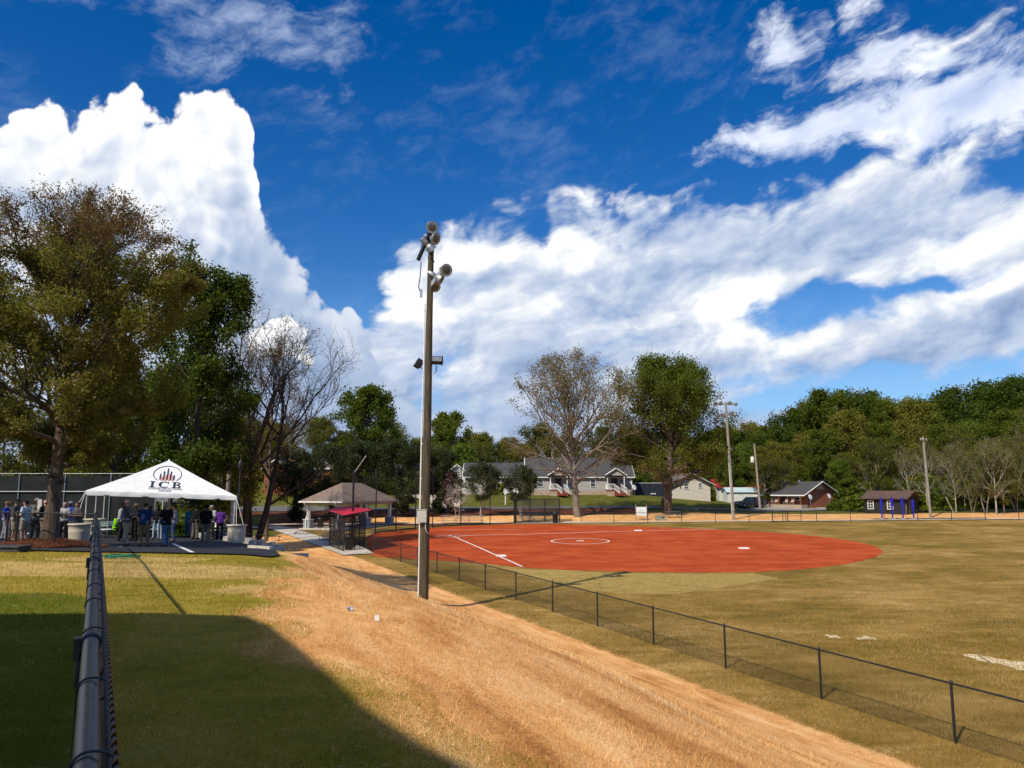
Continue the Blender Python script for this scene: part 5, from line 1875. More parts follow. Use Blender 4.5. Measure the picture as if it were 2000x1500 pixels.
def duplex():
    """long low grey house with two gabled porches, white rails and red steps"""
    Y0 = 128.0
    xl, xr = x_at(1031, 945, Y0), x_at(1234, 945, Y0)
    W_ = xr - xl
    xm = (xl + xr) / 2
    z = float(ground_z(xm, Y0))
    zb = z_at(966, Y0) - z
    zw = z_at(929, Y0) - z
    root = thing('house', 'long grey house with two gabled porches, white railings and red steps', 'house', (xm, Y0, z))
    gable_x(root, W_, 9.0, zw, z_at(895, Y0 + 4.5) - z - zw, grey_siding, roof_dark, 0.45, -0.6, white_paint)
    MB().box((0, -0.03, zb / 2 - 0.1 + 0.2), (W_ + 0.04, 0.10, zb + 0.9)).build('foundation', found, root)
    clapboards(root, -W_ / 2, W_ / 2, zb + 0.66, zw - 0.2, grey_siding)
    for s in (-1, 1):
        MB().box((s * (W_ / 2 - 0.05), -0.05, (zw + zb) / 2 + 0.2), (0.16, 0.12, zw - zb - 0.7)).build('corner_board', white_paint, root)
    zf_ = zb + 0.75

    def lx(px):
        return x_at(px, 945, Y0) - xm
    zc = (z_at(938, Y0) + z_at(949, Y0)) / 2 - z
    for px in (1056, 1115, 1158, 1216):
        window(root, lx(px), zc, 0.72, 1.15, -0.03, (0, 1))
    for pc in (1090, 1200):
        cx_ = lx(pc)
        pw, pd = 2.9, 1.9
        p = MB().box((cx_, -pd / 2 - 0.09, zf_ - 0.09), (pw, pd, 0.16)).build('porch_floor', pmat('red_porch', (0.26, 0.045, 0.030), (0.2, 0.035, 0.025), 3, 0.7), root)
        MB().box((cx_, -pd / 2 - 0.09, (zf_ - 0.17) / 2 - 0.15), (pw - 0.1, pd - 0.1, zf_ + 0.1)).build('porch_base', found, root)
        for s in (-1, 1):
            MB().box((cx_ + s * (pw / 2 - 0.1), -pd + 0.02, (zf_ + zw) / 2), (0.13, 0.13, zw - zf_)).build('porch_post', white_paint, root)
        # gable over the porch
        t_ = 1.15
        for s in (-1, 1):
            q = [(cx_ + s * (pw / 2 + 0.35), -pd - 0.35, zw + 0.02), (cx_, -pd - 0.35, zw + t_), (cx_, 2.2, zw + t_), (cx_ + s * (pw / 2 + 0.35), 2.2, zw + 0.02)]
            MB().slab(q, 0.09).build('porch_roof', roof_dark, root)
            MB().tube([(cx_ + s * (pw / 2 + 0.35), -pd - 0.37, zw - 0.02), (cx_, -pd - 0.37, zw + t_ - 0.02)], 0.095, 4).build('barge_board', white_paint, root)
        MB().prism([(cx_ - pw / 2, zw), (cx_ + pw / 2, zw), (cx_, zw + t_ - 0.15)], -pd - 0.05, -pd + 0.04, 'y').build('porch_gable', grey_siding, root)
        MB().box((cx_, -0.06, zf_ + 1.02), (0.95, 0.06, 2.05)).build('door', pmat('dark_door', (0.05, 0.05, 0.055), (0.04, 0.04, 0.045), 3, 0.5), root)
        # steps to the right, towards the viewer
        nst = 6
        sx = cx_ + 0.25
        for k in range(nst):
            MB().box((sx + 0.12 * k, -pd - 0.22 - 0.26 * k, (zf_ - 0.16) * (1 - (k + 1) / (nst + 1)) / 2 - 0.1), (1.05, 0.27, (zf_ - 0.16) * (1 - (k + 1) / (nst + 1)) + 0.2)).build('step', pmat('red_porch', (0, 0, 0)), root)
        def railing(a, b):
            a, b = Vector(a), Vector(b)
            mb = MB()
            for zz in (0.15, 0.92):
                mb.tube([a + Vector((0, 0, zz)), b + Vector((0, 0, zz))], 0.055, 4)
            n = max(3, int((b - a).length / 0.22))
            for k in range(n + 1):
                q = a.lerp(b, k / n)
                mb.tube([q + Vector((0, 0, 0.1)), q + Vector((0, 0, 0.92))], 0.03, 4)
            mb.build('railing', white_paint, root)
        railing((cx_ - pw / 2, -pd, zf_), (sx - 0.52, -pd, zf_))
        railing((cx_ - pw / 2 + 0.02, -pd + 0.1, zf_), (cx_ - pw / 2 + 0.02, -0.1, zf_))
        for s in (-0.55, 0.58):
            railing((sx + s, -pd - 0.05, zf_), (sx + s + 0.72, -pd - 1.6, 0.0))
    return root


duplex()


def simple_house(name, label, pxl, pxr, base_py, eave_py, ridge_py, Y0, D, wall, roof_m, wins=(), trim=None, rot=0.0, board=None, cat='house', ridge='x', oh=0.4, glow=None):
    xl, xr = x_at(pxl, base_py, Y0), x_at(pxr, base_py, Y0)
    xm, W_ = (xl + xr) / 2, xr - xl
    z = float(ground_z(xm, Y0))
    zw = z_at(eave_py, Y0) - z
    root = thing(name, label, cat, (xm, Y0, z), rot)
    if ridge == 'x':
        gable_x(root, W_, D, zw, z_at(ridge_py, Y0 + D / 2) - z - zw, wall, roof_m, oh, -1.0, trim)
    else:
        rise = z_at(ridge_py, Y0) - z - zw
        MB().prism([(-W_ / 2, -1.0), (W_ / 2, -1.0), (W_ / 2, zw), (0, zw + rise), (-W_ / 2, zw)], 0, D, 'y').build('wall', wall, root)
        s = rise / (W_ / 2)
        for sx in (-1, 1):
            q = [(sx * (W_ / 2 + oh), -oh, zw - s * oh + .1), (0, -oh, zw + rise + .1), (0, D + oh, zw + rise + .1), (sx * (W_ / 2 + oh), D + oh, zw - s * oh + .1)]
            MB().slab(q, 0.095).build('roof', roof_m, root)
            if trim:
                MB().tube([(sx * (W_ / 2 + oh), -oh - 0.015, zw - s * oh + .03), (0, -oh - 0.015, zw + rise + .03)], 0.10, 4).build('barge_board', trim, root)
    if board:
        clapboards(root, -W_ / 2, W_ / 2, 0.3, zw - 0.15, board)
    for px, py_, w, h in wins:
        window(root, x_at(px, py_, Y0) - xm, z_at(py_, Y0) - z, w, h, -0.03 if board else 0.0, (1, 1))
    return root, xm, z, W_, zw


# white house end and its neighbour behind the small trees
simple_house('house', 'white house end with a pale gable behind the dark evergreens', 876, 909, 962, 921, 908, 133, 9, white_paint, roof_dark, [(900, 944, 0.8, 1.2)], white_paint, ridge='y')
r_, xm, z, W_, zw = simple_house('house', 'grey house with dark roof mostly hidden by two small round trees', 908, 1026, 966, 930, 905, 131, 8.5, grey_siding, roof_dark, [(985, 943, 1.0, 1.2), (920, 943, 1.0, 1.2)], white_paint, board=grey_siding)
MB().box((0.6 * W_ / 2 - 0.4, -0.9, 0.55), (2.4, 1.6, 0.8)).build('porch_base', white_paint, r_)
MB().box((-0.1, -0.06, 1.9), (0.9, 0.06, 2.0)).build('door', pmat('pink_door', (0.62, 0.50, 0.45), (0.55, 0.44, 0.40), 3, 0.6), r_)
# letterbox post in front
x, y, z = cam_xy(987, 119)
o = MB().box((0, 0, 0.8), (0.16, 0.16, 1.7)).box((0, -0.1, 1.6), (0.26, 0.5, 0.25)).build('mailbox', white_paint)
o.location = (x, y, z)
tag(o, 'white mailbox post by the grass before the grey houses', 'mailbox')
# brick cottage behind the bare trees at the left
simple_house('house', 'brick cottage with a pale gable end on the slope behind the bare trees', 516, 560, 938, 913, 898, 120, 10, brick, pmat('grey_metal_roof', (0.30, 0.30, 0.31), (0.22, 0.22, 0.23), 2, 0.6), [], white_paint, ridge='y')
simple_house('house', 'low brick house with a pale eave above the dark round shrubs', 600, 680, 945, 914, 896, 124, 9, brick, pmat('grey_shingle', (0.26, 0.25, 0.24), (0.18, 0.17, 0.17), 2, 0.9), [(622, 925, 0.9, 1.4)], white_paint)

# navy container, satellite dish, scrap
x, y, z = cam_xy(1284, 130)
W_ = px_size(96, 130)
zt_, zb_ = z_at(944, 130) - z, z_at(972, 130) - z
root = thing('container', 'long dark navy storage container beside the grey house', 'container', (x, y, z))
nav = pmat('navy_steel', (0.022, 0.028, 0.045), (0.015, 0.019, 0.03), 2, 0.6)
MB().box((0, 1.2, (zt_ + zb_) / 2), (W_, 2.4, zt_ - zb_)).build('shell', nav, root)
mb = MB()
for k in range(30):
    mb.box((-W_ / 2 + W_ * (k + .5) / 30, -0.02, (zt_ + zb_) / 2), (0.14, 0.05, zt_ - zb_ - 0.2))
mb.build('corrugation', nav, root)
MB().box((0, 1.2, zt_ + 0.06), (W_ + 0.1, 2.5, 0.12)).build('roof_edge', pmat('pale_edge', (0.45, 0.44, 0.42), (0.36, 0.35, 0.33), 3, 0.7), root)
for k in range(3):
    MB().box((-1.0 + 0.32 * k, -0.05, zb_ + 0.65), (0.2, 0.03, 0.2)).build('white_mark', white_paint, root)
MB().box((W_ * 0.38, -0.5, zb_ + 0.35), (1.5, 0.6, 0.7)).build('white_crate', white_paint, root)


def dish(px, Y, base_py, label, r=0.45, aim=(0.5, -0.8, 0.35), h=1.3, g_=None):
    x, y, z = cam_xy(px, Y)
    z1 = max(z, z_at(base_py, Y))
    root = thing('satellite_dish', label, 'satellite dish', (x, y, z1), 0, 'satellite dishes by the houses')
    MB().tube([(0, 0, -0.4), (0, 0, h)], 0.04, 6).build('mast', galv, root)
    M = Vector(aim).normalized().to_track_quat('Z', 'Y').to_matrix().to_4x4()
    MB().lathe([(0.03, -0.12), (r * 0.5, -0.08), (r, 0.0), (r, 0.02), (r * 0.5, -0.055), (0.0001, -0.09)], (0, -0.05, h), 16, M=M).build('reflector', white_paint, root)
    MB().tube([Vector((0, 0, h - 0.2)), Vector((0, -0.05, h - 0.1)) + Vector(aim).normalized() * 0.45], 0.02, 5).build('feed_arm', galv, root)


dish(1239, 127, 968, 'white satellite dish between the grey house and the navy container', 0.48)
dish(1584, 116.3, 988, 'left white satellite dish at the brick house gable', 0.42)
dish(1621, 119, 986, 'right white satellite dish at the corner of the brick house', 0.40)
# cream clapboard building and the shed with the red roof
r_, xm, z, W_, zw = simple_house('house', 'cream clapboard building with a broad gable behind the green oak', 1312, 1388, 976, 944, 924, 127, 11, cream_siding, pmat('dark_grey_roof', (0.16, 0.15, 0.14), (0.1, 0.1, 0.09), 2, 0.9), [(1367, 948, 0.5, 0.7), (1340, 950, 0.6, 0.8)], pmat('weathered_trim', (0.5, 0.46, 0.4), (0.4, 0.37, 0.32), 3, 0.8), board=cream_siding, ridge='y', oh=0.7)
red_roof = pmat('red_metal_roof', (0.40, 0.020, 0.030), (0.30, 0.015, 0.022), 1.5, 0.55)
simple_house('shed', 'white shed with a bright red metal roof behind the light pole', 1405, 1482, 980, 952, 937, 132, 8, pmat('shed_white', (0.66, 0.68, 0.64), (0.55, 0.57, 0.54), 2, 0.7), red_roof, [], None, cat='shed')
simple_house('shed', 'small white lean-to with pale blue metal roof before the red roofed shed', 1422, 1480, 981, 961, 953, 127, 3.0, pmat('shed_white', (0, 0, 0)), pmat('pale_blue_metal', (0.50, 0.62, 0.66), (0.42, 0.52, 0.56), 1.5, 0.5), [], None, cat='shed', oh=0.25)


def brick_house():
    Y0, D = 122.0, 9.0
    xl, xr = x_at(1488, 984, Y0), x_at(1576, 984, Y0)
    W_ = 8.4
    rot = R(-22)
    xm = (x_at(1488, 984, Y0) + x_at(1622, 984, Y0)) / 2
    # drawn in its own frame: long side to the left front, gable end to the right
    z = z_at(984.5, Y0)
    root = thing('house', 'low red brick house with dark roof, porch chairs and a gable end', 'house', (x_at(1577, 984, 118), 118.0, z), R(-57))
    Lh, Dh = 8.5, 6.6
    zw = 1.9
    rise = 1.5
    # ridge along local x (to the left), gable on the right end
    MB().prism([(0, -1.2), (Dh, -1.2), (Dh, zw), (Dh / 2, zw + rise), (0, zw)], -Lh, 0, 'x').build('wall', brick, root)
    s = rise / (Dh / 2)
    for a in (0, 1):
        ye, yr = (-1.3, Dh / 2) if a == 0 else (Dh + 0.5, Dh / 2)
        ze = zw - s * (1.3 if a == 0 else .5)
        MB().slab([(-Lh - 0.5, ye, ze + .1), (0.5, ye, ze + .1), (0.5, yr, zw + rise + .1), (-Lh - 0.5, yr, zw + rise + .1)], 0.095).build('roof', roof_dark, root)
        MB().tube([(0.52, ye, ze + .04), (0.52, yr, zw + rise + .04)], 0.085, 4).build('barge_board', white_paint, root)
    ze = zw - s * 1.3
    MB().box((-Lh / 2, -1.33, ze + 0.04), (Lh + 1.0, 0.05, 0.18)).build('fascia', white_paint, root)
    # tan gable panel and brick pier on the end wall
    MB().prism([(Dh / 2 - 1.1, zw + 0.35), (Dh / 2 + 1.1, zw + 0.35), (Dh / 2, zw + rise - 0.15)], 0.004, 0.03, 'x').build('gable_panel', pmat('tan_panel', (0.52, 0.36, 0.20), (0.44, 0.3, 0.17), 3, 0.8), root)
    for k in range(3):
        MB().box((-Lh + 0.3 + k * (Lh - 0.6) / 2, -1.15, ze / 2 - 0.3), (0.13, 0.13, ze + 0.6)).build('porch_post', pmat('rust_post', (0.25, 0.10, 0.06), (0.2, 0.08, 0.05), 3, 0.7), root)
    for lx_ in (-6.3, -1.7):
        window(root, lx_, 1.05, 0.75, 0.8, -0.01, (0, 1))
    MB().box((-4.1, -0.03, 0.75), (0.9, 0.06, 1.7)).build('door', pmat('dark_door', (0, 0, 0)), root)
    MB().box((-3.5, -0.02, 0.75), (0.16, 0.05, 1.7)).build('door_trim', white_paint, root)
    MB().box((-Lh / 2, -0.7, -0.55), (Lh, 1.5, 1.0)).build('porch_floor', found, root)
    # porch chairs are things of their own
    Mr = Matrix.Translation((root.location)) @ Matrix.Rotation(R(-57), 4, 'Z')
    labs = ('leftmost pinkish chair on the brick house porch', 'second pinkish chair from the left on the brick house porch', 'third pinkish chair from the left on the brick house porch', 'rightmost pinkish chair on the brick house porch')
    cm = pmat('pink_chair', (0.62, 0.42, 0.34), (0.52, 0.34, 0.28), 3, 0.6)
    for lx_, lab in zip((-5.9, -5.0, -3.1, -2.0), labs):
        p = Mr @ Vector((lx_, -1.0, -0.05))
        c_ = thing('porch_chair', lab, 'chair', p, R(-57), 'chairs on the brick house porch')
        MB().box((0, 0, 0.40), (0.5, 0.48, 0.05)).build('seat', cm, c_)
        MB().box((0, 0.24, 0.70), (0.5, 0.05, 0.6), rx=R(-10)).build('backrest', cm, c_)
        for sx in (-1, 1):
            for sy in (-1, 1):
                MB().box((0.21 * sx, 0.2 * sy, 0.19), (0.04, 0.04, 0.38)).build('leg', cm, c_)


brick_house()


def black_shed():
    Y0 = 103.0
    z = z_at(1002, Y0)
    xc = x_at(1771, 1000, Y0)
    root = thing('shed', 'small black shed with brown roof and white windows by the wood', 'shed', (xc, Y0, min(z, float(ground_z(xc, Y0)) + 0.1)), R(-44))
    blk = pmat('black_boards', (0.014, 0.014, 0.015), (0.026, 0.025, 0.024), 2, 0.8, stretch=(6, 6, 0.4))
    Lh, Dh, zw, rise = 5.3, 5.0, 2.1, 0.85
    MB().prism([(0, -0.6), (Dh, -0.6), (Dh, zw), (Dh / 2, zw + rise), (0, zw)], -Lh, 0, 'x').build('wall', blk, root)
    s = rise / (Dh / 2)
    br = pmat('brown_roof', (0.13, 0.080, 0.062), (0.085, 0.053, 0.042), 2, 0.85)
    for a in (0, 1):
        ye, yr = (-0.5, Dh / 2) if a == 0 else (Dh + 0.5, Dh / 2)
        ze = zw - s * .5
        MB().slab([(-Lh - 0.4, ye, ze + .1), (0.35, ye, ze + .1), (0.35, yr, zw + rise + .1), (-Lh - 0.4, yr, zw + rise + .1)], 0.12).build('roof', br, root)
        MB().tube([(0.37, ye, ze + .04), (0.37, yr, zw + rise + .04)], 0.06, 4).build('barge_board', br, root)
    mb = MB()
    for k in range(17):
        mb.box((-Lh + Lh * (k + .5) / 17, -0.012, 0.75), (0.05, 0.02, 2.6))
    tag(mb.build('batten', blk, root), kind='stuff')
    for lx_ in (-Lh + 0.8, -Lh + 3.3):
        window(root, lx_, 1.15, 0.62, 1.0, -0.025, (1, 2))
    MB().box((0.03, 1.3, 0.85), (0.06, 0.95, 1.9)).build('door', pmat('grey_boards', (0.10, 0.095, 0.085), (0.07, 0.066, 0.06), 3, 0.8), root)
    MB().box((-0.05, 0.02, 0.6), (0.07, 0.10, 1.2), ry=0.08).build('loose_board', grey_wood, root)


black_shed()


# ---- dark car beside the white shed
def car():
    x, y, z = cam_xy(1466, 119.5)
    root = thing('parked_car', 'dark grey pickup-style car parked between the shed and the utility pole', 'car', (x, y, z), R(8))
    body = pmat('car_paint', (0.035, 0.038, 0.045), (0.028, 0.03, 0.036), 2, 0.25, spec=0.6)
    P = [(-2.2, 0.35), (-2.25, 0.75), (-2.1, 0.98), (-1.0, 1.08), (2.1, 1.05), (2.25, 0.8), (2.2, 0.38), (1.75, 0.30), (-1.75, 0.30)]
    MB().prism(P, -0.88, 0.88, 'y').build('body', body, root)
    C_ = [(-1.0, 1.07), (-0.35, 1.62), (1.45, 1.64), (1.95, 1.07)]
    MB().prism(C_, -0.78, 0.78, 'y').build('cabin', body, root)
    gl = window_mat()
    MB().prism([(-0.80, 1.12), (-0.30, 1.54), (0.45, 1.56), (0.45, 1.12)], -0.795, -0.786, 'y').build('side_window', gl, root)
    MB().prism([(0.55, 1.12), (0.55, 1.56), (1.38, 1.56), (1.72, 1.12)], -0.795, -0.786, 'y').build('side_window', gl, root)
    tyre = pmat('tyre_rubber', (0.012, 0.012, 0.012), (0.02, 0.02, 0.02), 8, 0.8)
    M = Matrix.Rotation(R(90), 4, 'X')
    for wx in (-1.35, 1.35):
        for wy in (-0.80, 0.80):
            w_ = MB().lathe([(0.19, -0.11), (0.34, -0.11), (0.36, -0.06), (0.36, 0.06), (0.34, 0.11), (0.19, 0.11)], (wx, wy, 0.36), 18, M=M).build('wheel', tyre, root)
            MB().lathe([(0.0001, -0.10), (0.06, -0.115), (0.20, -0.112), (0.20, 0.112), (0.06, 0.115), (0.0001, 0.1)], (wx, wy, 0.36), 14, M=M).build('rim', galv, w_)
    for s in (-1, 1):
        MB().box((-2.235, s * 0.62, 0.78), (0.05, 0.36, 0.16)).build('headlight', pmat('lamp_clear', (0.6, 0.6, 0.58), (0.5, 0.5, 0.5), 3, 0.2), root)
    MB().box((-2.24, 0, 0.62), (0.04, 0.8, 0.22)).build('grille', galv, root)


car()


# ---- tennis court screen behind the crowd
def court_fence():
    Y0 = 52.0
    xs_ = np.arange(-42, -23.4, 3.05)
    z0 = float(ground_z(xs_[0], Y0))
    root = thing('court_fence', 'tall court fence hung with black windscreen behind the crowd', 'fence', (xs_[0], Y0, z0))
    ht = z_at(925, Y0) - z0
    scr = pmat('windscreen', (0.010, 0.012, 0.012), (0.018, 0.022, 0.020), 1.2, 0.9)
    for i, x in enumerate(xs_):
        MB().tube([(x - xs_[0], 0, -0.6), (x - xs_[0], 0, ht + 0.05)], 0.04, 8).build('post', galv, root)
        if i < len(xs_) - 1:
            MB().box((x - xs_[0] + 1.525, 0.06, ht / 2 - 0.1), (3.03, 0.02, ht - 0.1)).build('windscreen_panel', scr, root)
            MB().tube([(x - xs_[0], -0.03, ht), (x - xs_[0] + 3.05, -0.03, ht)], 0.024, 6).build('top_rail', galv, root)
            zm = z_at(960, Y0) - z0
            MB().tube([(x - xs_[0], -0.05, zm), (x - xs_[0] + 3.05, -0.05, zm)], 0.03, 6).build('mid_rail', galv, root)
    return root


court_fence()
# pale benches / low wall seen between tent legs
x, y, z = cam_xy(205, 60)
root = thing('park_bench', 'long pale bench plank behind the left side of the tent', 'bench', (x, y, max(z, z_at(1008, 60) - 0.5)))
for k in range(2):
    MB().box((0, 0.3 * k, 0.45 + 0.35 * k), (5.5, 0.28, 0.06)).build('plank', concrete, root)
for s in (-2.2, 0, 2.2):
    MB().box((s, 0.2, 0.2), (0.12, 0.4, 0.6)).build('leg', grey_wood, root)

# ================================================================== people
def surface_net(Fg, lo, h):
    nx, ny, nz = Fg.shape
    S = Fg < 0
    c = [Fg[i:nx - 1 + i, j:ny - 1 + j, k:nz - 1 + k] for i in (0, 1) for j in (0, 1) for k in (0, 1)]
    sgn = [q < 0 for q in c]
    anyS = np.logical_or.reduce(sgn)
    allS = np.logical_and.reduce(sgn)
    act = anyS & ~allS
    idx = -np.ones(act.shape, np.int64)
    I = np.argwhere(act)
    idx[act] = np.arange(len(I))
    cv = np.stack([q[act] for q in c], 1)               # order i,j,k
    mean = cv.mean(1)
    gx = (cv[:, 4:].mean(1) - cv[:, :4].mean(1)) / h
    gy = (cv[:, [2, 3, 6, 7]].mean(1) - cv[:, [0, 1, 4, 5]].mean(1)) / h
    gz_ = (cv[:, 1::2].mean(1) - cv[:, 0::2].mean(1)) / h
    Gd = np.stack([gx, gy, gz_], 1)
    n2 = (Gd ** 2).sum(1, keepdims=True) + 1e-6
    st = np.clip(-mean[:, None] * Gd / n2, -0.5 * h, 0.5 * h)
    V = np.asarray(lo) + (I + 0.5) * h + st
    quads = []
    for ax in range(3):
        sl0 = [slice(None)] * 3
        sl1 = [slice(None)] * 3
        sl0[ax], sl1[ax] = slice(0, -1), slice(1, None)
        a, b = S[tuple(sl0)], S[tuple(sl1)]
        E_ = np.argwhere(a != b)
        o1, o2 = (ax + 1) % 3, (ax + 2) % 3
        ok = (E_[:, o1] > 0) & (E_[:, o2] > 0) & (E_[:, o1] < Fg.shape[o1] - 1) & (E_[:, o2] < Fg.shape[o2] - 1)
        E_ = E_[ok]
        fl = a[tuple(E_.T)]

        def cell(d1, d2):
            q = E_.copy()
            q[:, o1] -= d1
            q[:, o2] -= d2
            return idx[tuple(q.T)]
        Q = np.stack([cell(1, 1), cell(0, 1), cell(0, 0), cell(1, 0)], 1)
        Q[~fl] = Q[~fl][:, ::-1]
        quads.append(Q)
    Q = np.concatenate(quads)
    return V, Q[(Q >= 0).all(1)]


def sdf_mesh(caps, h, k=0.02, cut=None):
    """smooth union of tapered capsules (a, b, ra, rb[, squash]) -> one continuous surface"""
    P = np.array([[*c[0], c[2]] for c in caps] + [[*c[1], c[3]] for c in caps])
    lo = (P[:, :3] - P[:, 3:]).min(0) - 3 * h - 0.02
    hi = (P[:, :3] + P[:, 3:]).max(0) + 3 * h + 0.02
    n = np.ceil((hi - lo) / h).astype(int) + 1
    ax = [lo[i] + np.arange(n[i]) * h for i in range(3)]
    Fg = np.full(tuple(n), 0.25)
    for c in caps:
        a, b, ra, rb = np.array(c[0], float), np.array(c[1], float), c[2], c[3]
        m = max(ra, rb) + 0.07
        l2, h2 = np.minimum(a, b) - m, np.maximum(a, b) + m
        s = [slice(max(0, int((l2[i] - lo[i]) / h)), min(n[i], int((h2[i] - lo[i]) / h) + 2)) for i in range(3)]
        X = ax[0][s[0]][:, None, None]
        Yv = ax[1][s[1]][None, :, None]
        Z = ax[2][s[2]][None, None, :]
        d = b - a
        L2 = d @ d + 1e-9
        t = np.clip(((X - a[0]) * d[0] + (Yv - a[1]) * d[1] + (Z - a[2]) * d[2]) / L2, 0, 1)
        sq = c[4] if len(c) > 4 else 1.0
        dist = np.sqrt((X - a[0] - t * d[0]) ** 2 + ((Yv - a[1] - t * d[1]) / sq) ** 2 + (Z - a[2] - t * d[2]) ** 2) - (ra + (rb - ra) * t)
        cur = Fg[tuple(s)]
        hh = np.clip(0.5 + 0.5 * (cur - dist) / k, 0, 1)
        Fg[tuple(s)] = cur * (1 - hh) + dist * hh - k * hh * (1 - hh)
    if cut is not None:
        X, Yv, Z = np.meshgrid(*ax, indexing='ij')
        Fg = np.maximum(Fg, cut(X, Yv, Z))
    V, Q = surface_net(Fg, lo, h)
    return V, Q


SKIN = {'light': pmat('skin_light', (0.52, 0.29, 0.20), (0.46, 0.24, 0.16), 8, 0.55), 'tan': pmat('skin_tan', (0.36, 0.19, 0.12), (0.31, 0.16, 0.10), 8, 0.55), 'dark': pmat('skin_dark', (0.085, 0.045, 0.028), (0.07, 0.036, 0.022), 8, 0.5)}
CLOTH = {}


def cloth_mat(c):
    k = tuple(round(q, 3) for q in c)
    if k not in CLOTH:
        CLOTH[k] = pmat('cloth_%d' % len(CLOTH), c, tuple(q * 0.72 for q in c), 6, 0.9, 0.4, 14, spec=0.1)
    return CLOTH[k]


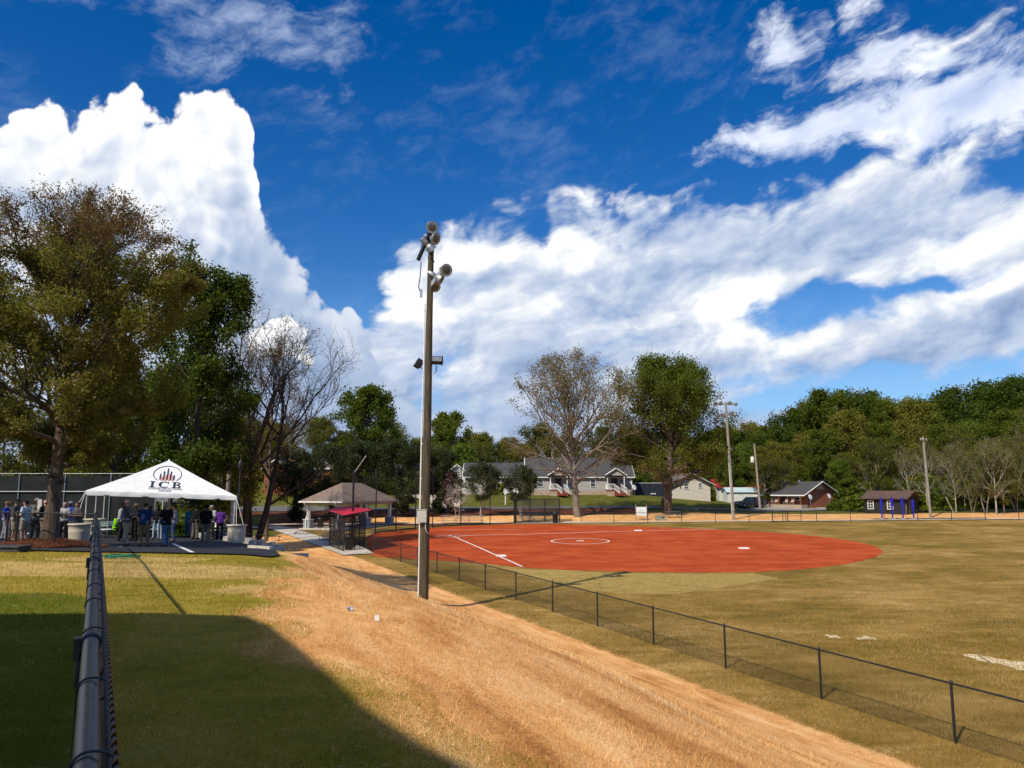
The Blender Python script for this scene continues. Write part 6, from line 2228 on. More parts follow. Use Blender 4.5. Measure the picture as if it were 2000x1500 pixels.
def person(label, px, Y, face, hgt=1.76, arms='down', shirt=(0.2, 0.2, 0.2), pants=(0.3, 0.25, 0.18), skin='light', hair=(0.05, 0.03, 0.02), shorts=False, longs=False, cap=None, bald=False, bulk=1.0, stance=0.12, sit=False, step=0.0, group='people at the gathering', long_hair=False, xy=None, shoes=(0.05, 0.045, 0.04)):
    """face: direction of the front, degrees, 0 = away from the viewer, 90 = left, 180 = towards him"""
    x, y, z = cam_xy(px, Y) if xy is None else (*xy, float(ground_z(*xy)))
    root = thing('person', label, 'person', (x, y, z + 0.055), R(face), group)
    s = hgt / 1.76
    V3 = lambda a, b, c: np.array([a, b, c]) * s
    B = bulk
    dz = -0.46 if sit else 0.0
    pel = V3(0, 0, 0.93 + dz)
    chest = V3(0, 0.0 + 0.02, 1.28 + dz)
    neck = V3(0, 0.01, 1.47 + dz)
    headc = V3(0, 0.035, 1.60 + dz)
    body, top, legs, shoe = [], [], [], []
    # torso
    tor = [(V3(-0.07, 0, 0.95 + dz), V3(0.07, 0, 0.95 + dz), 0.125 * s * B, 0.125 * s * B, 0.95), (V3(0, 0.0, 0.98 + dz), V3(0, 0.01, 1.12 + dz), 0.135 * s * B, 0.135 * s * B), (V3(-0.06, 0.0, 1.12 + dz), V3(-0.075, 0.01, 1.33 + dz), 0.11 * s * B, 0.112 * s), (V3(0.06, 0.0, 1.12 + dz), V3(0.075, 0.01, 1.33 + dz), 0.11 * s * B, 0.112 * s), (V3(-0.145, 0, 1.40 + dz), V3(0.145, 0, 1.40 + dz), 0.068 * s, 0.068 * s)]
    if B > 1.05:
        tor.append((V3(-0.03, 0.07, 1.08 + dz), V3(0.03, 0.07, 1.10 + dz), 0.13 * s, 0.13 * s))
    body += tor
    top += [(a, b, ra + 0.014, rb + 0.014, *q) for a, b, ra, rb, *q in tor[1:]] + [(V3(-0.07, 0, 0.93 + dz), V3(0.07, 0, 0.93 + dz), 0.142 * s * B, 0.142 * s * B, 0.95)]
    body += [(V3(0, 0.0, 1.40 + dz), V3(0, 0.02, 1.53 + dz), 0.06 * s, 0.056 * s)]
    # head: skull, jaw, nose, ears
    body += [(V3(0, 0.005, 1.635 + dz), V3(0, 0.035, 1.635 + dz), 0.086 * s, 0.084 * s), (V3(0, 0.045, 1.58 + dz), V3(0, 0.06, 1.545 + dz), 0.066 * s, 0.048 * s), (V3(0, 0.115, 1.625 + dz), V3(0, 0.128, 1.595 + dz), 0.011 * s, 0.017 * s)]
    for sx in (-1, 1):
        body.append((V3(0.086 * sx, 0.012, 1.625 + dz), V3(0.088 * sx, 0.006, 1.595 + dz), 0.018 * s, 0.014 * s))
    # legs
    for sx in (-1, 1):
        hip = V3(0.095 * sx, 0, 0.90 + dz)
        if sit:
            knee, ank = V3(0.13 * sx, 0.42, 0.50), V3(0.13 * sx, 0.40, 0.09)
        else:
            fy = step * sx
            knee = V3(stance * 0.85 * sx + 0.01 * sx, 0.03 + fy * 0.6, 0.50)
            ank = V3((stance + 0.01) * sx, -0.01 + fy, 0.09)
        body += [(hip, knee, 0.088 * s * (0.5 + 0.5 * B), 0.058 * s), (knee, ank, 0.056 * s, 0.040 * s), (ank, ank + V3(0.02 * sx, 0.13, -0.045), 0.042 * s, 0.036 * s)]
        lb = 0.5 + 0.5 * B
        if shorts:
            kk = hip + (knee - hip) * 0.92
            legs += [(hip, kk, (0.106 * lb) * s, 0.094 * s)]
        else:
            legs += [(hip, knee, (0.104 * lb) * s, 0.078 * s), (knee, ank + V3(0, 0, 0.0), 0.077 * s, 0.070 * s)]
        shoe += [(ank + V3(0, -0.035, -0.045), ank + V3(0.02 * sx, 0.155, -0.048), 0.044 * s, 0.042 * s)]
    legs += [(V3(-0.075, 0, 0.94 + dz), V3(0.075, 0, 0.94 + dz), 0.136 * s * B, 0.136 * s * B, 0.95)]
    # arms
    for sx in (-1, 1):
        sh = V3(0.185 * sx * (0.7 + 0.3 * B), 0, 1.405 + dz)
        mode = arms if isinstance(arms, str) else arms[0 if sx < 0 else 1]
        if mode == 'down':
            el, wr = V3(0.25 * sx * (.6 + .4 * B), -0.03, 1.13 + dz), V3(0.255 * sx, 0.05, 0.89 + dz)
        elif mode == 'hold':
            el, wr = V3(0.245 * sx, -0.01, 1.13 + dz), V3(0.11 * sx, 0.25, 1.12 + dz)
        elif mode == 'phone':
            el, wr = V3(0.225 * sx, 0.06, 1.14 + dz), V3(0.07 * sx, 0.28, 1.27 + dz)
        elif mode == 'reach':
            el, wr = V3(0.23 * sx, 0.14, 1.17 + dz), V3(0.15 * sx, 0.40, 1.20 + dz)
        elif mode == 'hip':
            el, wr = V3(0.34 * sx, -0.07, 1.16 + dz), V3(0.20 * sx, 0.06, 1.02 + dz)
        elif mode == 'cross':
            el, wr = V3(0.24 * sx, 0.06, 1.14 + dz), V3(-0.08 * sx, 0.19, 1.20 + dz)
        elif mode == 'pocket':
            el, wr = V3(0.28 * sx, -0.08, 1.14 + dz), V3(0.21 * sx, 0.04, 0.94 + dz)
        body += [(sh, el, 0.055 * s, 0.043 * s), (el, wr, 0.043 * s, 0.029 * s)]
        if longs:
            top += [(sh, el, 0.072 * s, 0.060 * s), (el, el + (wr - el) * 0.92, 0.060 * s, 0.045 * s)]
        else:
            top += [(sh, sh + (el - sh) * 0.75, 0.074 * s, 0.070 * s)]
        # hand: palm, four unequal curled fingers and a thumb from the side of the palm
        d = (wr - el) / np.linalg.norm(wr - el)
        side_ = np.array([0, 1.0, 0]) - d * d[1]
        if np.linalg.norm(side_) < 0.3:
            side_ = np.array([-sx * 1.0, 0, 0.3]) - d * (d @ np.array([-sx * 1.0, 0, 0.3]))
        side_ /= np.linalg.norm(side_)
        inn = np.cross(d, side_) * (1 if np.cross(d, side_)[0] * sx < 0 else -1)
        pe = wr + d * 0.085 * s
        body += [(wr + side_ * 0.014 * s, pe + side_ * 0.026 * s, 0.021 * s, 0.018 * s), (wr - side_ * 0.014 * s, pe - side_ * 0.026 * s, 0.021 * s, 0.018 * s)]
        for f_, (o_, l_) in enumerate(((0.036, 0.062), (0.012, 0.072), (-0.012, 0.066), (-0.036, 0.050))):
            a = pe + side_ * o_ * s
            b = a + (d * 0.85 + inn * 0.5) * l_ * 0.55 * s
            c_ = b + (d * 0.3 + inn * 0.95) * l_ * 0.5 * s
            body += [(a, b, 0.0105 * s, 0.0098 * s), (b, c_, 0.0098 * s, 0.0088 * s)]
        ta = wr + d * 0.025 * s + side_ * 0.03 * s
        tb = ta + (side_ * 0.7 + d * 0.6 + inn * 0.25) * 0.042 * s
        body += [(ta, tb, 0.0125 * s, 0.0115 * s), (tb, tb + (d * 0.9 + inn * 0.4) * 0.032 * s, 0.0115 * s, 0.0095 * s)]
    V, Q = sdf_mesh(body, 0.0145, 0.018)
    bo = link_mesh('body', np_mesh('body', V, Q, True), SKIN[skin], root)
    V, Q = sdf_mesh(top, 0.021, 0.03, cut=lambda X, Yv, Z: np.maximum((0.86 + dz) * s - Z, Z - (1.475 + dz) * s))
    V = V + 0.006 * np.sin(V[:, [2, 0, 1]] * 37.0 + px)
    link_mesh('shirt', np_mesh('shirt', V, Q, True), cloth_mat(shirt), root)
    V, Q = sdf_mesh(legs, 0.021, 0.02, cut=lambda X, Yv, Z: np.maximum(Z - (1.02 + dz) * s, (0.055 if not shorts else 0.40) * s - Z))
    V = V + 0.006 * np.sin(V[:, [2, 0, 1]] * 31.0 + px * 0.7)
    link_mesh('shorts' if shorts else 'trousers', np_mesh('trousers', V, Q, True), cloth_mat(pants), root)
    for k_ in range(2):
        V, Q = sdf_mesh(shoe[k_:k_ + 1], 0.016, 0.01, cut=lambda X, Yv, Z: -Z)
        link_mesh('shoe', np_mesh('shoe', V, Q, True), cloth_mat(shoes), root)
    hc = V3(0, 0.010, 1.645 + dz)
    if cap is not None:
        V, Q = sdf_mesh([(hc + V3(0, -0.005, 0.01), hc + V3(0, 0.02, 0.012), 0.099 * s, 0.097 * s), (hc + V3(-0.05, 0.10, 0.012), hc + V3(0.05, 0.10, 0.012), 0.018 * s, 0.018 * s), (hc + V3(-0.03, 0.14, 0.006), hc + V3(0.03, 0.14, 0.006), 0.016 * s, 0.016 * s)], 0.013, 0.03, cut=lambda X, Yv, Z: (1.645 + dz) * s - Z)
        link_mesh('cap', np_mesh('cap', V, Q, True), cloth_mat(cap), root)
    if not bald:
        hh = [(hc + V3(0, -0.012, 0.012), hc + V3(0, 0.012, 0.018), 0.094 * s, 0.090 * s)]
        if long_hair:
            hh += [(hc + V3(-0.05, -0.05, 0), hc + V3(-0.06, -0.06, -0.24), 0.06 * s, 0.05 * s), (hc + V3(0.05, -0.05, 0), hc + V3(0.06, -0.06, -0.24), 0.06 * s, 0.05 * s)]
        top_only = cap is not None
        V, Q = sdf_mesh(hh, 0.013, 0.02, cut=lambda X, Yv, Z: np.maximum(np.where(Yv > 0.045 * s, (1.672 + dz) * s - Z, -1.0), np.maximum((Z - (1.66 + dz) * s) if top_only else -1.0, (1.56 + dz - (0.3 if long_hair else 0)) * s - Z)))
        link_mesh('hair', np_mesh('hair', V, Q, True), cloth_mat(hair), root)
    mb = MB()
    for sx in (-1, 1):
        mb.lathe([(0.0001, -0.008), (0.011, 0), (0.0001, 0.008)], tuple(V3(0.033 * sx, 0.111, 1.628 + dz)), 8)
    mb.build('eyes', cloth_mat((0.03, 0.02, 0.02)), bo)
    MB().box(tuple(V3(0, 0.103, 1.553 + dz)), (0.045 * s, 0.012, 0.008)).build('mouth', cloth_mat((0.25, 0.09, 0.08)), bo)
    return root


def held_sheet(px, Y, py_, w, h, label, rz=0.2):
    x, z = x_at(px, py_, Y), z_at(py_, Y)
    o = MB().box((0, 0, 0), (w, 0.004, h), rz, 0.1).build('paper_sheet', white_paint)
    o.location = (x, Y, z)
    tag(o, label, 'paper')


# left crowd on the car park
person('person in a royal blue jersey and brown cap at the left picture edge', 7, 34.6, -70, 1.70, ('hold', 'down'), (0.01, 0.05, 0.42), (0.35, 0.36, 0.38), 'tan', cap=(0.16, 0.11, 0.07), step=0.1)
person('person in a dark grey tee and tan shorts reading something in both hands', 25, 33.6, -75, 1.78, 'hold', (0.075, 0.08, 0.085), (0.36, 0.29, 0.22), 'tan', cap=(0.02, 0.02, 0.022), shorts=True, bulk=1.08)
person('person half hidden between the blue jersey and the grey tee', 15, 36.8, 170, 1.72, 'down', (0.07, 0.07, 0.08), (0.12, 0.12, 0.13), 'tan', hair=(0.15, 0.09, 0.05))
person('person in a pale blue shirt and patterned khaki shorts beside the grey-shirted man', 45, 33.2, 80, 1.74, ('hold', 'hold'), (0.42, 0.52, 0.60), (0.34, 0.29, 0.20), 'light', hair=(0.015, 0.012, 0.01), shorts=True)
person('heavily built person in a grey long-sleeved shirt and navy trousers', 66, 33.9, -140, 1.86, ('hold', 'hold'), (0.16, 0.155, 0.145), (0.025, 0.03, 0.05), 'dark', hair=(0.25, 0.25, 0.25), longs=True, bulk=1.25)
person('person in black with khaki trousers leaning behind the big tree trunk', 84, 31.2, 70, 1.78, ('phone', 'hold'), (0.02, 0.02, 0.022), (0.26, 0.20, 0.13), 'light', bald=True, step=0.24)
held_sheet(77.5, 33.0, 985, 0.16, 0.42, 'white paper sheet held up left of the big tree trunk')
person('person in a pale grey tee and black trousers right of the big trunk', 122, 35.6, 190, 1.72, ('cross', 'cross'), (0.42, 0.42, 0.44), (0.012, 0.012, 0.013), 'tan', hair=(0.35, 0.33, 0.30))
person('person in a bright blue polo behind the pale grey tee', 133, 36.4, 150, 1.78, 'hold', (0.012, 0.06, 0.50), (0.16, 0.17, 0.19), 'dark', hair=(0.3, 0.3, 0.3), bald=False)
person('person in a dark grey tee and jeans holding hands together beside the tub', 147, 35.3, 165, 1.74, 'hold', (0.085, 0.09, 0.09), (0.07, 0.10, 0.13), 'tan', hair=(0.09, 0.05, 0.03), bulk=1.12)
# under and before the tent
person('bald person in a grey polo and baggy khaki trousers in front of the tent', 242, 31.4, -62, 1.86, ('hold', 'reach'), (0.115, 0.115, 0.115), (0.47, 0.37, 0.25), 'light', bald=True, bulk=1.15)
person('person in a navy polo and brown trousers seen from behind before the tent', 280, 31.2, 8, 1.72, 'down', (0.022, 0.045, 0.12), (0.26, 0.165, 0.085), 'light', hair=(0.06, 0.035, 0.02), bulk=1.1, stance=0.14)
person('person in a black tee and blue jeans facing left before the tent', 322, 31.6, 60, 1.74, ('hold', 'hold'), (0.010, 0.010, 0.012), (0.065, 0.13, 0.25), 'light', hair=(0.40, 0.30, 0.18), bulk=1.1, step=0.12)
person('person in a neon green shirt seated at the left side of the tent', 224, 39.6, -60, 1.72, 'hold', (0.20, 0.55, 0.02), (0.01, 0.01, 0.01), 'dark', cap=(0.015, 0.015, 0.015), sit=True)
person('person in a pale grey long sleeve standing behind the bald man', 233, 36.5, -70, 1.76, ('down', 'hold'), (0.40, 0.42, 0.46), (0.02, 0.02, 0.025), 'dark', hair=(0.01, 0.01, 0.01), longs=True)
person('person dressed all in black between the grey and navy polos', 262, 36.8, 140, 1.74, 'hold', (0.012, 0.012, 0.013), (0.02, 0.018, 0.016), 'dark', hair=(0.20, 0.13, 0.06))
person('person in a red shirt deep under the tent behind the navy polo', 290, 44, 175, 1.70, 'down', (0.40, 0.02, 0.04), (0.02, 0.02, 0.03), 'dark', hair=(0.01, 0.01, 0.01))
person('long-haired person in black with pale ripped jeans under the tent', 304, 39.5, 190, 1.68, ('hold', 'down'), (0.012, 0.012, 0.014), (0.30, 0.38, 0.45), 'dark', hair=(0.01, 0.008, 0.008), long_hair=True, longs=True)
person('person in a lilac grey shirt behind the black tee', 338, 37.5, 120, 1.72, 'hold', (0.32, 0.31, 0.38), (0.05, 0.08, 0.15), 'tan', hair=(0.03, 0.02, 0.015))
person('person in a cyan shirt and blue jeans in the middle of the tent', 366, 45, 150, 1.72, ('pocket', 'hold'), (0.02, 0.28, 0.50), (0.05, 0.12, 0.24), 'light', hair=(0.08, 0.05, 0.03))
person('person in a black shirt and grey trousers right of the cyan shirt', 380, 41, -20, 1.78, 'down', (0.010, 0.010, 0.011), (0.15, 0.135, 0.115), 'dark', hair=(0.01, 0.01, 0.01), bulk=1.08)
person('broad person in a black jacket and khaki trousers at the right of the tent', 400, 37, 15, 1.76, ('hold', 'hold'), (0.009, 0.009, 0.010), (0.24, 0.185, 0.125), 'dark', hair=(0.012, 0.01, 0.01), bulk=1.28, longs=True, shoes=(0.2, 0.19, 0.18))
person('person in a white shirt wearing a pale cap behind the broad black jacket', 411, 41, 165, 1.78, 'phone', (0.5, 0.5, 0.52), (0.03, 0.03, 0.03), 'tan', cap=(0.35, 0.30, 0.28))
person('person in a purple shirt at the right tent legs', 428, 42, 30, 1.70, 'hold', (0.13, 0.04, 0.28), (0.015, 0.015, 0.02), 'dark', hair=(0.01, 0.01, 0.01))

# ================================================================== trees
def unit(v):
    return v / (np.linalg.norm(v) + 1e-9)


def grow(seed, H, r0, cz, rx, rz, n1=14, n2=7, n3=5, n4=0, t0=0.25, trunk_top=0.82, pitch=(5, 70), wander=0.16, lift=0.10, stems=1, spread=0.0, crown_off=(0, 0), straight=0.035):
    """limbs, boughs and twigs that fill an ellipsoid of radii rx, rz centred at height cz"""
    rg = np.random.default_rng(seed)
    A, B, RA, RB, tips, tdir = [], [], [], [], [], []
    C = np.array([crown_off[0], crown_off[1], cz])
    E = np.array([rx, rx, rz])

    def reach(p, d):
        q, e = (p - C) / E, d / E
        a, b, c = e @ e, q @ e, q @ q - 1
        disc = b * b - a * c
        if disc <= 0:
            return 0.6
        return max(0.4, (-b + math.sqrt(disc)) / a)

    def walk(p, d, L, ra, rb, n, wd, up):
        pts, ds = [p], [d]
        for i in range(n):
            d = unit(d + rg.normal(0, wd, 3) + np.array([0, 0, up]))
            q = p + d * (L / n)
            f0, f1 = i / n, (i + 1) / n
            A.append(p)
            B.append(q)
            RA.append(ra + (rb - ra) * f0)
            RB.append(ra + (rb - ra) * f1)
            p = q
            pts.append(p)
            ds.append(d)
        return pts, ds

    def at(pts, ds, t):
        f = t * (len(pts) - 1)
        i = min(int(f), len(pts) - 2)
        return pts[i] + (pts[i + 1] - pts[i]) * (f - i), ds[i + 1]

    def kid(d, ang, lift_):
        o = unit(np.cross(d, unit(rg.normal(size=3))))
        return unit(d * math.cos(ang) + o * math.sin(ang) + np.array([0, 0, lift_]))
    for s in range(stems):
        sa = 2 * math.pi * s / stems + rg.uniform(0, 1)
        d0 = unit(np.array([spread * math.cos(sa), spread * math.sin(sa), 1.0]))
        tp, td = walk(np.array([0, 0, -0.3]) + (np.array([math.cos(sa), math.sin(sa), 0]) * r0 * 0.8 if stems > 1 else 0), d0, H * trunk_top, r0, r0 * 0.22, 9, straight if stems == 1 else 0.09, 0.02)
        for i in range(n1):
            t = t0 + (1 - t0) * ((i + rg.uniform(0, 0.9)) / n1)
            p, _ = at(tp, td, t)
            az_ = i * 2.39996 + rg.uniform(-0.5, 0.5) + s
            rr = max(0.0, (t - t0) / (1 - t0))
            pt = R(pitch[0] + (pitch[1] - pitch[0]) * rr ** 0.9 + rg.uniform(-9, 9))
            d = np.array([math.cos(az_) * math.cos(pt), math.sin(az_) * math.cos(pt), math.sin(pt)])
            L = reach(p, d) * rg.uniform(0.72, 1.04)
            rl = r0 * (0.42 - 0.25 * rr) * min(1.0, 0.4 + L / (rx * 1.2))
            bp, bd = walk(p, d, L, rl, rl * 0.25, 6, wander * 0.6, lift * 0.5)
            for j in range(n2):
                t2 = 0.22 + 0.78 * (j + rg.uniform(0, 1)) / n2
                p2, dd = at(bp, bd, min(t2, 0.99))
                d2 = kid(dd, R(rg.uniform(28, 62)), lift)
                L2 = min(reach(p2, d2) * rg.uniform(0.7, 1.05), L * rg.uniform(0.3, 0.5))
                r2 = rl * (1 - 0.72 * t2) * 0.62 + 0.006
                cp, cd = walk(p2, d2, L2, r2, max(0.004, r2 * 0.3), 4, wander, lift)
                for k in range(n3):
                    t3 = 0.2 + 0.8 * (k + rg.uniform(0, 1)) / n3
                    p3, de = at(cp, cd, min(t3, 0.99))
                    d3 = kid(de, R(rg.uniform(25, 60)), lift)
                    L3 = L2 * rg.uniform(0.32, 0.58)
                    r3 = max(0.004, r2 * 0.42)
                    ep, ed = walk(p3, d3, L3, r3, max(0.0025, r3 * 0.4), 3, wander, lift)
                    for q in ep[1:]:
                        tips.append(q)
                        tdir.append(d3)
                    for m in range(n4):
                        p4, df = at(ep, ed, rg.uniform(0.15, 0.95))
                        d4 = kid(df, R(rg.uniform(25, 55)), lift)
                        fp_, fd_ = walk(p4, d4, L3 * rg.uniform(0.4, 0.75), r3 * 0.55, 0.002, 2, wander, lift)
                        tips.append(fp_[-1])
                        tdir.append(d4)
    return np.array(A), np.array(B), np.array(RA), np.array(RB), np.array(tips), np.array(tdir)


def leaf_cloud(tips, tdir, n, size, sigma, seed, aspect=0.5, flat=0.35, along=0.0):
    """n leaf blades scattered round the twig ends; returns vertices, quads, per-vertex random"""
    rg = np.random.default_rng(seed)
    k = rg.integers(0, len(tips), n)
    c = tips[k] + rg.normal(0, sigma, (n, 3)) * np.array([1, 1, 0.8])
    u = rg.normal(size=(n, 3))
    if along:
        u = u * (1 - along) + tdir[k] * along * 2
    u[:, 2] -= 0.25
    u /= np.linalg.norm(u, axis=1, keepdims=True)
    w = np.cross(u, rg.normal(size=(n, 3)) + np.array([0, 0, flat]))
    w /= np.linalg.norm(w, axis=1, keepdims=True) + 1e-9
    s = size * rg.uniform(0.6, 1.35, (n, 1))
    V = np.stack([c - u * s * 0.5, c + w * s * aspect * 0.5 + u * s * 0.05, c + u * s * 0.5, c - w * s * aspect * 0.5 + u * s * 0.05], 1).reshape(-1, 3)
    Fq = np.arange(4 * n).reshape(-1, 4)
    cl = rg.uniform(0, 1, len(tips))[k] * 0.5 + rg.uniform(0, 1, n) * 0.5
    return V, Fq, np.repeat(cl, 4)


bark_dark = pmat('dark_bark', (0.060, 0.046, 0.036), (0.028, 0.022, 0.018), 4, 0.95, 0.8, 14, stretch=(2, 2, 0.5))
bark_brown = pmat('brown_bark', (0.16, 0.115, 0.080), (0.075, 0.054, 0.038), 4, 0.95, 0.8, 14, stretch=(2, 2, 0.5))
bark_grey = pmat('grey_bark', (0.27, 0.225, 0.175), (0.15, 0.122, 0.095), 3, 0.95, 0.6, 14, stretch=(2, 2, 0.5))
bark_pale = pmat('pale_bark', (0.42, 0.37, 0.30), (0.27, 0.235, 0.19), 3, 0.95, 0.5, 14, stretch=(2, 2, 0.5))
LM = {
    'olive': leaf_mat('olive_leaves', [(0.062, 0.072, 0.008), (0.120, 0.128, 0.014), (0.190, 0.170, 0.026), (0.215, 0.140, 0.042)], 0.32, 0.35, 0.04),
    'green': leaf_mat('green_leaves', [(0.046, 0.066, 0.006), (0.090, 0.118, 0.011), (0.150, 0.175, 0.020)], 0.35, 0.5, 0.04),
    'dark': leaf_mat('dark_green_leaves', [(0.028, 0.044, 0.005), (0.052, 0.078, 0.009), (0.088, 0.118, 0.014)], 0.28, 0.5, 0.04),
    'holly': leaf_mat('holly_leaves', [(0.018, 0.026, 0.009), (0.036, 0.048, 0.015), (0.066, 0.080, 0.030)], 0.15, 1.0, 0.06),
    'bright': leaf_mat('bright_leaves', [(0.070, 0.115, 0.012), (0.125, 0.175, 0.020), (0.18, 0.22, 0.035)], 0.4, 0.7, 0.04),
    'brown': leaf_mat('brown_buds', [(0.120, 0.075, 0.024), (0.195, 0.130, 0.042), (0.270, 0.195, 0.075)], 0.3, 0.5, 0.04),
    'olivegreen': leaf_mat('olive_green_leaves', [(0.070, 0.072, 0.010), (0.120, 0.120, 0.016), (0.185, 0.165, 0.030)], 0.35, 0.5, 0.04),
    'rust': leaf_mat('rust_buds', [(0.125, 0.062, 0.026), (0.20, 0.105, 0.045)], 0.3, 0.8, 0.04),
    'plum': leaf_mat('plum_leaves', [(0.040, 0.012, 0.014), (0.085, 0.028, 0.030)], 0.25, 1.0),
    'pink': leaf_mat('pale_blossom', [(0.42, 0.33, 0.30), (0.60, 0.52, 0.48)], 0.3, 1.0),
}


def tree_parts(root, sk, bark, sides=6, leaves=()):
    A, B, RA, RB, tips, td = sk
    big = RA > 0.05
    V1, F1 = seg_tubes(A[big], B[big], RA[big], RB[big], max(sides, 7))
    V2, F2 = seg_tubes(A[~big], B[~big], RA[~big], RB[~big], 3)
    V, Fq = V1, F1
    link_mesh('trunk', np_mesh('trunk', V, Fq, True), bark, root)
    link_mesh('twigs', np_mesh('twigs', V2, F2, True), bark, root)
    for name, mat, (lv, lf, rnd) in leaves:
        me = np_mesh(name, lv, lf)
        add_attr(me, 'rnd', rnd)
        link_mesh(name, me, mat, root)


def place_tree(label, px, Y, rz=0.0, group=None, name='tree', dz=0.0):
    x, y, z = cam_xy(px, Y)
    return thing(name, label, 'tree', (x, y, z + dz), rz, group)


# ---- the big olive and rust coloured tree over the car park
def big_tree():
    px, Y = 95, 29.8
    x, y, z = cam_xy(px, Y)
    H = z_at(392, Y) - z
    root = place_tree('big tree with olive and rusty leaves in a pine straw ring at the left', px, Y)
    sk = grow(11, H, 0.30, H * 0.625, px_size(246, Y), H * 0.395, 36, 9, 6, 0, 0.22, 0.80, (4, 70), 0.15, 0.09, crown_off=(0.35, 0.2), straight=0.012)
    tips, td = sk[4], sk[5]
    zz = tips[:, 2] / H
    lower = (zz < 0.82) & (zz > 0.235)
    V, Fq, rn = leaf_cloud(tips[lower], td[lower], 100000, 0.15, 0.15, 3, 0.34, 0.3, 0.2)
    up_ = zz > 0.70
    V2, F2, rn2 = leaf_cloud(tips[up_], td[up_], 42000, 0.13, 0.15, 4, 0.32, 0.3, 0.5)
    lowr = (zz < 0.62) & (zz > 0.25)
    V3, F3, rn3 = leaf_cloud(tips[lowr], td[lowr], 17000, 0.15, 0.16, 8, 0.34, 0.3, 0.2)
    tree_parts(root, sk, bark_brown, 10, [('crown', LM['olive'], (V, Fq, rn)), ('upper_crown', LM['rust'], (V2, F2, rn2)), ('rusty_boughs', LM['brown'], (V3, F3, rn3))])
    # root flare
    mb = MB().lathe([(0.52, -0.05), (0.42, 0.12), (0.345, 0.35), (0.31, 0.8)], n=14)
    mb.build('root_flare', bark_brown, root)
    # the mulch ring
    n = 9000
    rg = np.random.default_rng(5)
    t = rg.uniform(0, 2 * np.pi, n)
    r_ = 1.55 * np.sqrt(rg.uniform(0, 1, n)) * (1 + 0.12 * np.sin(3 * t))
    cx_, cy_ = r_ * np.cos(t) * 1.15, r_ * np.sin(t)
    hz = 0.28 * np.clip(1 - r_ / 1.7, 0, 1) ** 0.8
    g0 = ground_z(cx_ + x + 0.15, cy_ + y - 0.2)
    c = np.stack([cx_, cy_, g0 - z + hz + 0.06], 1)
    d = rg.normal(size=(n, 3)) * np.array([1, 1, 0.35])
    d /= np.linalg.norm(d, axis=1, keepdims=True)
    L = rg.uniform(0.06, 0.15, (n, 1))
    V, Fq = seg_tubes(c - d * L, c + d * L, np.full(n, 0.006), np.full(n, 0.004), 3)
    me = np_mesh('pine_straw', V, Fq)
    o = link_mesh('pine_straw', me, pmat('pine_straw', (0.30, 0.115, 0.050), (0.13, 0.045, 0.022), 9, 0.9))
    o.location = (x + 0.15, y - 0.2, z)
    tag(o, 'ring of red-brown pine straw heaped round the big tree trunk', 'mulch', kind='stuff')
    mb = MB().lathe([(2.0, -0.15), (1.72, 0.04), (1.3, 0.12), (0.7, 0.24), (0.3, 0.33)], n=28)
    o2 = mb.build('mulch_mound', pmat('mulch_soil', (0.13, 0.048, 0.024), (0.07, 0.025, 0.014), 8, 0.95, 0.8, 30))
    o2.location = (x + 0.15, y - 0.2, z)
    tag(o2, kind='structure')


big_tree()


def solo(label, px, Y, top_py, half_px, bark, seed, leaves=(), r0=0.3, cz=0.6, rzf=0.42, name='tree', base_dz=0.0, crown_off=(0, 0), **kw):
    """a tree of its own, its height and spread read from the picture"""
    x, y, z = cam_xy(px, Y)
    H = z_at(top_py, Y) - z
    root = place_tree(label, px, Y, name=name, dz=base_dz)
    sk = grow(seed, H, r0, H * cz, px_size(half_px, Y), H * rzf, crown_off=crown_off, **kw)
    lv = []
    for nm, m_, n, size, sig, zlo, zhi in leaves:
        zz = sk[4][:, 2] / H
        ok = (zz >= zlo) & (zz <= zhi)
        if ok.sum() > 5:
            lv.append((nm, LM[m_], leaf_cloud(sk[4][ok], sk[5][ok], n, size, sig, seed + 50, 0.55)))
    tree_parts(root, sk, bark, 8, lv)
    return root


solo('tall dark green tree rising behind the big olive tree', 372, 57, 486, 105, bark_dark, 21, [('crown', 'dark', 42000, 0.26, 0.30, 0, 1), ('light_boughs', 'green', 6000, 0.24, 0.3, 0.3, 1)], 0.28, 0.56, 0.45, n1=22, n2=8, n3=5, t0=0.14)
solo('olive tree leaning out between the dark tree and the tent', 425, 61, 800, 85, bark_brown, 22, [('crown', 'olive', 16000, 0.20, 0.3, 0, 1)], 0.2, 0.55, 0.45, n1=16, n2=7, n3=5, t0=0.15)
solo('tall bare tree with fine grey twigs behind the dark green tree', 440, 72, 545, 85, bark_grey, 23, [], 0.26, 0.62, 0.40, n1=16, n2=8, n3=6, n4=3, t0=0.3, pitch=(25, 75))
solo('dark many-stemmed bare tree right of the tent', 488, 62, 628, 175, bark_dark, 24, [('buds', 'brown', 1800, 0.16, 0.15, 0.3, 1)], 0.30, 0.60, 0.42, n1=9, n2=8, n3=6, n4=4, t0=0.22, pitch=(18, 70), stems=3, spread=0.30, crown_off=(2.8, 0), wander=0.22)
solo('bare tree with a rusty haze of buds just right of the tent', 520, 70, 655, 75, bark_brown, 25, [('buds', 'rust', 9000, 0.13, 0.22, 0.5, 1)], 0.2, 0.66, 0.34, n1=12, n2=8, n3=6, n4=2, t0=0.3, pitch=(25, 75))
solo('large leafless-looking tree with pale budding twigs before the grey house', 1128, 101, 690, 140, bark_grey, 26, [('crown', 'brown', 22000, 0.21, 0.36, 0.36, 1), ('green_buds', 'bright', 2500, 0.17, 0.3, 0.5, 1)], 0.50, 0.60, 0.41, n1=32, n2=8, n3=5, n4=1, t0=0.24, pitch=(6, 72), trunk_top=0.62)
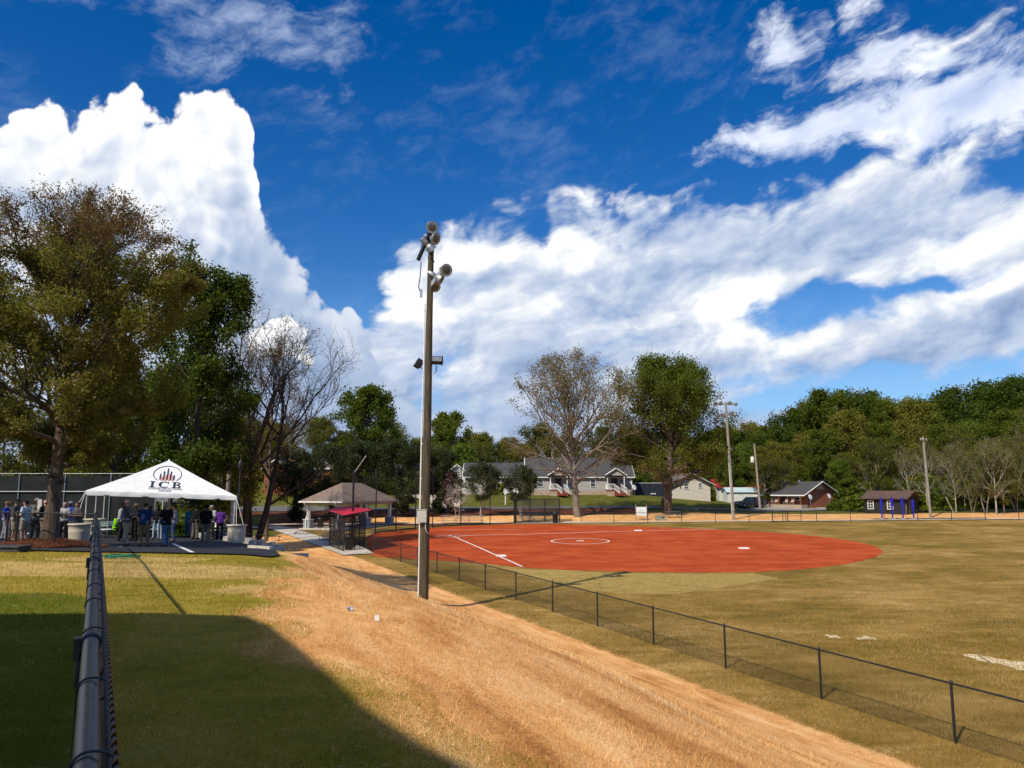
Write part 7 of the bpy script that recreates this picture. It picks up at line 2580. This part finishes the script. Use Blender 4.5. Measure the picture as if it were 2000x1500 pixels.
solo('large green oak standing right of the budding tree beyond the outfield', 1305, 103, 700, 132, bark_brown, 27, [('crown', 'green', 75000, 0.27, 0.42, 0.30, 1), ('sparse_lower_boughs', 'brown', 6000, 0.2, 0.3, 0.24, 0.44)], 0.55, 0.57, 0.43, n1=38, n2=8, n3=5, n4=0, t0=0.16, pitch=(2, 62), trunk_top=0.74)
solo('dense mid green tree crown left of the light pole behind the shelter', 715, 140, 757, 72, bark_brown, 28, [('crown', 'green', 26000, 0.45, 0.45, 0, 1)], 0.4, 0.58, 0.42, n1=22, n2=7, n3=5, t0=0.15)
solo('rounded green tree peeping above the dark evergreens right of the light pole', 880, 150, 806, 46, bark_brown, 29, [('crown', 'green', 14000, 0.42, 0.4, 0, 1)], 0.3, 0.6, 0.40, n1=18, n2=6, n3=5, t0=0.2)
solo('bright yellow-green small tree behind the white house end', 898, 140, 868, 40, bark_brown, 30, [('crown', 'bright', 9000, 0.36, 0.35, 0, 1)], 0.2, 0.52, 0.46, n1=14, n2=6, n3=5, t0=0.12)
for px, Y, tp, hw, sd, lab in ((572, 99, 884, 50, 31, 'leftmost of the dark evergreens, standing behind the shelter roof'), (645, 105, 872, 46, 32, 'second dark evergreen from the left behind the shelter'), (705, 103, 866, 62, 33, 'broad dark evergreen right behind the shelter ridge'), (785, 103, 862, 58, 34, 'dark evergreen just left of the tall wooden light pole'), (852, 106, 880, 45, 35, 'dark evergreen just right of the tall wooden light pole')):
    solo(lab, px, Y, tp, hw, bark_dark, sd, [('crown', 'holly', 24000, 0.22, 0.30, 0, 1)], 0.18, 0.56, 0.47, n1=20, n2=7, n3=5, t0=0.10, trunk_top=0.86, name='evergreen_tree')
solo('small plum-leaved tree beside the white house end', 880, 105, 925, 24, bark_dark, 36, [('crown', 'plum', 6500, 0.18, 0.2, 0, 1)], 0.08, 0.55, 0.45, n1=14, n2=6, n3=4, t0=0.15)
solo('slender pale-barked tree with sparse pinkish buds before the driveway', 893, 100.5, 945, 26, bark_pale, 37, [('crown', 'pink', 900, 0.10, 0.12, 0.3, 1)], 0.06, 0.6, 0.42, n1=10, n2=6, n3=5, n4=2, t0=0.3, stems=2, spread=0.3)
for px, Y, tp, hw, sd, lab in ((939, 102, 905, 40, 38, 'left small round evergreen on several pale stems before the grey house'), (1018, 101, 910, 34, 39, 'right small round evergreen on pale stems above the far dugout')):
    solo(lab, px, Y, tp, hw, bark_pale, sd, [('crown', 'holly', 13000, 0.19, 0.22, 0.34, 1)], 0.09, 0.68, 0.30, n1=10, n2=7, n3=5, t0=0.42, stems=3, spread=0.2, name='evergreen_tree')


# ---- prototypes for the wood and the tree belt behind the houses
def proto(seed, H, rx, cz, rz, bark, leaves, r0=0.25, **kw):
    sk = grow(seed, H, r0, H * cz, rx, H * rz, **kw)
    lv = []
    for nm, m_, n, size, sig, zlo, zhi in leaves:
        zz = sk[4][:, 2] / H
        ok = (zz >= zlo) & (zz <= zhi)
        lv.append((nm, LM[m_], leaf_cloud(sk[4][ok], sk[5][ok], n, size, sig, seed + 9, 0.6)))
    return sk, bark, lv, H


PROTO = {
    'green': proto(61, 16, 5.0, 0.60, 0.42, bark_brown, [('crown', 'green', 22000, 0.33, 0.45, 0, 1)], n1=16, n2=6, n3=4, t0=0.25),
    'dark': proto(62, 17, 5.2, 0.58, 0.44, bark_dark, [('crown', 'dark', 24000, 0.33, 0.45, 0, 1)], n1=16, n2=6, n3=4, t0=0.2),
    'olive': proto(63, 15, 4.6, 0.60, 0.42, bark_brown, [('crown', 'olive', 17000, 0.31, 0.48, 0, 1)], n1=15, n2=6, n3=4, t0=0.25),
    'brown': proto(64, 14, 4.2, 0.62, 0.40, bark_grey, [('crown', 'olivegreen', 10000, 0.26, 0.45, 0, 1)], n1=14, n2=6, n3=4, n4=1, t0=0.25, pitch=(20, 78)),
    'bare': proto(65, 13, 3.4, 0.62, 0.40, bark_pale, [('crown', 'olivegreen', 2200, 0.22, 0.35, 0.3, 1)], 0.15, n1=13, n2=6, n3=5, n4=2, t0=0.25, pitch=(30, 80)),
    'bare2': proto(67, 12, 3.6, 0.58, 0.43, bark_grey, [('crown', 'olivegreen', 3200, 0.22, 0.35, 0.25, 1)], 0.12, n1=9, n2=6, n3=5, n4=2, t0=0.2, pitch=(22, 74), stems=2, spread=0.28, wander=0.22),
    'bright': proto(66, 14, 4.0, 0.60, 0.42, bark_brown, [('crown', 'bright', 15000, 0.31, 0.45, 0, 1)], n1=15, n2=6, n3=4, t0=0.22),
}
PMESH = {}
for k_, (sk, bark, lv, H_) in PROTO.items():
    A, B, RA, RB, tips, td = sk
    big = RA > 0.045
    V1, F1 = seg_tubes(A[big], B[big], RA[big], RB[big], 6)
    V2, F2 = seg_tubes(A[~big], B[~big], RA[~big] * 1.5, RB[~big] * 1.5, 3)
    ms = []
    for nm, V, Fq in (('trunk', V1, F1), ('twigs', V2, F2)):
        me = np_mesh(nm, V, Fq, True)
        me.materials.append(bark)
        ms.append((nm, me))
    for nm, mat, (lv_, lf, rnd) in lv:
        me = np_mesh(nm, lv_, lf)
        add_attr(me, 'rnd', rnd)
        me.materials.append(mat)
        ms.append((nm, me))
    PMESH[k_] = (ms, H_)

WORDS = {'green': 'mid green leafy tree', 'dark': 'dark green dense tree', 'olive': 'olive leaved tree', 'brown': 'thin olive-green tree', 'bare': 'pale-stemmed bare tree', 'bare2': 'grey forked thin tree', 'bright': 'yellow-green spring tree'}


def wood_tree(kind, px, Y, top_py, where, group, wide=1.0):
    ms, H_ = PMESH[kind]
    x, y, z = cam_xy(px, Y)
    s = (z_at(top_py, Y) - z) / H_
    root = thing('tree', '%s %s, %s' % (WORDS[kind], where, near_what(px)), 'tree', (x, y, z - 0.1), random.uniform(0, 6.28), group + ', ' + kind)
    w = s ** 0.5 * wide if s < 1 else s * wide
    root.scale = (w, w, s)
    for nm, me in ms:
        o = bpy.data.objects.new(nm, me)
        col.objects.link(o)
        o.parent = root


rr = random.Random(3)


def near_what(px):
    for lim, txt in ((120, 'left of the big tree'), (330, 'behind the tent'), (450, 'right behind the tent'), (610, 'behind the brick cottage'), (800, 'behind the dark evergreens'), (900, 'just right of the tall light pole'), (1030, 'behind the half hidden grey house'), (1240, 'behind the long grey house'), (1400, 'behind the navy container'), (1480, 'behind the red roofed shed'), (1630, 'behind the brick house'), (1700, 'between brick house and black shed'), (1800, 'behind the black shed'), (1870, 'right of the shed pole')):
        if px < lim:
            return txt
    return 'at the right picture edge'


shrub_later = []
# belt behind the houses
for i in range(34):
    px = 445 + i * 31 + rr.uniform(-12, 12)
    Y = rr.uniform(150, 185)
    k_ = rr.choice(['brown', 'olive', 'green', 'brown', 'olive', 'bare', 'dark'])
    wood_tree(k_, px, Y, rr.uniform(826, 862) - (12 if px < 640 else 0), 'in the far tree belt', 'tree belt behind the houses')
for i in range(14):
    px = 440 + i * 72 + rr.uniform(-20, 20)
    wood_tree(rr.choice(['brown', 'bare', 'olive', 'brown']), px, rr.uniform(141, 148), rr.uniform(862, 890), 'low before the far tree belt', 'front of the tree belt')
for px, tp, k_ in ((1246, 872, 'olive'), (1268, 880, 'brown'), (1292, 868, 'green'), (1330, 876, 'olive')):
    wood_tree(k_, px, 144, tp, 'close before the far tree belt', 'front of the tree belt')
    shrub_later.append(px)
# behind the court fence and car park
for i in range(11):
    px = -90 + i * 52 + rr.uniform(-15, 15)
    wood_tree(rr.choice(['dark', 'dark', 'olive', 'brown']), px, rr.uniform(72, 104), rr.uniform(660, 800) if px < 380 else rr.uniform(790, 850), 'in the shade behind the court fence', 'trees behind the court fence')
# wood on the right: back row by the skyline, then lower rows in front
sky_x = [1400, 1440, 1500, 1545, 1580, 1620, 1665, 1720, 1800, 1850, 1900, 1950, 2000, 2100, 2250]
sky_y = [835, 832, 832, 802, 790, 770, 762, 775, 782, 775, 752, 755, 738, 730, 730]
for i in range(24):
    px = 1395 + i * 33 + rr.uniform(-10, 10)
    k_ = ['olive', 'green', 'dark', 'green', 'green', 'dark', 'olive', 'green', 'dark', 'dark', 'green', 'olive'][i % 12] if px < 1840 else rr.choice(['dark', 'green', 'dark'])
    wood_tree(k_, px, rr.uniform(146, 166), float(np.interp(px, sky_x, sky_y)) + rr.uniform(-4, 14), 'on the skyline of the wood', 'skyline of the right wood', 1.0)
for i in range(22):
    px = 1400 + i * 34 + rr.uniform(-12, 12)
    wood_tree(rr.choice(['olive', 'green', 'brown', 'bright', 'green', 'brown']), px, rr.uniform(132, 143), float(np.interp(px, sky_x, sky_y)) + rr.uniform(35, 75), 'in the middle of the wood', 'middle of the right wood', 0.9)
for i in range(20):
    px = 1500 + i * 28 + rr.uniform(-10, 10)
    if 1560 < px < 1640:
        continue
    wood_tree(rr.choice(['bare', 'brown', 'green', 'bright', 'olive', 'brown']), px, rr.uniform(118, 129) if px < 1700 else rr.uniform(108, 122), rr.uniform(850, 905), 'at the front of the wood', 'front of the right wood', 0.85)
for px, Y, tp in ((1868, 103, 842), (1885, 105, 860), (1900, 102, 870), (1925, 104, 838), (1946, 103, 850), (1962, 101, 875), (1985, 102, 835), (2012, 103, 820)):
    wood_tree(rr.choice(['bare', 'bare2', 'bare2', 'brown']), px, Y + rr.uniform(-1, 6), tp + rr.uniform(-25, 30), 'among the thin front trunks', 'bare trunks at the right edge', rr.uniform(0.55, 1.0))


# ---- shrubs along the edge of the wood and between the houses
def shrub_mesh(seed, mat, n=2600):
    rg = np.random.default_rng(seed)
    t = rg.normal(size=(n, 3))
    t /= np.linalg.norm(t, axis=1, keepdims=True)
    lob = 1 + 0.22 * np.sin(4 * t[:, 0] + seed) * np.sin(5 * t[:, 1]) + 0.15 * np.sin(9 * t[:, 2] + 3 * t[:, 0])
    c = t * (rg.uniform(0.35, 1, (n, 1)) ** 0.4) * lob[:, None] * np.array([1.5, 1.3, 1.0])
    c[:, 2] = np.abs(c[:, 2] + 0.25)
    V, Fq, rnd = leaf_cloud(c, t, n, 0.28, 0.08, seed, 0.6)
    me = np_mesh('foliage', V, Fq)
    add_attr(me, 'rnd', rnd)
    me.materials.append(mat)
    rgs = random.Random(seed)
    mb = MB()
    for k in range(7):
        a = rgs.uniform(0, 6.28)
        mb.tube([(0.1 * math.cos(a), 0.1 * math.sin(a), -0.1), (0.6 * math.cos(a), 0.6 * math.sin(a), 0.8)], [0.03, 0.012], 5)
    st = mb.mesh('stems')
    st.materials.append(bark_brown)
    return me, st


SHR = [shrub_mesh(71, LM['green']), shrub_mesh(72, LM['dark']), shrub_mesh(73, LM['olive']), shrub_mesh(74, LM['bright'])]
SW = ['mid green shrub', 'dark green shrub', 'olive shrub', 'yellow-green shrub']


def shrub(k, px, Y, s, where, group):
    x, y, z = cam_xy(px, Y)
    root = thing('shrub', '%s %s, %s' % (SW[k], where, near_what(px)), 'shrub', (x, y, z), rr.uniform(0, 6), group + ', ' + SW[k])
    root.scale = (s * rr.uniform(0.9, 1.4), s * rr.uniform(0.9, 1.3), s)
    for nm, me in zip(('foliage', 'stems'), SHR[k]):
        o = bpy.data.objects.new(nm, me)
        col.objects.link(o)
        o.parent = root


for i in range(17):
    px = 1640 + i * 24 + rr.uniform(-8, 8)
    shrub(rr.choice([0, 1, 0, 2, 1]), px, rr.uniform(110, 121), rr.uniform(1.1, 2.1), 'at the foot of the wood', 'undergrowth of the right wood')
for i in range(22):
    px = 1680 + i * 20 + rr.uniform(-8, 8)
    shrub(rr.choice([1, 1, 0, 2]), px, rr.uniform(124, 138), rr.uniform(2.2, 3.4), 'deep inside the wood', 'shrubs deep in the right wood')
for i in range(12):
    px = 1390 + i * 20 + rr.uniform(-8, 8)
    shrub(rr.choice([0, 1, 2, 0]), px, rr.uniform(136, 142), rr.uniform(1.6, 2.8), 'at the back fence', 'shrubs behind the sheds')
for i in range(16):
    px = 450 + i * 36 + rr.uniform(-10, 10)
    shrub(rr.choice([0, 2, 1, 2]), px, rr.uniform(132, 142) if px > 650 else rr.uniform(122, 135), rr.uniform(1.2, 2.2), 'on the far slope', 'shrubs before the tree belt')
for px in shrub_later:
    shrub(1, px + 8, 138, 2.6, 'below the far tree belt', 'shrubs before the tree belt')
for i in range(9):
    px = -40 + i * 50 + rr.uniform(-10, 10)
    shrub(1, px, rr.uniform(58, 72), rr.uniform(1.5, 2.4), 'in the shade behind the court fence', 'shrubs behind the court fence')


# ================================================================== grass blades and loose straw
def blades(name, label, n, region, mat, hgt, wid, lean, seed, keep, lie=0.0):
    """single-triangle blades rooted on the ground; sampled evenly over the picture so that near ones are dense"""
    rg = np.random.default_rng(seed)
    (pa, pb), (ya, yb) = region
    m = n * 2
    yy = 1.0 / rg.uniform(1 / yb, 1 / ya, m)
    xx = (rg.uniform(pa, pb, m) - 1000) / F_PX * yy
    ok = keep(xx, yy)
    xx, yy = xx[ok][:n], yy[ok][:n]
    k = len(xx)
    zz = ground_z(xx, yy)
    sc_ = np.clip(yy / 9.0, 0.75, 3.0)
    h = hgt * rg.uniform(0.5, 1.4, k) * sc_ ** 0.6
    w = wid * sc_ * rg.uniform(0.7, 1.3, k)
    a = rg.uniform(0, 2 * np.pi, k)
    b = rg.uniform(0, 2 * np.pi, k)
    base = np.stack([xx, yy, zz - 0.004], 1)
    sd = np.stack([np.cos(a), np.sin(a), np.zeros(k)], 1) * (w / 2)[:, None]
    ln = np.stack([np.cos(b), np.sin(b), np.zeros(k)], 1)
    if lie:
        top = base + ln * (h * 1.0)[:, None] + np.array([0, 0, 1]) * (h * rg.uniform(0.02, lie, k))[:, None]
        base = base + np.array([0, 0, 0.012])
        sd = np.cross(ln, np.array([0, 0, 1.0])) * (w / 2)[:, None]
        top[:, 2] += ground_z(top[:, 0], top[:, 1]) - zz
    else:
        top = base + np.array([0, 0, 1]) * h[:, None] + ln * (h * lean * rg.uniform(0, 1, k))[:, None]
    V = np.stack([base - sd, base + sd, top], 1).reshape(-1, 3)
    me = np_mesh(name, V, np.arange(3 * k).reshape(-1, 3))
    add_attr(me, 'rnd', np.repeat(rg.uniform(0, 1, k), 3))
    o = link_mesh(name, me, mat)
    return tag(o, label, kind='stuff')


def zone_is(nm, lo=0.5):
    return lambda x, y: zones(x, y)[nm] > lo


def off_paved(x, y):
    return ~((x < -8) & (y > 26.5))


def straw_row(x, y):
    # rain has washed the straw into rows down the bank; bare soil shows between them
    d = bank_dist(x, y)
    w = np.sin(d * 4.3 + 1.6 * np.sin(y * 0.31) + 0.8 * np.sin(y * 0.83 + d)) + 0.6 * np.sin(d * 9.7 + 1.9 * np.sin(y * 0.57))
    return np.random.default_rng(17).uniform(0, 1, len(x)) < 0.45 + 0.42 * np.clip(w, -1, 1.2)


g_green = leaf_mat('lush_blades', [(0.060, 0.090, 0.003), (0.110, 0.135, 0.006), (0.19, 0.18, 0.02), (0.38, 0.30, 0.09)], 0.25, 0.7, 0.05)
g_dry = leaf_mat('half_dry_blades', [(0.120, 0.112, 0.006), (0.25, 0.205, 0.016), (0.40, 0.29, 0.045), (0.60, 0.44, 0.16)], 0.25, 0.7, 0.05)
g_tan = leaf_mat('tan_blades', [(0.42, 0.29, 0.085), (0.62, 0.44, 0.16), (0.80, 0.60, 0.28)], 0.25, 0.8, 0.05)
g_straw = leaf_mat('straw_stalks', [(0.34, 0.135, 0.040), (0.68, 0.33, 0.105), (0.86, 0.49, 0.19), (0.94, 0.67, 0.36)], 0.12, 1.1, 0.05, grain=True, gain=2.4)
g_field = leaf_mat('outfield_blades', [(0.12, 0.086, 0.010), (0.255, 0.160, 0.032), (0.39, 0.25, 0.068), (0.58, 0.41, 0.17)], 0.2, 0.35, 0.05)
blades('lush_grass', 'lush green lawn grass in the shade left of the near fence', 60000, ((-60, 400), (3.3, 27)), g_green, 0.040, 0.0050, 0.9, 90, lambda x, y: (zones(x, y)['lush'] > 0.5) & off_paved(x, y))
blades('lawn_grass', 'half dry lawn grass on the near plateau right of the fence', 140000, ((-60, 1150), (3.3, 27)), g_dry, 0.036, 0.0050, 0.9, 91, lambda x, y: (zones(x, y)['lawn'] > 0.4) & off_paved(x, y) & (zones(x, y)['tan'] < 0.6) & (zones(x, y)['lush'] <= 0.5))
blades('tan_grass', 'dry tan grass of the sod strips near the car park', 26000, ((-60, 800), (9, 27)), g_tan, 0.045, 0.0055, 1.2, 92, lambda x, y: (zones(x, y)['tan'] > 0.4) & off_paved(x, y))
blades('straw', 'loose straw spread over the seeded bank', 150000, ((350, 2000), (4.2, 45)), g_straw, 0.085, 0.0050, 1.0, 93, lambda x, y: (zones(x, y)['straw'] > 0.35) & off_paved(x, y) & straw_row(x, y), 0.30)
blades('straw_stubble', 'short upright stubble between the straw on the bank', 60000, ((350, 2000), (4.2, 40)), g_straw, 0.045, 0.0050, 1.0, 94, lambda x, y: (zones(x, y)['straw'] > 0.35) & off_paved(x, y))
blades('outfield_grass', 'dormant olive and tan grass of the outfield and the fence strip', 170000, ((600, 2080), (9, 75)), g_field, 0.045, 0.0055, 1.1, 95, lambda x, y: (zones(x, y)['field'] > 0.4) & (zones(x, y)['straw'] < 0.5) & (((x - 7.5) ** 2 + (y - 66) ** 2) > 21.5 ** 2))
blades('lawn_straw', 'scattered pale straw stalks lying on the shaded lawn', 700, ((20, 1000), (3.6, 17)), g_tan, 0.17, 0.011, 1.0, 96, lambda x, y: (zones(x, y)['lawn'] > 0.4), 0.06)
